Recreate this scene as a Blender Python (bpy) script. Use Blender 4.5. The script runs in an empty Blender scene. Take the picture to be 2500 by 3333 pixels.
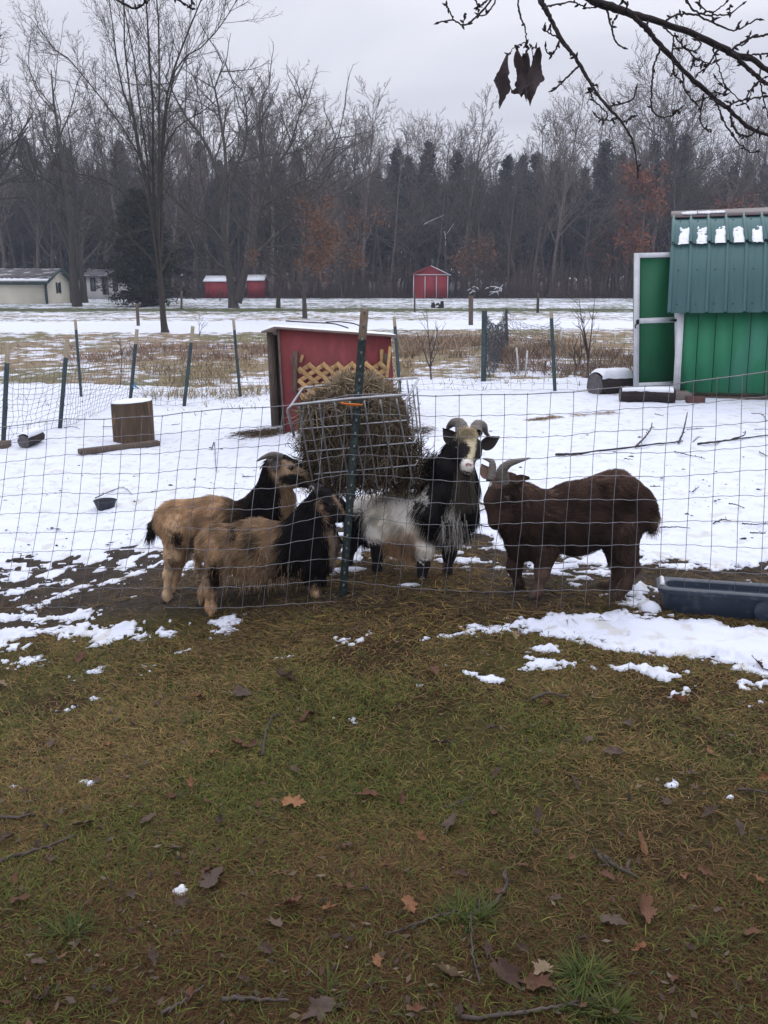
import bpy, math, random
import numpy as np
from mathutils import Vector, Matrix

C = bpy.context.scene.collection
SC = bpy.context.scene
rnd = random.Random(7)
RG = np.random.default_rng(11)

# ---------------------------------------------------------------- camera
FPX, CXP, CYP, CAMH = 3000.0, 1250.0, 1666.5, 1.46
PITCH = math.atan((CYP - 905.0) / FPX)
cam_d = bpy.data.cameras.new('camera')
cam_d.sensor_fit = 'HORIZONTAL'
cam_d.sensor_width = 36.0
cam_d.lens = 36.0 * FPX / 2500.0
cam_d.clip_start = 0.05
cam_d.clip_end = 2000.0
cam = bpy.data.objects.new('camera', cam_d)
cam.location = (0, 0, CAMH)
cam.rotation_euler = (math.pi / 2 - PITCH, 0, 0)
C.objects.link(cam)
SC.camera = cam

# ---------------------------------------------------------------- sky, sun, exposure
SUN_EL, SUN_ROT = math.radians(38), math.radians(200)
world = bpy.data.worlds.new('World')
SC.world = world
world.use_nodes = True
wn, wl = world.node_tree.nodes, world.node_tree.links
wn.clear()
w_out = wn.new('ShaderNodeOutputWorld')
w_bg = wn.new('ShaderNodeBackground')
w_bg.inputs['Strength'].default_value = 0.1
sky = wn.new('ShaderNodeTexSky')
sky.sky_type = 'NISHITA'
sky.sun_disc = False
sky.sun_elevation = SUN_EL
sky.sun_rotation = SUN_ROT
tc = wn.new('ShaderNodeTexCoord')
mp = wn.new('ShaderNodeMapping')
mp.inputs['Scale'].default_value = (1.0, 1.0, 4.2)
mp.inputs['Location'].default_value = (0.35, 0.1, 0.25)
nz = wn.new('ShaderNodeTexNoise')
nz.inputs['Scale'].default_value = 2.1
nz.inputs['Detail'].default_value = 7
nz.inputs['Roughness'].default_value = 0.48
nz.inputs['Distortion'].default_value = 0.4
rmp = wn.new('ShaderNodeValToRGB')
rmp.color_ramp.elements[0].position = 0.36
rmp.color_ramp.elements[0].color = (6.4, 6.5, 7.5, 1)
rmp.color_ramp.elements[1].position = 0.64
rmp.color_ramp.elements[1].color = (8.7, 8.75, 9.6, 1)
mixw = wn.new('ShaderNodeMix')
mixw.data_type = 'RGBA'
mixw.inputs[0].default_value = 0.95
wl.new(tc.outputs['Generated'], mp.inputs['Vector'])
wl.new(mp.outputs['Vector'], nz.inputs['Vector'])
wl.new(nz.outputs['Fac'], rmp.inputs['Fac'])
wl.new(sky.outputs['Color'], mixw.inputs[6])
wl.new(rmp.outputs['Color'], mixw.inputs[7])
# an overcast sky brightens steadily towards the zenith
sepz = wn.new('ShaderNodeSeparateXYZ')
zr = wn.new('ShaderNodeMapRange')
zr.interpolation_type = 'SMOOTHSTEP'
zr.inputs[1].default_value = 0.12; zr.inputs[2].default_value = 1.0; zr.inputs[3].default_value = 1.0; zr.inputs[4].default_value = 2.22
zs = wn.new('ShaderNodeVectorMath'); zs.operation = 'SCALE'
wl.new(tc.outputs['Generated'], sepz.inputs[0]); wl.new(sepz.outputs['Z'], zr.inputs[0])
wl.new(mixw.outputs[2], zs.inputs[0]); wl.new(zr.outputs[0], zs.inputs['Scale'])
wl.new(zs.outputs[0], w_bg.inputs['Color'])
wl.new(w_bg.outputs['Background'], w_out.inputs['Surface'])

sun_d = bpy.data.lights.new('sun', 'SUN')
sun_d.energy = 0.5
sun_d.angle = math.radians(40)
sun_d.color = (1.0, 0.97, 0.93)
sun = bpy.data.objects.new('sun', sun_d)
sun.rotation_euler = (math.pi / 2 - SUN_EL, 0, math.pi - SUN_ROT + math.pi)
C.objects.link(sun)

SC.view_settings.view_transform = 'Standard'
SC.view_settings.look = 'None'
SC.view_settings.exposure = 0.0
SC.view_settings.gamma = 1.0
SC.view_settings.use_curve_mapping = False
SC.render.engine = 'CYCLES'
SC.cycles.max_bounces = 9
SC.cycles.diffuse_bounces = 8
SC.cycles.volume_bounces = 0
SC.cycles.glossy_bounces = 2
SC.cycles.transparent_max_bounces = 6
SC.cycles.use_denoising = True
SC.cycles.denoiser = 'OPENIMAGEDENOISE'
SC.cycles.denoising_input_passes = 'RGB_ALBEDO_NORMAL'
SC.cycles.denoising_prefilter = 'ACCURATE'
SC.cycles.sample_clamp_indirect = 4.0
SC.render.film_transparent = False

# ---------------------------------------------------------------- helpers: projection
cT, sT = math.cos(PITCH), math.sin(PITCH)
def ray(px, py):
    xc = (np.asarray(px, float) - CXP) / FPX
    yc = -(np.asarray(py, float) - CYP) / FPX
    return np.stack([xc + 0 * yc, cT + yc * sT + 0 * xc, -sT + yc * cT + 0 * xc], -1)
CAM = np.array([0, 0, CAMH])
def P(px, py, Y):
    d = ray(px, py)
    return CAM + d * (np.asarray(Y, float) / d[..., 1])[..., None]
def proj(p):
    p = np.asarray(p, float) - CAM
    zc = p[..., 1] * cT - p[..., 2] * sT
    return CXP + FPX * p[..., 0] / zc, CYP - FPX * (p[..., 1] * sT + p[..., 2] * cT) / zc
def zdepth(p):
    p = np.asarray(p, float) - CAM
    return p[..., 1] * cT - p[..., 2] * sT
def S01(t):
    t = np.clip(t, 0, 1)
    return t * t * (3 - 2 * t)

# ---------------------------------------------------------------- helpers: noise and ground height
def vnoise(x, y, seed=0):
    x = np.asarray(x, float); y = np.asarray(y, float)
    xi = np.floor(x).astype(np.int64); yi = np.floor(y).astype(np.int64)
    fx = x - xi; fy = y - yi
    fx = fx * fx * (3 - 2 * fx); fy = fy * fy * (3 - 2 * fy)
    def h(a, b):
        n = (a * 374761393 + b * 668265263 + seed * 974634777) & 0x7fffffff
        n = ((n ^ (n >> 13)) * 1274126177) & 0x7fffffff
        return ((n ^ (n >> 16)) & 0xffff) / 65535.0
    return (h(xi, yi) * (1 - fx) + h(xi + 1, yi) * fx) * (1 - fy) + (h(xi, yi + 1) * (1 - fx) + h(xi + 1, yi + 1) * fx) * fy
def fbm(x, y, seed=0, oct=4, gain=0.5):
    s, a, t = 0, 1.0, 0
    for o in range(oct):
        s = s + a * vnoise(np.asarray(x) * 2 ** o + 17.3 * o, np.asarray(y) * 2 ** o - 9.1 * o, seed + o)
        t += a; a *= gain
    return s / t
def ground_base(x, y):
    x = np.asarray(x, float); y = np.asarray(y, float)
    return -0.30 * S01(-x / 2.4) * S01((y - 1.6) / 2.2) * (1 - S01((y - 14) / 22))
def ground_h(x, y):
    x = np.asarray(x, float); y = np.asarray(y, float)
    near = 1 - S01((y - 9) / 12)
    b = ground_base(x, y) + (0.05 * (fbm(x * .9, y * .9, 3, 3) - .5) + 0.03 * (fbm(x * 5, y * 5, 8, 3) - .5)) * (0.25 + .75 * near)
    fy = 4.25 + 0.22 * S01(-x / 1.5)
    b = b + 0.035 * np.exp(-((y - fy + .1) / 0.33) ** 2) * (1 - S01((np.abs(x + .1) - .9) / .7))
    return b
def G(px, py):
    px = np.atleast_1d(np.asarray(px, float)); py = np.atleast_1d(np.asarray(py, float))
    d = ray(px, py)
    lo = np.full(px.shape, 0.5); hi = np.full(px.shape, 400.0)
    for _ in range(46):
        m = .5 * (lo + hi)
        p = CAM + d * m[..., None]
        above = p[..., 2] > ground_base(p[..., 0], p[..., 1])
        lo = np.where(above, m, lo); hi = np.where(above, hi, m)
    p = CAM + d * lo[..., None]
    return p if len(p) > 1 else p[0]
def gz(x, y):
    return float(ground_h(x, y))

# ---------------------------------------------------------------- helpers: meshes and objects
def np_mesh(name, V, faces, mat=None, smooth=False, attrs=None):
    V = np.asarray(V, np.float32).reshape(-1, 3)
    me = bpy.data.meshes.new(name)
    me.vertices.add(len(V))
    me.vertices.foreach_set('co', V.ravel())
    fl = faces if isinstance(faces, list) else [faces]
    fl = [np.asarray(f, np.int32) for f in fl if len(f)]
    loops = np.concatenate([f.ravel() for f in fl])
    tot = np.concatenate([np.full(len(f), f.shape[1], np.int32) for f in fl])
    st = np.concatenate([[0], np.cumsum(tot)[:-1]]).astype(np.int32)
    me.loops.add(len(loops))
    me.loops.foreach_set('vertex_index', loops)
    me.polygons.add(len(tot))
    me.polygons.foreach_set('loop_start', st)
    me.polygons.foreach_set('loop_total', tot)
    if smooth:
        me.polygons.foreach_set('use_smooth', np.ones(len(tot), bool))
    if attrs:
        for k, (typ, arr) in attrs.items():
            a = me.attributes.new(k, typ, 'POINT')
            if typ == 'FLOAT_COLOR':
                arr = np.asarray(arr, np.float32)
                if arr.shape[1] == 3:
                    arr = np.concatenate([arr, np.ones((len(arr), 1), np.float32)], 1)
                a.data.foreach_set('color', arr.ravel())
            else:
                a.data.foreach_set('value', np.asarray(arr, np.float32).ravel())
    me.update(calc_edges=True)
    me.validate()
    if mat: me.materials.append(mat)
    return me
def link(name, me, parent=None, loc=(0, 0, 0), kind=None):
    o = bpy.data.objects.new(name, me)
    o.location = loc
    C.objects.link(o)
    if parent is not None: o.parent = parent
    if kind: o['kind'] = kind
    return o
def tag(o, label, cat, group=None):
    o['label'] = label; o['category'] = cat
    if group: o['group'] = group
    return o
def thing(name, label, cat, loc, group=None):
    o = bpy.data.objects.new(name, None)
    o.empty_display_size = 0.1
    o.location = tuple(float(v) for v in loc)
    C.objects.link(o)
    return tag(o, label, cat, group)
def copy_tree(src, parent=None):
    c = src.copy(); C.objects.link(c)
    if parent is not None: c.parent = parent
    for ch in list(src.children): copy_tree(ch, c)
    return c
class MB:
    """collects shapes in world space; build() links them as one mesh object"""
    def __init__(s): s.V = []; s.F3 = []; s.F4 = []; s.n = 0; s.A = []
    def add(s, V, F, col=None):
        V = np.asarray(V, float).reshape(-1, 3)
        for f in (F if isinstance(F, list) else [F]):
            f = np.asarray(f, int)
            if not len(f): continue
            (s.F3 if f.shape[1] == 3 else s.F4).append(f + s.n)
        s.V.append(V); s.n += len(V)
        if col is not None:
            c = np.asarray(col, float)
            s.A.append(np.broadcast_to(c, (len(V), 3)))
        return s
    def box(s, c, size, R=None, col=None):
        h = np.asarray(size, float) / 2
        v = np.array([[x, y, z] for x in (-1, 1) for y in (-1, 1) for z in (-1, 1)]) * h
        if R is not None: v = v @ np.asarray(R).T
        return s.add(v + np.asarray(c), BOXF, col)
    def hexa(s, a, b, col=None):
        """box from two quads (each 4 points, same order)"""
        v = np.concatenate([np.asarray(a, float), np.asarray(b, float)])
        f = [[3, 2, 1, 0], [4, 5, 6, 7], [0, 1, 5, 4], [1, 2, 6, 5], [2, 3, 7, 6], [3, 0, 4, 7]]
        return s.add(v, np.array(f), col)
    def bar(s, a, b, w, t, up=(0, 0, 1), col=None):
        """rectangular bar from a to b: w wide across, t thick along up"""
        a = np.asarray(a, float); b = np.asarray(b, float)
        d = (b - a); d = d / np.linalg.norm(d)
        u = np.asarray(up, float); u = u - d * (u @ d); u = u / np.linalg.norm(u)
        r = np.cross(d, u)
        q = [(-w / 2, -t / 2), (w / 2, -t / 2), (w / 2, t / 2), (-w / 2, t / 2)]
        return s.hexa([a + r * x + u * y for x, y in q], [b + r * x + u * y for x, y in q], col)
    def tube(s, pts, rad, k=6, cap=True, col=None):
        pts = np.asarray(pts, float)
        rad = np.broadcast_to(np.asarray(rad, float), (len(pts),))
        V, F = tubes(pts[None], rad[None], k)
        if cap:
            n = len(pts)
            F = [F]
            if k == 4:
                F[0] = np.concatenate([F[0], [[3, 2, 1, 0], [(n - 1) * k + j for j in range(4)]]])
            else:
                V = np.concatenate([V, pts[:1], pts[-1:]])
                c0, c1 = n * k, n * k + 1
                F.append(np.array([[c0, (j + 1) % k, j] for j in range(k)] + [[c1, (n - 1) * k + j, (n - 1) * k + (j + 1) % k] for j in range(k)]))
        return s.add(V, F, col)
    def build(s, name, mat, parent=None, kind=None, smooth=False):
        V = np.concatenate(s.V)
        loc = np.array([0., 0, 0])
        if parent is not None: V = V - np.array(parent_loc(parent))
        at = {'Col': ('FLOAT_COLOR', np.concatenate(s.A))} if s.A and sum(map(len, s.A)) == len(V) else None
        fs = ([np.concatenate(s.F4)] if s.F4 else []) + ([np.concatenate(s.F3)] if s.F3 else [])
        return link(name, np_mesh(name, V, fs, mat, smooth, at), parent, kind=kind)
def parent_loc(o):
    l = Vector(o.location)
    while o.parent is not None:
        o = o.parent; l = l + Vector(o.location)
    return l
BOXF = np.array([[0, 1, 3, 2], [4, 6, 7, 5], [0, 4, 5, 1], [2, 3, 7, 6], [0, 2, 6, 4], [1, 5, 7, 3]])
def tubes(Pt, R, k):
    """batch of polylines (B,n,3) with radii (B,n) -> verts, quads"""
    B, n, _ = Pt.shape
    t = np.gradient(Pt, axis=1)
    t /= np.linalg.norm(t, axis=2, keepdims=True) + 1e-12
    m = np.abs(t.mean(1))
    ref = np.zeros((B, 3)); ref[np.arange(B), np.argmin(m, 1)] = 1
    u = np.cross(t, ref[:, None, :]); u /= np.linalg.norm(u, axis=2, keepdims=True) + 1e-12
    v = np.cross(t, u)
    a = np.arange(k) * 2 * np.pi / k
    V = Pt[:, :, None, :] + R[:, :, None, None] * (u[:, :, None, :] * np.cos(a)[:, None] + v[:, :, None, :] * np.sin(a)[:, None])
    idx = np.arange(B * n * k).reshape(B, n, k)
    i0 = idx[:, :-1]; i1 = idx[:, 1:]
    F = np.stack([i0, np.roll(i0, -1, 2), np.roll(i1, -1, 2), i1], -1).reshape(-1, 4)
    return V.reshape(-1, 3), F
def smooth_path(pts, n, wob=0.0, seed=0):
    """resample control points with Catmull-Rom"""
    p = np.asarray(pts, float)
    if len(p) == 2:
        t = np.linspace(0, 1, n)[:, None]; out = p[0] * (1 - t) + p[1] * t
    else:
        q = np.concatenate([[2 * p[0] - p[1]], p, [2 * p[-1] - p[-2]]])
        m = len(p) - 1
        tt = np.linspace(0, m - 1e-6, n); i = tt.astype(int); f = (tt - i)[:, None]
        a, b, c, d = q[i], q[i + 1], q[i + 2], q[i + 3]
        out = .5 * (2 * b + (c - a) * f + (2 * a - 5 * b + 4 * c - d) * f ** 2 + (3 * b - a - 3 * c + d) * f ** 3)
    if wob:
        out = out + np.random.default_rng(abs(int(seed))).normal(0, wob, out.shape)
    return out
def rotz(a):
    c, s = math.cos(a), math.sin(a)
    return np.array([[c, -s, 0], [s, c, 0], [0, 0, 1.]])

# ---------------------------------------------------------------- materials
def pmat(name, c1, c2=None, scale=6.0, rough=0.8, bump=0.0, bscale=None, stretch=(1, 1, 1), attr=None, spec=0.3, metal=0.0, c3=None, s3=20.0, detail=6, lo=.35, hi=.65, island=0.0):
    m = bpy.data.materials.new(name); m.use_nodes = True
    N, L = m.node_tree.nodes, m.node_tree.links
    b = N['Principled BSDF']
    b.inputs['Roughness'].default_value = rough
    b.inputs['Metallic'].default_value = metal
    b.inputs['Specular IOR Level'].default_value = spec
    tcn = N.new('ShaderNodeTexCoord'); mpn = N.new('ShaderNodeMapping')
    mpn.inputs['Scale'].default_value = stretch
    L.new(tcn.outputs['Object'], mpn.inputs['Vector'])
    n1 = N.new('ShaderNodeTexNoise'); n1.inputs['Scale'].default_value = scale; n1.inputs['Detail'].default_value = detail
    n1.inputs['Roughness'].default_value = 0.6
    L.new(mpn.outputs['Vector'], n1.inputs['Vector'])
    src = None
    if attr:
        an = N.new('ShaderNodeAttribute'); an.attribute_name = attr
        src = an.outputs['Color']
    if c2 is not None:
        r = N.new('ShaderNodeMapRange'); r.inputs[1].default_value = lo; r.inputs[2].default_value = hi
        L.new(n1.outputs['Fac'], r.inputs[0])
        mx = N.new('ShaderNodeMix'); mx.data_type = 'RGBA'
        if attr: mx.blend_type = 'MULTIPLY'
        L.new(r.outputs[0], mx.inputs[0])
        if attr:
            L.new(src, mx.inputs[6]); mx.inputs[7].default_value = (*c2, 1)
        else:
            mx.inputs[6].default_value = (*c1, 1); mx.inputs[7].default_value = (*c2, 1)
        src = mx.outputs[2]
    if c3 is not None:
        n3 = N.new('ShaderNodeTexNoise'); n3.inputs['Scale'].default_value = s3; n3.inputs['Detail'].default_value = 4
        L.new(mpn.outputs['Vector'], n3.inputs['Vector'])
        r3 = N.new('ShaderNodeMapRange'); r3.inputs[1].default_value = .56; r3.inputs[2].default_value = .64
        L.new(n3.outputs['Fac'], r3.inputs[0])
        mx3 = N.new('ShaderNodeMix'); mx3.data_type = 'RGBA'
        L.new(r3.outputs[0], mx3.inputs[0])
        if src is not None: L.new(src, mx3.inputs[6])
        else: mx3.inputs[6].default_value = (*c1, 1)
        mx3.inputs[7].default_value = (*c3, 1)
        src = mx3.outputs[2]
    if island:
        oi = N.new('ShaderNodeObjectInfo')
        rr = N.new('ShaderNodeMapRange'); rr.inputs[3].default_value = 1 - island; rr.inputs[4].default_value = 1 + island
        L.new(oi.outputs['Random'], rr.inputs[0])
        vm = N.new('ShaderNodeVectorMath'); vm.operation = 'SCALE'
        if src is not None: L.new(src, vm.inputs[0])
        else: vm.inputs[0].default_value = c1
        L.new(rr.outputs[0], vm.inputs['Scale'])
        src = vm.outputs[0]
    if src is not None: L.new(src, b.inputs['Base Color'])
    else: b.inputs['Base Color'].default_value = (*c1, 1)
    if bump:
        n2 = N.new('ShaderNodeTexNoise'); n2.inputs['Scale'].default_value = bscale or scale * 3; n2.inputs['Detail'].default_value = 5
        L.new(mpn.outputs['Vector'], n2.inputs['Vector'])
        bp = N.new('ShaderNodeBump'); bp.inputs['Strength'].default_value = bump; bp.inputs['Distance'].default_value = 0.02
        L.new(n2.outputs['Fac'], bp.inputs['Height']); L.new(bp.outputs['Normal'], b.inputs['Normal'])
    return m

M = {}
M['snow'] = pmat('snow', (.72, .755, .84), (.665, .70, .795), scale=5, rough=.75, bump=.35, bscale=26, c3=(.60, .60, .60), s3=9, spec=.2)
M['roofsnow'] = pmat('roof_snow', (.80, .82, .86), (.74, .76, .81), scale=8, rough=.8, bump=.3, bscale=30)
M['wire'] = pmat('wire', (.29, .29, .31), (.18, .18, .195), scale=30, rough=.45, metal=.5)
M['rod'] = pmat('galvanised_rod', (.44, .45, .48), (.32, .33, .35), scale=30, rough=.4, metal=.5)
M['tpost'] = pmat('green_post_paint', (.004, .013, .013), (.008, .019, .018), scale=30, rough=.5, c3=(.03, .045, .038), s3=60, bump=.2)
M['tpostfar'] = pmat('weathered_post_paint', (.025, .045, .05), (.045, .07, .075), scale=12, rough=.6)
M['tip'] = pmat('post_tip', (.15, .11, .075), (.21, .165, .12), scale=25, rough=.8, bump=.2)
M['tipfar'] = pmat('pale_post_tip', (.36, .31, .22), (.30, .25, .17), scale=25, rough=.8)
M['stud'] = pmat('stud_metal', (.10, .12, .11), (.30, .30, .28), scale=60, rough=.5)
M['orange'] = pmat('orange_twine', (.62, .17, .03), rough=.7)
M['blue'] = pmat('blue_twine', (.05, .20, .36), rough=.7)
M['redpaint'] = pmat('red_paint', (.195, .037, .038), (.155, .030, .032), scale=4, rough=.6, c3=(.225, .042, .046), s3=7, bump=.12, bscale=50, stretch=(1, 1, .4))
M['lattice'] = pmat('raw_lattice_wood', (.46, .29, .13), (.34, .20, .085), scale=14, rough=.75, stretch=(1, 1, 4), bump=.15, island=.22)
M['oldwood'] = pmat('weathered_wood', (.15, .115, .09), (.085, .062, .05), scale=9, rough=.85, stretch=(6, 6, 1), bump=.5, bscale=30)
M['darkwood'] = pmat('dark_interior_wood', (.03, .022, .018), (.045, .034, .028), scale=9, rough=.9)
M['roofboard'] = pmat('roof_board', (.22, .16, .13), (.15, .11, .09), scale=9, rough=.85, bump=.3)
M['stump'] = pmat('stump_wood', (.11, .072, .045), (.05, .034, .026), scale=7, rough=.9, stretch=(3, 3, .35), bump=.8, bscale=14, c3=(.20, .115, .055), s3=8)
M['bark'] = pmat('bark', (.080, .068, .060), (.050, .043, .040), scale=5, rough=.95, stretch=(3, 3, .5), bump=.6, bscale=12)
M['logbark'] = pmat('log_bark', (.040, .030, .028), (.022, .017, .018), scale=8, rough=.95, bump=.9, bscale=22, stretch=(.5, 2, 2))
M['logend'] = pmat('log_cut_end', (.13, .12, .12), (.075, .07, .072), scale=14, rough=.9, bump=.3)
M['twig'] = pmat('twig_bark', (.055, .042, .036), (.10, .08, .07), scale=20, rough=.9)
M['branch'] = pmat('branch_bark', (.030, .024, .026), (.050, .041, .042), scale=25, rough=.9, bump=.5, bscale=90)
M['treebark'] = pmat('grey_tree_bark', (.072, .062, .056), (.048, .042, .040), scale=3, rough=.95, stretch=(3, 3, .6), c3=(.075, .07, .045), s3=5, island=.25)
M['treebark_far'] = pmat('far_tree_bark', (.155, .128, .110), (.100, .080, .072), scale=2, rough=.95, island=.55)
M['needles'] = pmat('pine_needles', (.036, .046, .040), (.055, .064, .054), scale=1.2, rough=.8, island=.4)
M['cedar'] = pmat('cedar_foliage', (.016, .022, .015), (.034, .038, .022), scale=2.2, rough=.8)
M['oakleaf'] = pmat('russet_oak_leaves', (.24, .088, .040), (.15, .058, .032), scale=2, rough=.8, island=.15)
M['oakleaf2'] = pmat('brown_oak_leaves', (.18, .095, .055), (.12, .066, .042), scale=3, rough=.8)
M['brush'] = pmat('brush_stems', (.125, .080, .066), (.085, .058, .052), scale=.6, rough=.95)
M['deadleaf'] = pmat('dead_leaf', (.082, .062, .064), (.055, .043, .047), scale=30, rough=.8, bump=.3, bscale=90)
M['green_wall'] = pmat('green_board_paint', (.028, .20, .10), (.024, .18, .085), scale=2.2, rough=.55, c3=(.045, .20, .125), s3=2.2, stretch=(1, 1, .35), bump=.08, bscale=40, island=.06)
M['green_door'] = pmat('dark_green_paint', (.008, .115, .045), (.007, .095, .042), scale=2.0, rough=.5)
M['white_trim'] = pmat('white_trim_paint', (.66, .67, .70), (.55, .56, .58), scale=9, rough=.6)
M['roofmetal'] = pmat('teal_metal_roof', (.064, .150, .152), (.074, .165, .165), scale=3, rough=.42, stretch=(5, 1, .5), spec=.5)
M['ridge'] = pmat('brown_ridge_metal', (.085, .055, .058), (.068, .043, .047), scale=6, rough=.45, spec=.5)
M['black'] = pmat('black_iron', (.012, .012, .014), rough=.5)
M['concrete'] = pmat('concrete_block', (.22, .19, .17), (.15, .13, .12), scale=20, rough=.95, bump=.4)
M['brick'] = pmat('red_paver', (.12, .058, .055), (.085, .045, .044), scale=25, rough=.9, bump=.4)
M['trough'] = pmat('blue_plastic', (.016, .026, .046), (.024, .036, .058), scale=8, rough=.45, c3=(.05, .06, .08), s3=30, spec=.45)
M['bowl'] = pmat('black_rubber', (.026, .030, .040), (.036, .041, .052), scale=20, rough=.6)
M['cream'] = pmat('cream_siding', (.72, .68, .55), (.64, .60, .49), scale=1.2, rough=.7, stretch=(1, 1, .3))
M['cream2'] = pmat('pale_siding', (.54, .52, .49), (.47, .455, .43), scale=1.2, rough=.7)
M['shingle'] = pmat('grey_shingles', (.060, .055, .060), (.10, .095, .10), scale=1.8, rough=.9, c3=(.34, .34, .36), s3=1.3, stretch=(1, 2.5, 2.5))
M['greentrim'] = pmat('green_house_trim', (.03, .055, .05), rough=.6)
M['glass'] = pmat('window_glass', (.10, .11, .13), (.05, .055, .065), scale=3, rough=.12, spec=.6)
M['shedred'] = pmat('barn_red_metal', (.30, .028, .038), (.25, .024, .032), scale=1.5, rough=.6, stretch=(3, 3, .3))
M['whitemetal'] = pmat('white_edge_trim', (.62, .60, .62), rough=.6)
M['net'] = pmat('fence_netting', (.07, .075, .085), rough=.7)
M['netblue'] = pmat('blue_netting', (.05, .10, .13), rough=.7)
M['whiteplastic'] = pmat('white_fence_plastic', (.62, .62, .62), rough=.6)
M['attr'] = pmat('blades', (1, 1, 1), rough=.75, attr='Col', spec=.15)
M['hay'] = pmat('hay_strands', (1, 1, 1), rough=.85, attr='Col', spec=.1)
M['horn'] = pmat('horn', (.20, .175, .15), (.10, .088, .078), scale=40, rough=.55, stretch=(1, 1, 6), bump=.4, bscale=60)
M['eye'] = pmat('goat_eye', (.012, .010, .008), rough=.12, spec=.6)
M['hoof'] = pmat('hoof', (.05, .04, .033), rough=.6)
M['nose'] = pmat('pink_nose', (.42, .20, .18), (.30, .14, .13), scale=60, rough=.6)
M['mushroom'] = pmat('mushroom', (.30, .26, .22), rough=.8)
def furmat(name, rough=.62):
    m = bpy.data.materials.new(name); m.use_nodes = True
    N, L = m.node_tree.nodes, m.node_tree.links
    b = N['Principled BSDF']; b.inputs['Roughness'].default_value = rough; b.inputs['Specular IOR Level'].default_value = .12
    an = N.new('ShaderNodeAttribute'); an.attribute_name = 'Col'
    L.new(an.outputs['Color'], b.inputs['Base Color'])
    return m
M['haze'] = None
M['fur'] = furmat('goat_fur')
_N, _L = M['fur'].node_tree.nodes, M['fur'].node_tree.links     # hair lets some light through
_tr = _N.new('ShaderNodeBsdfTranslucent'); _mx = _N.new('ShaderNodeMixShader'); _mx.inputs[0].default_value = .48
_L.new(_N['Attribute'].outputs['Color'], _tr.inputs['Color']); _L.new(_N['Principled BSDF'].outputs[0], _mx.inputs[1]); _L.new(_tr.outputs[0], _mx.inputs[2])
_L.new(_mx.outputs[0], _N['Material Output'].inputs['Surface'])
M['skin'] = furmat('goat_skin', .8)
# ================================================================ GROUND, SNOW
# grass / bare soil sheet with a per-vertex colour and snow share; the melting snow of the pen is a sheet of its own
def seg_dist(px, py, poly):
    """signed distance (px) to a closed polygon, positive inside"""
    poly = np.asarray(poly, float)
    inside = np.zeros(np.shape(px), bool); dmin = np.full(np.shape(px), 1e9)
    n = len(poly)
    for i in range(n):
        a, b = poly[i], poly[(i + 1) % n]
        ab = b - a; t = np.clip(((px - a[0]) * ab[0] + (py - a[1]) * ab[1]) / (ab @ ab + 1e-9), 0, 1)
        dx = px - a[0] - t * ab[0]; dy = (py - a[1] - t * ab[1]) * 1.9
        dmin = np.minimum(dmin, np.hypot(dx, dy))
        c = ((a[1] > py) != (b[1] > py)) & (px < (b[0] - a[0]) * (py - a[1]) / (b[1] - a[1] + 1e-12) + a[0])
        inside ^= c
    return np.where(inside, dmin, -dmin)
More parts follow.
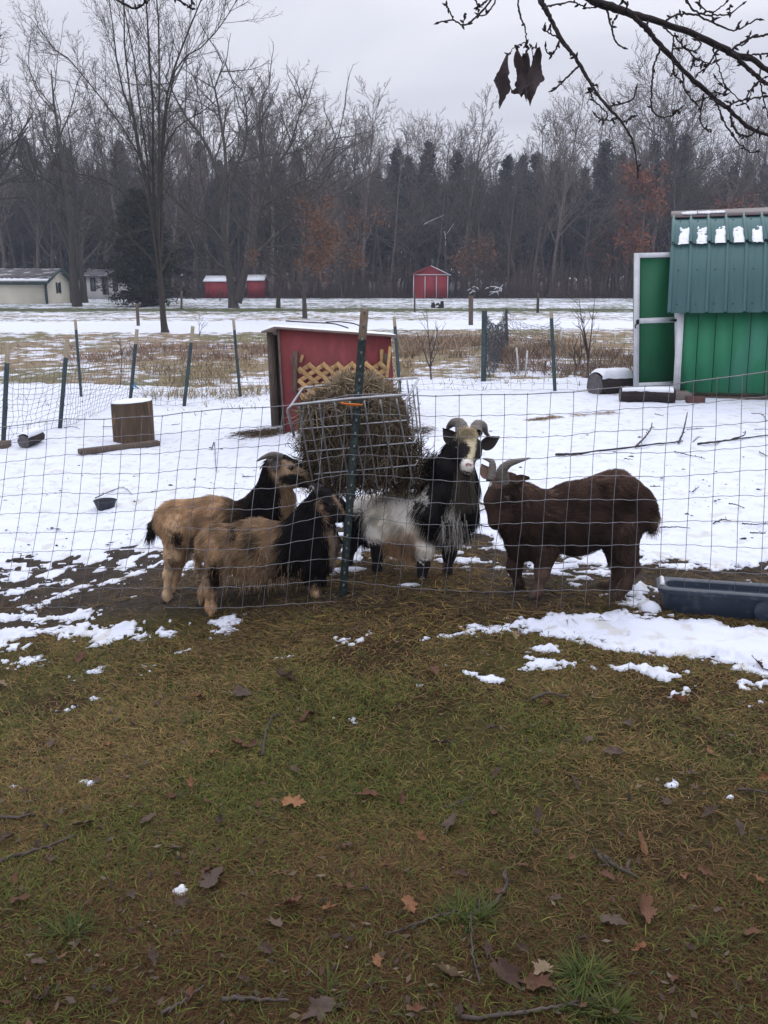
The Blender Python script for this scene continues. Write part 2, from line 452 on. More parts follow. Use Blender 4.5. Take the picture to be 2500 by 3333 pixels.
# outlines of the snow patches, surveyed from the photograph and laid on the ground as world polygons
def wpoly(pts):
    a = np.array(pts, float); g = G(a[:, 0], a[:, 1]); return g[:, :2]
PATCH_POLYS = [wpoly(p) for p in (
    [(1395, 2085), (1500, 2058), (1620, 2046), (1720, 2030), (1800, 2018), (2000, 2009), (2200, 2022), (2400, 2043), (2750, 2085), (2750, 2200), (2520, 2235), (2440, 2215), (2330, 2180), (2260, 2160), (2150, 2148), (2060, 2140), (1960, 2128), (1880, 2090), (1800, 2085), (1740, 2062), (1620, 2062), (1560, 2078), (1450, 2092)],
    [(1710, 2125), (1830, 2118), (1850, 2130), (1770, 2142)], [(1640, 2175), (1790, 2160), (1900, 2162), (1890, 2178), (1720, 2188)],
    [(1940, 2178), (2060, 2178), (2250, 2205), (2260, 2225), (2130, 2235), (2040, 2208), (1960, 2200)],
    [(2340, 2225), (2480, 2215), (2600, 2225), (2560, 2255), (2400, 2250)],
    [(-60, 2005), (60, 1998), (180, 2002), (320, 2000), (300, 2015), (180, 2030), (60, 2020), (-60, 2030)],
    [(-60, 2040), (100, 2050), (240, 2042), (350, 2050), (460, 2030), (480, 2045), (580, 2040), (560, 2065), (440, 2070), (360, 2092), (270, 2075), (150, 2070), (80, 2080), (60, 2110), (10, 2105), (-60, 2080)],
    [(40, 2145), (100, 2130), (110, 2165), (50, 2172)], [(710, 2022), (770, 2008), (775, 2035), (730, 2070), (715, 2050)],
    [(1125, 2085), (1205, 2068), (1200, 2085), (1140, 2105)], [(275, 2175), (340, 2165), (350, 2182), (280, 2185)], [(425, 2172), (480, 2168), (480, 2180)],
    [(560, 2118), (600, 2115), (595, 2130), (565, 2130)], [(1470, 2195), (1520, 2168), (1550, 2195), (1500, 2200)], [(1555, 2205), (1620, 2205), (1670, 2225), (1600, 2232)],
    [(1210, 2178), (1265, 2172), (1262, 2184), (1215, 2188)], [(920, 2148), (950, 2143), (952, 2155), (925, 2158)],
    [(2290, 2590), (2365, 2588), (2370, 2610), (2320, 2620)], [(2405, 2400), (2470, 2392), (2460, 2412), (2410, 2414)],
    [(1140, 2345), (1195, 2338), (1200, 2352), (1150, 2356)], [(520, 2880), (605, 2868), (600, 2895), (525, 2898)], [(2400, 2295), (2430, 2292), (2428, 2308)],
    [(195, 2298), (240, 2300), (235, 2308), (200, 2310)], [(280, 2262), (318, 2258), (316, 2270), (284, 2272)], [(-10, 2550), (35, 2552), (30, 2568), (-10, 2570)],
    [(230, 2540), (285, 2535), (280, 2552), (235, 2554)], [(520, 2988), (552, 2984), (550, 2998), (524, 3000)], [(1910, 2285), (1935, 2270), (1930, 2295)],
    [(2175, 2568), (2195, 2555), (2192, 2580), (2178, 2582)], [(2225, 2595), (2250, 2592), (2246, 2606), (2228, 2606)], [(2030, 3012), (2075, 3005), (2070, 3028), (2038, 3030)],
    [(2195, 2262), (2245, 2252), (2240, 2266), (2200, 2272)], [(2010, 1955), (2080, 1925), (2130, 1945), (2120, 1990), (2040, 1985)],
    [(1340, 2242), (1385, 2238), (1380, 2250), (1345, 2252)], [(970, 2255), (990, 2248), (1010, 2256), (985, 2262)])]
def polys_mask(x, y):
    best = np.full(np.shape(x), -9.0)
    for p in PATCH_POLYS:
        c = p.mean(0); r = np.abs(p - c).max(0) + .25
        s = (np.abs(x - c[0]) < r[0]) & (np.abs(y - c[1]) < r[1])
        if s.any():
            d = seg_dist(x[s], y[s], p) / 0.06      # metres -> mask units
            b = best[s]; best[s] = np.maximum(b, d)
    return best
_e = np.array([(-700, 1870), (0, 1900), (300, 1850), (480, 1800), (700, 1772), (1150, 1762), (1500, 1768), (1620, 1792), (1800, 1800), (2050, 1790), (2180, 1815), (2330, 1862), (2500, 1885), (3200, 1930)], float)
_eg = G(_e[:, 0], _e[:, 1])
def pen_edge(x):
    return np.interp(x, _eg[:, 0], _eg[:, 1])
_r = np.array([(-800, 1268), (0, 1270), (500, 1280), (860, 1283), (1300, 1250), (1800, 1262), (1900, 1240), (2060, 1262), (2300, 1270), (3400, 1275)], float)
_rg = G(_r[:, 0], _r[:, 1])
def rear_edge(x):
    return np.interp(x, _rg[:, 0], _rg[:, 1])
def snow_mask(x, y):
    n1 = fbm(x * 2.2, y * 3.4, 21, 4, .6) - .5
    n2 = fbm(x * 9, y * 11, 31, 3, .55) - .5
    e = pen_edge(x)
    yard = (y - e) / 0.42 + n1 * 4.2 + n2 * 3.4 + S01((-x - .9) / .5) * np.exp(-((y - e) / .9) ** 2) * (.2)
    yard = yard + 2.2 * S01((y - e - .5) / 1.0)
    # trampled dirty band at the edge of the pen
    yard = yard - 1.3 * np.exp(-((y - e - .25) / .35) ** 2) * S01((-x - .6) / .6) * .6
    # bare ground beside the hut
    hx, hy = _hut[0], _hut[1]
    yard = yard - 4.0 * np.exp(-(((x - hx + .05) / .42) ** 2 + ((y - hy + .1) / .26) ** 2)) - 3.2 * np.exp(-(((x - hx - 1.35) / .35) ** 2 + ((y - hy - .0) / .28) ** 2))
    yard = np.minimum(yard, 3.0) - 6 * S01((y - rear_edge(x) - .3 + n1 * 1.2) / 1.2)
    n3 = fbm(x * 30, y * 34, 37, 3, .7) - .5
    yard = yard + n3 * 2.2
    pol = polys_mask(x, y) + n2 * 3.0 + n1 * .8 + n3 * 4.6 - .45 - .4 * (1 - S01((y - 2.3) / .9)) + .5 * S01((y - 3.3) / .5)
    pol = np.where(y < e + .1, pol, -9)
    # loose crumbs of snow left among the goats
    cr = (fbm(x * 7, y * 9, 77, 2) - .71) * 14 * S01((y - e + 1.1) / .3) * (1 - S01((y - e) / .3)) - .35
    cr = np.where((y > 4.2), cr, -9)
    return np.maximum(np.maximum(yard, pol), cr)
_hut = G(925, 1420)

def row_ys(y0, y1, k, dmin):
    ys = [y0]
    while ys[-1] < y1: ys.append(ys[-1] + max(dmin, ys[-1] * k))
    return np.array(ys)
def sheet_grid(ys, ncol, wide):
    u = np.linspace(-1, 1, ncol)
    X = u[None, :] * (0.52 * np.maximum(ys, 1.0)[:, None] + 1.0)
    if wide:
        ex = np.array([1.6, 3.5, 12.])
        X = np.concatenate([X[:, :1] * ex[::-1], X, X[:, -1:] * ex], 1)
    Y = np.repeat(ys[:, None], X.shape[1], 1)
    i = np.arange(X.size).reshape(X.shape)
    F = np.stack([i[:-1, :-1], i[:-1, 1:], i[1:, 1:], i[1:, :-1]], -1).reshape(-1, 4)
    return X, Y, F

ys = np.concatenate([[-60, -20, -6, -2, 0, .6], row_ys(.9, 20, .011, .012), row_ys(20.4, 150, .012, .05)[1:], [190, 300, 600]])
X, Y, F = sheet_grid(ys, 230, True)
Z = ground_h(X, Y)
far = S01((Y - 95) / 60)
Z = Z * (1 - S01((np.abs(X) - 60) / 60))
def ground_colour(x, y):
    """soil and grass colours as they lie on the ground, and the share of thin snow"""
    g = fbm(x * 1.3, y * 1.3, 41, 4)
    soil = np.array([.046, .026, .013]); moss = np.array([.060, .052, .016]); straw = np.array([.13, .095, .05]); mud = np.array([.050, .040, .032])
    k = S01((g - .42) / .2)[..., None]
    col = soil * (1 - k) + moss * k
    e = pen_edge(x)
    inpen = S01((y - 3.75 - .45 * S01(-x / 2)) / .35)[..., None]
    col = col * (1 - inpen) + mud * inpen
    rf = rear_edge(x)
    fld = S01((y - rf + .3) / 1.5)[..., None]
    t = fbm(x * .8, y * .35, 51, 4)[..., None]
    field = np.array([.19, .17, .095]) * (1 - S01((t - .4) / .2)) + np.array([.25, .19, .12]) * S01((t - .4) / .2)
    col = col * (1 - fld) + field * fld
    lawn = S01((y - 38) / 4)[..., None]
    col = col * (1 - lawn) + (np.array([.085, .095, .045]) * (.8 + .5 * t)) * lawn
    wood = S01((y - 69 - 3 * (fbm(x * .2, y * 0, 5, 2) - .5)) / 2)[..., None]
    col = col * (1 - wood) + np.array([.055, .042, .036]) * wood
    # share of thin snow
    sh = 0.52 * S01((y - rf - .2) / 1.5) * np.ones_like(x)
    sh = sh - .14 * S01((y - 14.5) / 2) * (1 - S01((y - 23) / 3)) + .2 * (fbm(x * .5, y * .25, 61, 3) - .5) * fld[..., 0]
    road = np.exp(-((y - 30.5 - .02 * x) / 3.6) ** 4)
    sh = np.maximum(sh, .97 * road)
    sh = sh * (1 - .0 * road)
    grassy = np.exp(-((y - 44.5) / 2.0) ** 2) * .40 + np.exp(-((y - 26) / 1.6) ** 2) * .12
    sh = sh - grassy - wood[..., 0] * .22
    sh = np.where(y > rf - .3, sh, 0)
    return np.clip(col, 0, 1), np.clip(sh, 0, 1)
col, sh = ground_colour(X, Y)
def ground_mat():
    m = bpy.data.materials.new('ground'); m.use_nodes = True
    N, L = m.node_tree.nodes, m.node_tree.links
    b = N['Principled BSDF']; b.inputs['Roughness'].default_value = .95; b.inputs['Specular IOR Level'].default_value = .1
    tcn = N.new('ShaderNodeTexCoord'); mpn = N.new('ShaderNodeMapping'); mpn.inputs['Scale'].default_value = (1, .8, 1)
    L.new(tcn.outputs['Object'], mpn.inputs['Vector'])
    ac = N.new('ShaderNodeAttribute'); ac.attribute_name = 'Col'
    sn = N.new('ShaderNodeAttribute'); sn.attribute_name = 'Snow'
    def noise(sc, det, rough=.6):
        n = N.new('ShaderNodeTexNoise'); n.inputs['Scale'].default_value = sc; n.inputs['Detail'].default_value = det; n.inputs['Roughness'].default_value = rough
        L.new(mpn.outputs['Vector'], n.inputs['Vector']); return n.outputs['Fac']
    def math_(op, a, bb):
        n = N.new('ShaderNodeMath'); n.operation = op
        for i, v in enumerate((a, bb)):
            if isinstance(v, (int, float)): n.inputs[i].default_value = v
            else: L.new(v, n.inputs[i])
        return n.outputs[0]
    f = math_('ADD', math_('MULTIPLY', noise(2.6, 9, .72), .72), math_('MULTIPLY', noise(.55, 5), .28))
    # shares become coverage: the noise is narrow around .5
    thr = N.new('ShaderNodeMapRange'); thr.inputs[1].default_value = 0; thr.inputs[2].default_value = 1
    thr.inputs[3].default_value = .335; thr.inputs[4].default_value = .665
    L.new(sn.outputs['Fac'], thr.inputs[0])
    d = math_('SUBTRACT', thr.outputs[0], f)
    fac = N.new('ShaderNodeMapRange'); fac.inputs[1].default_value = -.025; fac.inputs[2].default_value = .035
    L.new(d, fac.inputs[0])
    var = N.new('ShaderNodeMapRange'); var.inputs[1].default_value = .3; var.inputs[2].default_value = .7; var.inputs[3].default_value = .55; var.inputs[4].default_value = 1.4
    L.new(noise(11, 8, .7), var.inputs[0])
    vm = N.new('ShaderNodeVectorMath'); vm.operation = 'SCALE'
    L.new(ac.outputs['Color'], vm.inputs[0]); L.new(var.outputs[0], vm.inputs['Scale'])
    mx = N.new('ShaderNodeMix'); mx.data_type = 'RGBA'
    L.new(fac.outputs[0], mx.inputs[0]); L.new(vm.outputs[0], mx.inputs[6]); mx.inputs[7].default_value = (.73, .76, .84, 1)
    L.new(mx.outputs[2], b.inputs['Base Color'])
    bp = N.new('ShaderNodeBump'); bp.inputs['Strength'].default_value = .8; bp.inputs['Distance'].default_value = .03
    L.new(noise(20, 8, .7), bp.inputs['Height']); L.new(bp.outputs['Normal'], b.inputs['Normal'])
    return m
me = np_mesh('ground', np.stack([X, Y, Z], -1), F, ground_mat(), True, {'Col': ('FLOAT_COLOR', col.reshape(-1, 3)), 'Snow': ('FLOAT', sh.ravel())})
ground = link('ground', me, kind='structure')

def snow_sheet(ys, ncol):
    X, Y, F = sheet_grid(ys, ncol, False)
    mk = snow_mask(X, Y)
    thick = 0.028 * S01(mk / 3.6 + .06) + 0.016 * (fbm(X * 4, Y * 5, 91, 4) - .5) * S01(mk / 2)
    ft = (fbm(X * 6.5, Y * 6.5, 95, 2) - .45)           # hoof-trodden dimples
    thick = thick - .020 * S01(ft * 5) * S01((mk - .6) / 2) * (1 - .75 * S01((Y - pen_edge(X) - 1.4) / 3.5))
    thick = thick + .010 * (fbm(X * 13, Y * 15, 97, 3) - .5) * S01(mk) * (1 - S01((Y - 7) / 4))
    Z = ground_h(X, Y) + np.where(mk > 0, thick + .004, -.03) + np.minimum(mk, 0) * .03
    F = F[(mk.ravel()[F] > -.9).any(1)]
    used = np.unique(F); remap = np.full(X.size, -1); remap[used] = np.arange(len(used))
    return np.stack([X, Y, Z], -1).reshape(-1, 3)[used], remap[F]
Va, Fa = snow_sheet(row_ys(1.3, 5.5, .0040, .008), 640)
Vb, Fb = snow_sheet(np.concatenate([row_ys(5.46, 9, .0075, .02), row_ys(9.1, 19.5, .013, .06)]), 340)
snow = link('snow', np_mesh('snow', np.concatenate([Va, Vb]), np.concatenate([Fa, Fb + len(Va)]), M['snow'], True), kind='structure')
def surf(x, y):
    """height of what one stands on (snow or soil)"""
    x = np.atleast_1d(np.asarray(x, float)); y = np.atleast_1d(np.asarray(y, float))
    m = snow_mask(x, y)
    z = ground_h(x, y) + np.where((m > 0) & (y > 1.3) & (y < 19), .03 * S01(m / 2.2 + .12), 0)
    return z if len(z) > 1 else float(z[0])
def GS(px, py):
    """point under a pixel of the photograph, on the real surface"""
    g = np.atleast_2d(G(px, py)).copy()
    g[:, 2] = surf(g[:, 0], g[:, 1])
    return g if len(g) > 1 else g[0]

# ================================================================ TREES
def grow(rng, p, d, L, r, lev, cfg, out, rend=.35):
    n = cfg['seg'][lev]
    pts = [np.array(p, float)]; d = np.array(d, float); d /= np.linalg.norm(d)
    st = L / (n - 1)
    for i in range(n - 1):
        d = d + rng.normal(0, cfg['wig'][lev], 3) + np.array([0, 0, cfg['up'][lev]])
        d /= np.linalg.norm(d)
        pts.append(pts[-1] + d * st)
    pts = np.array(pts); rad = r * np.linspace(1, rend, n)
    out.setdefault(lev, []).append((pts, rad))
    if lev + 1 >= len(cfg['seg']): return
    k = cfg['n'][lev]; k = max(1, int(k * (0.75 + .5 * rng.random())))
    t0 = cfg['t0'][lev]
    for j in range(k):
        t = t0 + (1 - t0) * (j + rng.random()) / k
        i = min(int(t * (n - 1)), n - 2); f = t * (n - 1) - i
        q = pts[i] * (1 - f) + pts[i + 1] * f
        tan = pts[i + 1] - pts[i]; tan /= np.linalg.norm(tan)
        az = rng.random() * 2 * math.pi
        a = np.cross(tan, [0.3, .2, 1]); a /= np.linalg.norm(a) + 1e-9
        b = np.cross(tan, a)
        ang = math.radians(cfg['ang'][lev] * (.75 + .5 * rng.random()))
        nd = tan * math.cos(ang) + (a * math.cos(az) + b * math.sin(az)) * math.sin(ang)
        shp = cfg['shape'](t) if lev == 0 else (1.15 - .75 * t)
        nl = cfg['len'][lev] * L * shp * (.75 + .5 * rng.random())
        rr = (rad[i] * (1 - f) + rad[i + 1] * f) * cfg['rr'][lev]
        grow(rng, q, nd, nl, max(rr, cfg['rmin']), lev + 1, cfg, out)
def tree_meshes(name, out, mat, sides=(8, 5, 4, 3, 3)):
    """levels 0 -> trunk mesh, the rest -> crown mesh, both around the tree's own base"""
    res = []
    for part, levs in (('trunk', [0]), ('crown', [l for l in sorted(out) if l > 0])):
        Vs, Fs, n = [], [], 0
        for l in levs:
            byn = {}
            for pts, rad in out.get(l, []): byn.setdefault(len(pts), []).append((pts, rad))
            for nn, lst in byn.items():
                V, F = tubes(np.array([a for a, _ in lst]), np.array([b for _, b in lst]), sides[min(l, len(sides) - 1)])
                Vs.append(V); Fs.append(F + n); n += len(V)
        res.append(np_mesh(part, np.concatenate(Vs), np.concatenate(Fs), mat, True) if Vs else None)
    return res
def leaf_quads(rng, anchors, n, size, spread):
    a = anchors[rng.integers(0, len(anchors), n)] + rng.normal(0, spread, (n, 3))
    u = rng.normal(0, 1, (n, 3)); u /= np.linalg.norm(u, axis=1, keepdims=True)
    w = np.cross(u, rng.normal(0, 1, (n, 3))); w /= np.linalg.norm(w, axis=1, keepdims=True)
    s = size * (.6 + .8 * rng.random((n, 1)))
    V = np.stack([a - u * s * .6, a + w * s * .35, a + u * s * .6, a - w * s * .35], 1)
    return V.reshape(-1, 3), np.arange(n * 4).reshape(n, 4)
def place_tree(name, label, cat, base, meshes, group=None, rz=0.0, sc=1.0):
    t = thing(name, label, cat, base, group)
    t.rotation_euler = (0, 0, rz); t.scale = (sc, sc, sc)
    for nm, me in meshes:
        if me is not None: link(nm, me, t)
    return t
CFG_TALL = dict(seg=[10, 6, 4, 3], wig=[.035, .09, .12, .14], up=[.02, .10, .05, .03], n=[26, 7, 5], t0=[.25, .2, .2], ang=[38, 36, 40], len=[.33, .46, .5], rr=[.42, .55, .6], rmin=.010, shape=lambda t: 1.25 - .85 * t)
CFG_SPREAD = dict(seg=[9, 7, 5, 4], wig=[.07, .13, .16, .18], up=[.03, .07, .05, .03], n=[20, 9, 6], t0=[.22, .15, .15], ang=[52, 42, 42], len=[.48, .46, .46], rr=[.5, .55, .6], rmin=.011, shape=lambda t: 1.15 - .6 * t)

hz = bpy.data.materials.new('haze'); hz.use_nodes = True
hN, hL = hz.node_tree.nodes, hz.node_tree.links
hN.clear(); ho = hN.new('ShaderNodeOutputMaterial'); hv = hN.new('ShaderNodeVolumePrincipled')
hv.inputs['Color'].default_value = (.74, .83, 1.0, 1); hv.inputs['Density'].default_value = .0012; hv.inputs['Anisotropy'].default_value = 0.0
hL.new(hv.outputs['Volume'], ho.inputs['Volume'])
# ---------------- wood at the far side of the field
forest = []
gf = 'bare trees of the wood behind the field'
bare_sets = []
for v in range(9):
    rng = np.random.default_rng(100 + v); out = {}
    cfg = dict(CFG_TALL) if v % 3 else dict(CFG_SPREAD)
    cfg['rmin'] = .02
    H = 14 + 2.5 * rng.random()
    grow(rng, (0, 0, -.1), (rng.normal(0, .03), rng.normal(0, .03), 1), H, .16 + .05 * rng.random(), 0, cfg, out, .12)
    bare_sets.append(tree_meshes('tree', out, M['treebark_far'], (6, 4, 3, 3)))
pine_sets = []
for v in range(5):
    rng = np.random.default_rng(200 + v); H = 12.5 + 1.5 * rng.random()
    tr = MB().tube(smooth_path([(0, 0, -.1), (rng.normal(0, .1), 0, H * .5), (0, 0, H)], 7), np.linspace(.17, .03, 7), 6)
    tm = np_mesh('trunk', np.concatenate(tr.V), [np.concatenate(tr.F4), np.concatenate(tr.F3)], M['treebark_far'], True)
    brs, anchors, dirs = [], [], []
    z = H * .12
    while z < H * .985:
        t = z / H
        k = rng.integers(4, 7)
        Lb = (3.0 if t > .4 else 2.0) * (1 - t) ** .85 * (.55 + .8 * rng.random()) + .12
        for j in range(k):
            az = rng.random() * 2 * math.pi; el = .15 + .55 * t + rng.normal(0, .1)
            d = np.array([math.cos(az) * math.cos(el), math.sin(az) * math.cos(el), math.sin(el)])
            q = np.array([0, 0, z + rng.normal(0, .12)])
            pts = np.array([q, q + d * Lb * .5 - [0, 0, .04], q + d * Lb])
            brs.append(pts)
            if t > .33 or rng.random() < .25:
                m = int(10 + 10 * (1 - t))
                for s in np.linspace(.2, 1.02, m):
                    anchors.append(q + d * Lb * s + rng.normal(0, .13, 3)); dirs.append(d)
        z += .40 + .12 * rng.random()
    V, F = tubes(np.array(brs), np.tile(np.array([.035, .025, .012]), (len(brs), 1)), 3)
    bm_ = np_mesh('branches', V, F, M['treebark_far'], True)
    a = np.array(anchors); dd = np.array(dirs)
    n = len(a) * 5
    idx = np.repeat(np.arange(len(a)), 5)
    u = dd[idx] * .8 + rng.normal(0, .55, (n, 3)) + np.array([0, 0, .35]); u /= np.linalg.norm(u, axis=1, keepdims=True)
    w = np.cross(u, rng.normal(0, 1, (n, 3))); w /= np.linalg.norm(w, axis=1, keepdims=True)
    c = a[idx] + rng.normal(0, .09, (n, 3))
    ln = .22 + .16 * rng.random((n, 1)); wd = .045 + .03 * rng.random((n, 1))
    V = np.stack([c - w * wd, c + w * wd, c + u * ln], 1).reshape(-1, 3)
    nm = np_mesh('crown', V, np.arange(n * 3).reshape(n, 3), M['needles'])
    pine_sets.append((tm, bm_, nm))
gx = 'conifers of the wood behind the field'
rf_ = np.random.default_rng(5)
for i in range(150):                     # bare trees, front rows first
    px = -60 + 2620 * ((i * .61803) % 1)
    Yt = 72.5 + 16 * (i / 150) + rf_.normal(0, 1.0)
    b = P(px, 930, Yt); b[2] = gz(b[0], Yt)
    sc = .62 + .42 * rf_.random()
    if 1150 < px < 2000: sc *= .88
    if px > 2150: sc *= .95
    v = rf_.integers(0, len(bare_sets))
    tr_, cr_ = bare_sets[v]
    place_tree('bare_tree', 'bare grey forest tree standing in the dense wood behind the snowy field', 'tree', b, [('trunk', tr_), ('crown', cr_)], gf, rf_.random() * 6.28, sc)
for i in range(96):
    px = -100 + 2700 * ((i * .7548 + .13) % 1)
    Yt = 80 + 17 * ((i * .33) % 1) + rf_.normal(0, .8)
    b = P(px, 930, Yt); b[2] = gz(b[0], Yt)
    sc = .60 + .36 * rf_.random()
    tm, bm_, nm = pine_sets[rf_.integers(0, 5)]
    place_tree('pine_tree', 'dark green conifer standing in the dense wood behind the snowy field', 'tree', b, [('trunk', tm), ('branches', bm_), ('crown', nm)], gx, rf_.random() * 6.28, sc)
# deep wood behind them: one mass
mb = MB()
rng = np.random.default_rng(9)
dw = {}
cfgd = dict(CFG_TALL); cfgd['n'] = [22, 4, 0]; cfgd['seg'] = [8, 5, 3]; cfgd['rmin'] = .03; cfgd['t0'] = [.08, .2, .2]
proto = []
for v in range(3):
    o_ = {}
    grow(np.random.default_rng(300 + v), (0, 0, -.1), (0, 0, 1), 13, .2, 0, cfgd, o_, .12)
    V0 = []; F0 = []; n0 = 0
    for l in o_:
        V, F = tubes(np.array([a for a, _ in o_[l]]), np.array([b for _, b in o_[l]]), 3)
        V0.append(V); F0.append(F + n0); n0 += len(V)
    proto.append((np.concatenate(V0), np.concatenate(F0)))
for i in range(110):
    V0, F0 = proto[i % 3]
    Yt = 97 + 22 * rng.random(); x = rng.uniform(-52, 56)
    s = .75 + .25 * rng.random()
    mb.add((V0 * s) @ rotz(rng.random() * 6.28).T + np.array([x, Yt, 0]), F0)
n = 42000                                   # their brown needles and twigs
c = np.stack([rng.uniform(-58, 60, n), rng.uniform(95, 122, n), 1 + 10.2 * rng.random(n) ** .9], 1)
u = rng.normal(0, 1, (n, 3)); u[:, 2] = np.abs(u[:, 2]) + .4; u /= np.linalg.norm(u, axis=1, keepdims=True)
w = np.cross(u, rng.normal(0, 1, (n, 3))); w /= np.linalg.norm(w, axis=1, keepdims=True)
mb.add(np.stack([c - w * .16, c + w * .16, c + u * .75], 1).reshape(-1, 3), np.arange(n * 3).reshape(n, 3))
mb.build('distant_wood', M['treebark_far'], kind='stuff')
# brush along the edge of the wood
n = 7000
x = rng.uniform(-46, 48, n); yy = 69.6 + 5.5 * rng.random(n) ** 1.5 + np.maximum(0, 1.2 - np.abs(x - 4) * .0)
keep = ~((np.abs(x - 3.6) < 2.0) & (yy < 72.5)) & ~((x < -8.5) & (x > -20) & (yy < 72)) & ~((x < -21) & (yy < 76))
x, yy = x[keep], yy[keep]; n = len(x)
h = (.5 + 2.6 * rng.random(n) ** 1.8) * (.6 + .8 * fbm(x * .35, yy * .35, 71, 3))
az = rng.random(n) * 6.28; tilt = 1.0 * rng.random(n) ** 1.3
d = np.stack([np.cos(az) * tilt, np.sin(az) * tilt, np.ones(n)], 1)
p0 = np.stack([x, yy, ground_h(x, yy) - .03], 1)
pm = p0 + d * (h * .55)[:, None]; d2 = d + rng.normal(0, .45, (n, 3)); p1 = pm + d2 * (h * .5)[:, None]
V, F = tubes(np.stack([p0, pm, p1], 1), np.tile([.017, .013, .006], (n, 1)), 3)
mbb = MB().add(V, F)
m2 = n * 2
k = rng.integers(0, n, m2); q = pm[k] + (p1[k] - pm[k]) * rng.random((m2, 1))
e = q + rng.normal(0, .28, (m2, 3)) + [0, 0, .22]
V, F = tubes(np.stack([q, (q + e) / 2 + rng.normal(0, .03, (m2, 3)), e], 1), np.tile([.010, .008, .004], (m2, 1)), 3)
mbb.add(V, F)
mbb.build('brush', M['brush'], kind='stuff')

# ---------------- single trees in front of the wood
def hero(seed, base_px, H, r0, cfg, label, name='bare_tree', rend=.2, lean=(0, 0), mat='treebark', Y=None, sides=(9, 6, 4, 3)):
    rng = np.random.default_rng(seed); out = {}
    b = np.array(G(*base_px)) if Y is None else P(base_px[0], base_px[1], Y)
    b[2] = gz(b[0], b[1])
    grow(rng, (0, 0, -.15), (lean[0], lean[1], 1), H, r0, 0, cfg, out, rend)
    # root flare
    for pts, rad in out[0][:1]: rad[0] *= 1.25
    return b, out, rng
# tall fan-shaped tree: one short bole, seven ascending stems
rng = np.random.default_rng(41)
bT = np.array(G(535, 1082)); bT[2] = gz(bT[0], bT[1])
sT_ = bT[1] / FPX * 1.02
outT = {}
def up(px, py): return np.array([(px - 535) * sT_, 0, (1085 - py) * sT_])
outT[0] = [(smooth_path([up(538, 1092), up(534, 1040), up(533, 960), up(528, 860)], 9), np.array([.15, .112, .098, .09, .085, .085, .08, .075, .06]))]
stems = [[(530, 900), (518, 700), (505, 520), (490, 300), (500, 120), (510, -160)], [(533, 880), (528, 650), (540, 400), (536, 200), (540, 0), (548, -260)],
         [(536, 900), (548, 720), (570, 480), (590, 250), (592, 50), (605, -200)], [(530, 830), (490, 560), (455, 440), (420, 300), (400, 150), (370, -60)],
         [(540, 860), (560, 560), (590, 380), (640, 260), (720, 110), (770, 20)], [(520, 700), (500, 420), (478, 200), (462, 60), (450, -150)],
         [(528, 640), (440, 480), (330, 330), (260, 270), (195, 180)], [(560, 560), (610, 330), (690, 270), (770, 190), (810, 130)], [(540, 900), (600, 780), (680, 730), (760, 640)], [(525, 880), (450, 800), (360, 740)],
         [(545, 620), (600, 500), (700, 440), (800, 380)], [(522, 760), (470, 690), (400, 640), (300, 620)]]
cfgS = dict(CFG_TALL); cfgS['seg'] = [10, 8, 6, 4, 3]; cfgS['n'] = [0, 22, 8, 4]; cfgS['t0'] = [0, .18, .15, .1]; cfgS['ang'] = [0, 33, 34, 36]
cfgS['len'] = [0, .20, .42, .45]; cfgS['rr'] = [0, .42, .5, .6]; cfgS['rmin'] = .0052; cfgS['wig'] = [0, .05, .09, .12, .12]; cfgS['up'] = [0, .06, .06, .04, .03]
for si, sp in enumerate(stems):
    pts = np.array([up(*q) for q in sp]); pts[:, 1] += np.linspace(0, rng.normal(0, 1.0), len(sp))
    pts = smooth_path(pts, 9, .02, si)
    rad = np.linspace(.044 if si < 5 else .026, .008, 9)
    outT.setdefault(1, []).append((pts, rad))
    L = np.linalg.norm(np.diff(pts, axis=0), axis=1).sum()
    for j in range(21 if si < 8 else 11):
        t = .12 + .86 * (j + rng.random()) / 21 if si < 8 else .25 + .7 * (j + rng.random()) / 11
        i = min(int(t * 8), 7); q = pts[i] + (pts[i + 1] - pts[i]) * (t * 8 - i)
        tan = pts[i + 1] - pts[i]; tan /= np.linalg.norm(tan)
        w = rng.normal(0, 1, 3); w -= tan * (w @ tan); w /= np.linalg.norm(w)
        a = math.radians(rng.uniform(24, 48))
        grow(rng, q, tan * math.cos(a) + w * math.sin(a), (1.1 + 1.5 * rng.random()) * (1.15 - .6 * t), max(.0075, rad[i] * .36), 2, cfgS, outT)
tm, cm = tree_meshes('tree', outT, M['treebark'], (10, 7, 5, 3, 3))
place_tree('bare_tree', 'tall fan shaped bare tree with many upright stems, its short bole in the dry field', 'tree', bT, [('trunk', tm), ('crown', cm)])
def big_tree(seed, base_px, H, r0, cfg, label, extra=None, rend=.12, lean=(0, 0), Y=None):
    b, out, rng = hero(seed, base_px, H, r0, cfg, label, rend=rend, lean=lean, Y=Y)
    if extra: extra(out, rng)
    tm, cm = tree_meshes('tree', out, M['treebark'])
    return place_tree('bare_tree', label, 'tree', b, [('trunk', tm), ('crown', cm)])
cfgL = dict(CFG_SPREAD); cfgL['seg'] = [9, 8, 6, 4]; cfgL['n'] = [20, 9, 6]; cfgL['t0'] = [.2, .2, .1]; cfgL['up'] = [.02, .10, .06, .03]; cfgL['ang'] = [46, 40, 40]; cfgL['len'] = [.44, .44, .42]; cfgL['rmin'] = .010
big_tree(51, (252, 998), 12.0, .24, cfgL, 'dark bare tree with a thick straight trunk in front of the cream house')
big_tree(52, (277, 985), 10.5, .19, cfgL, 'bare tree close behind the thick trunk, between the cream and the pale house')
big_tree(53, (-110, 1000), 14, .30, cfgL, 'bare tree at the edge of the picture whose crown spreads over the cream house', lean=(.05, 0))
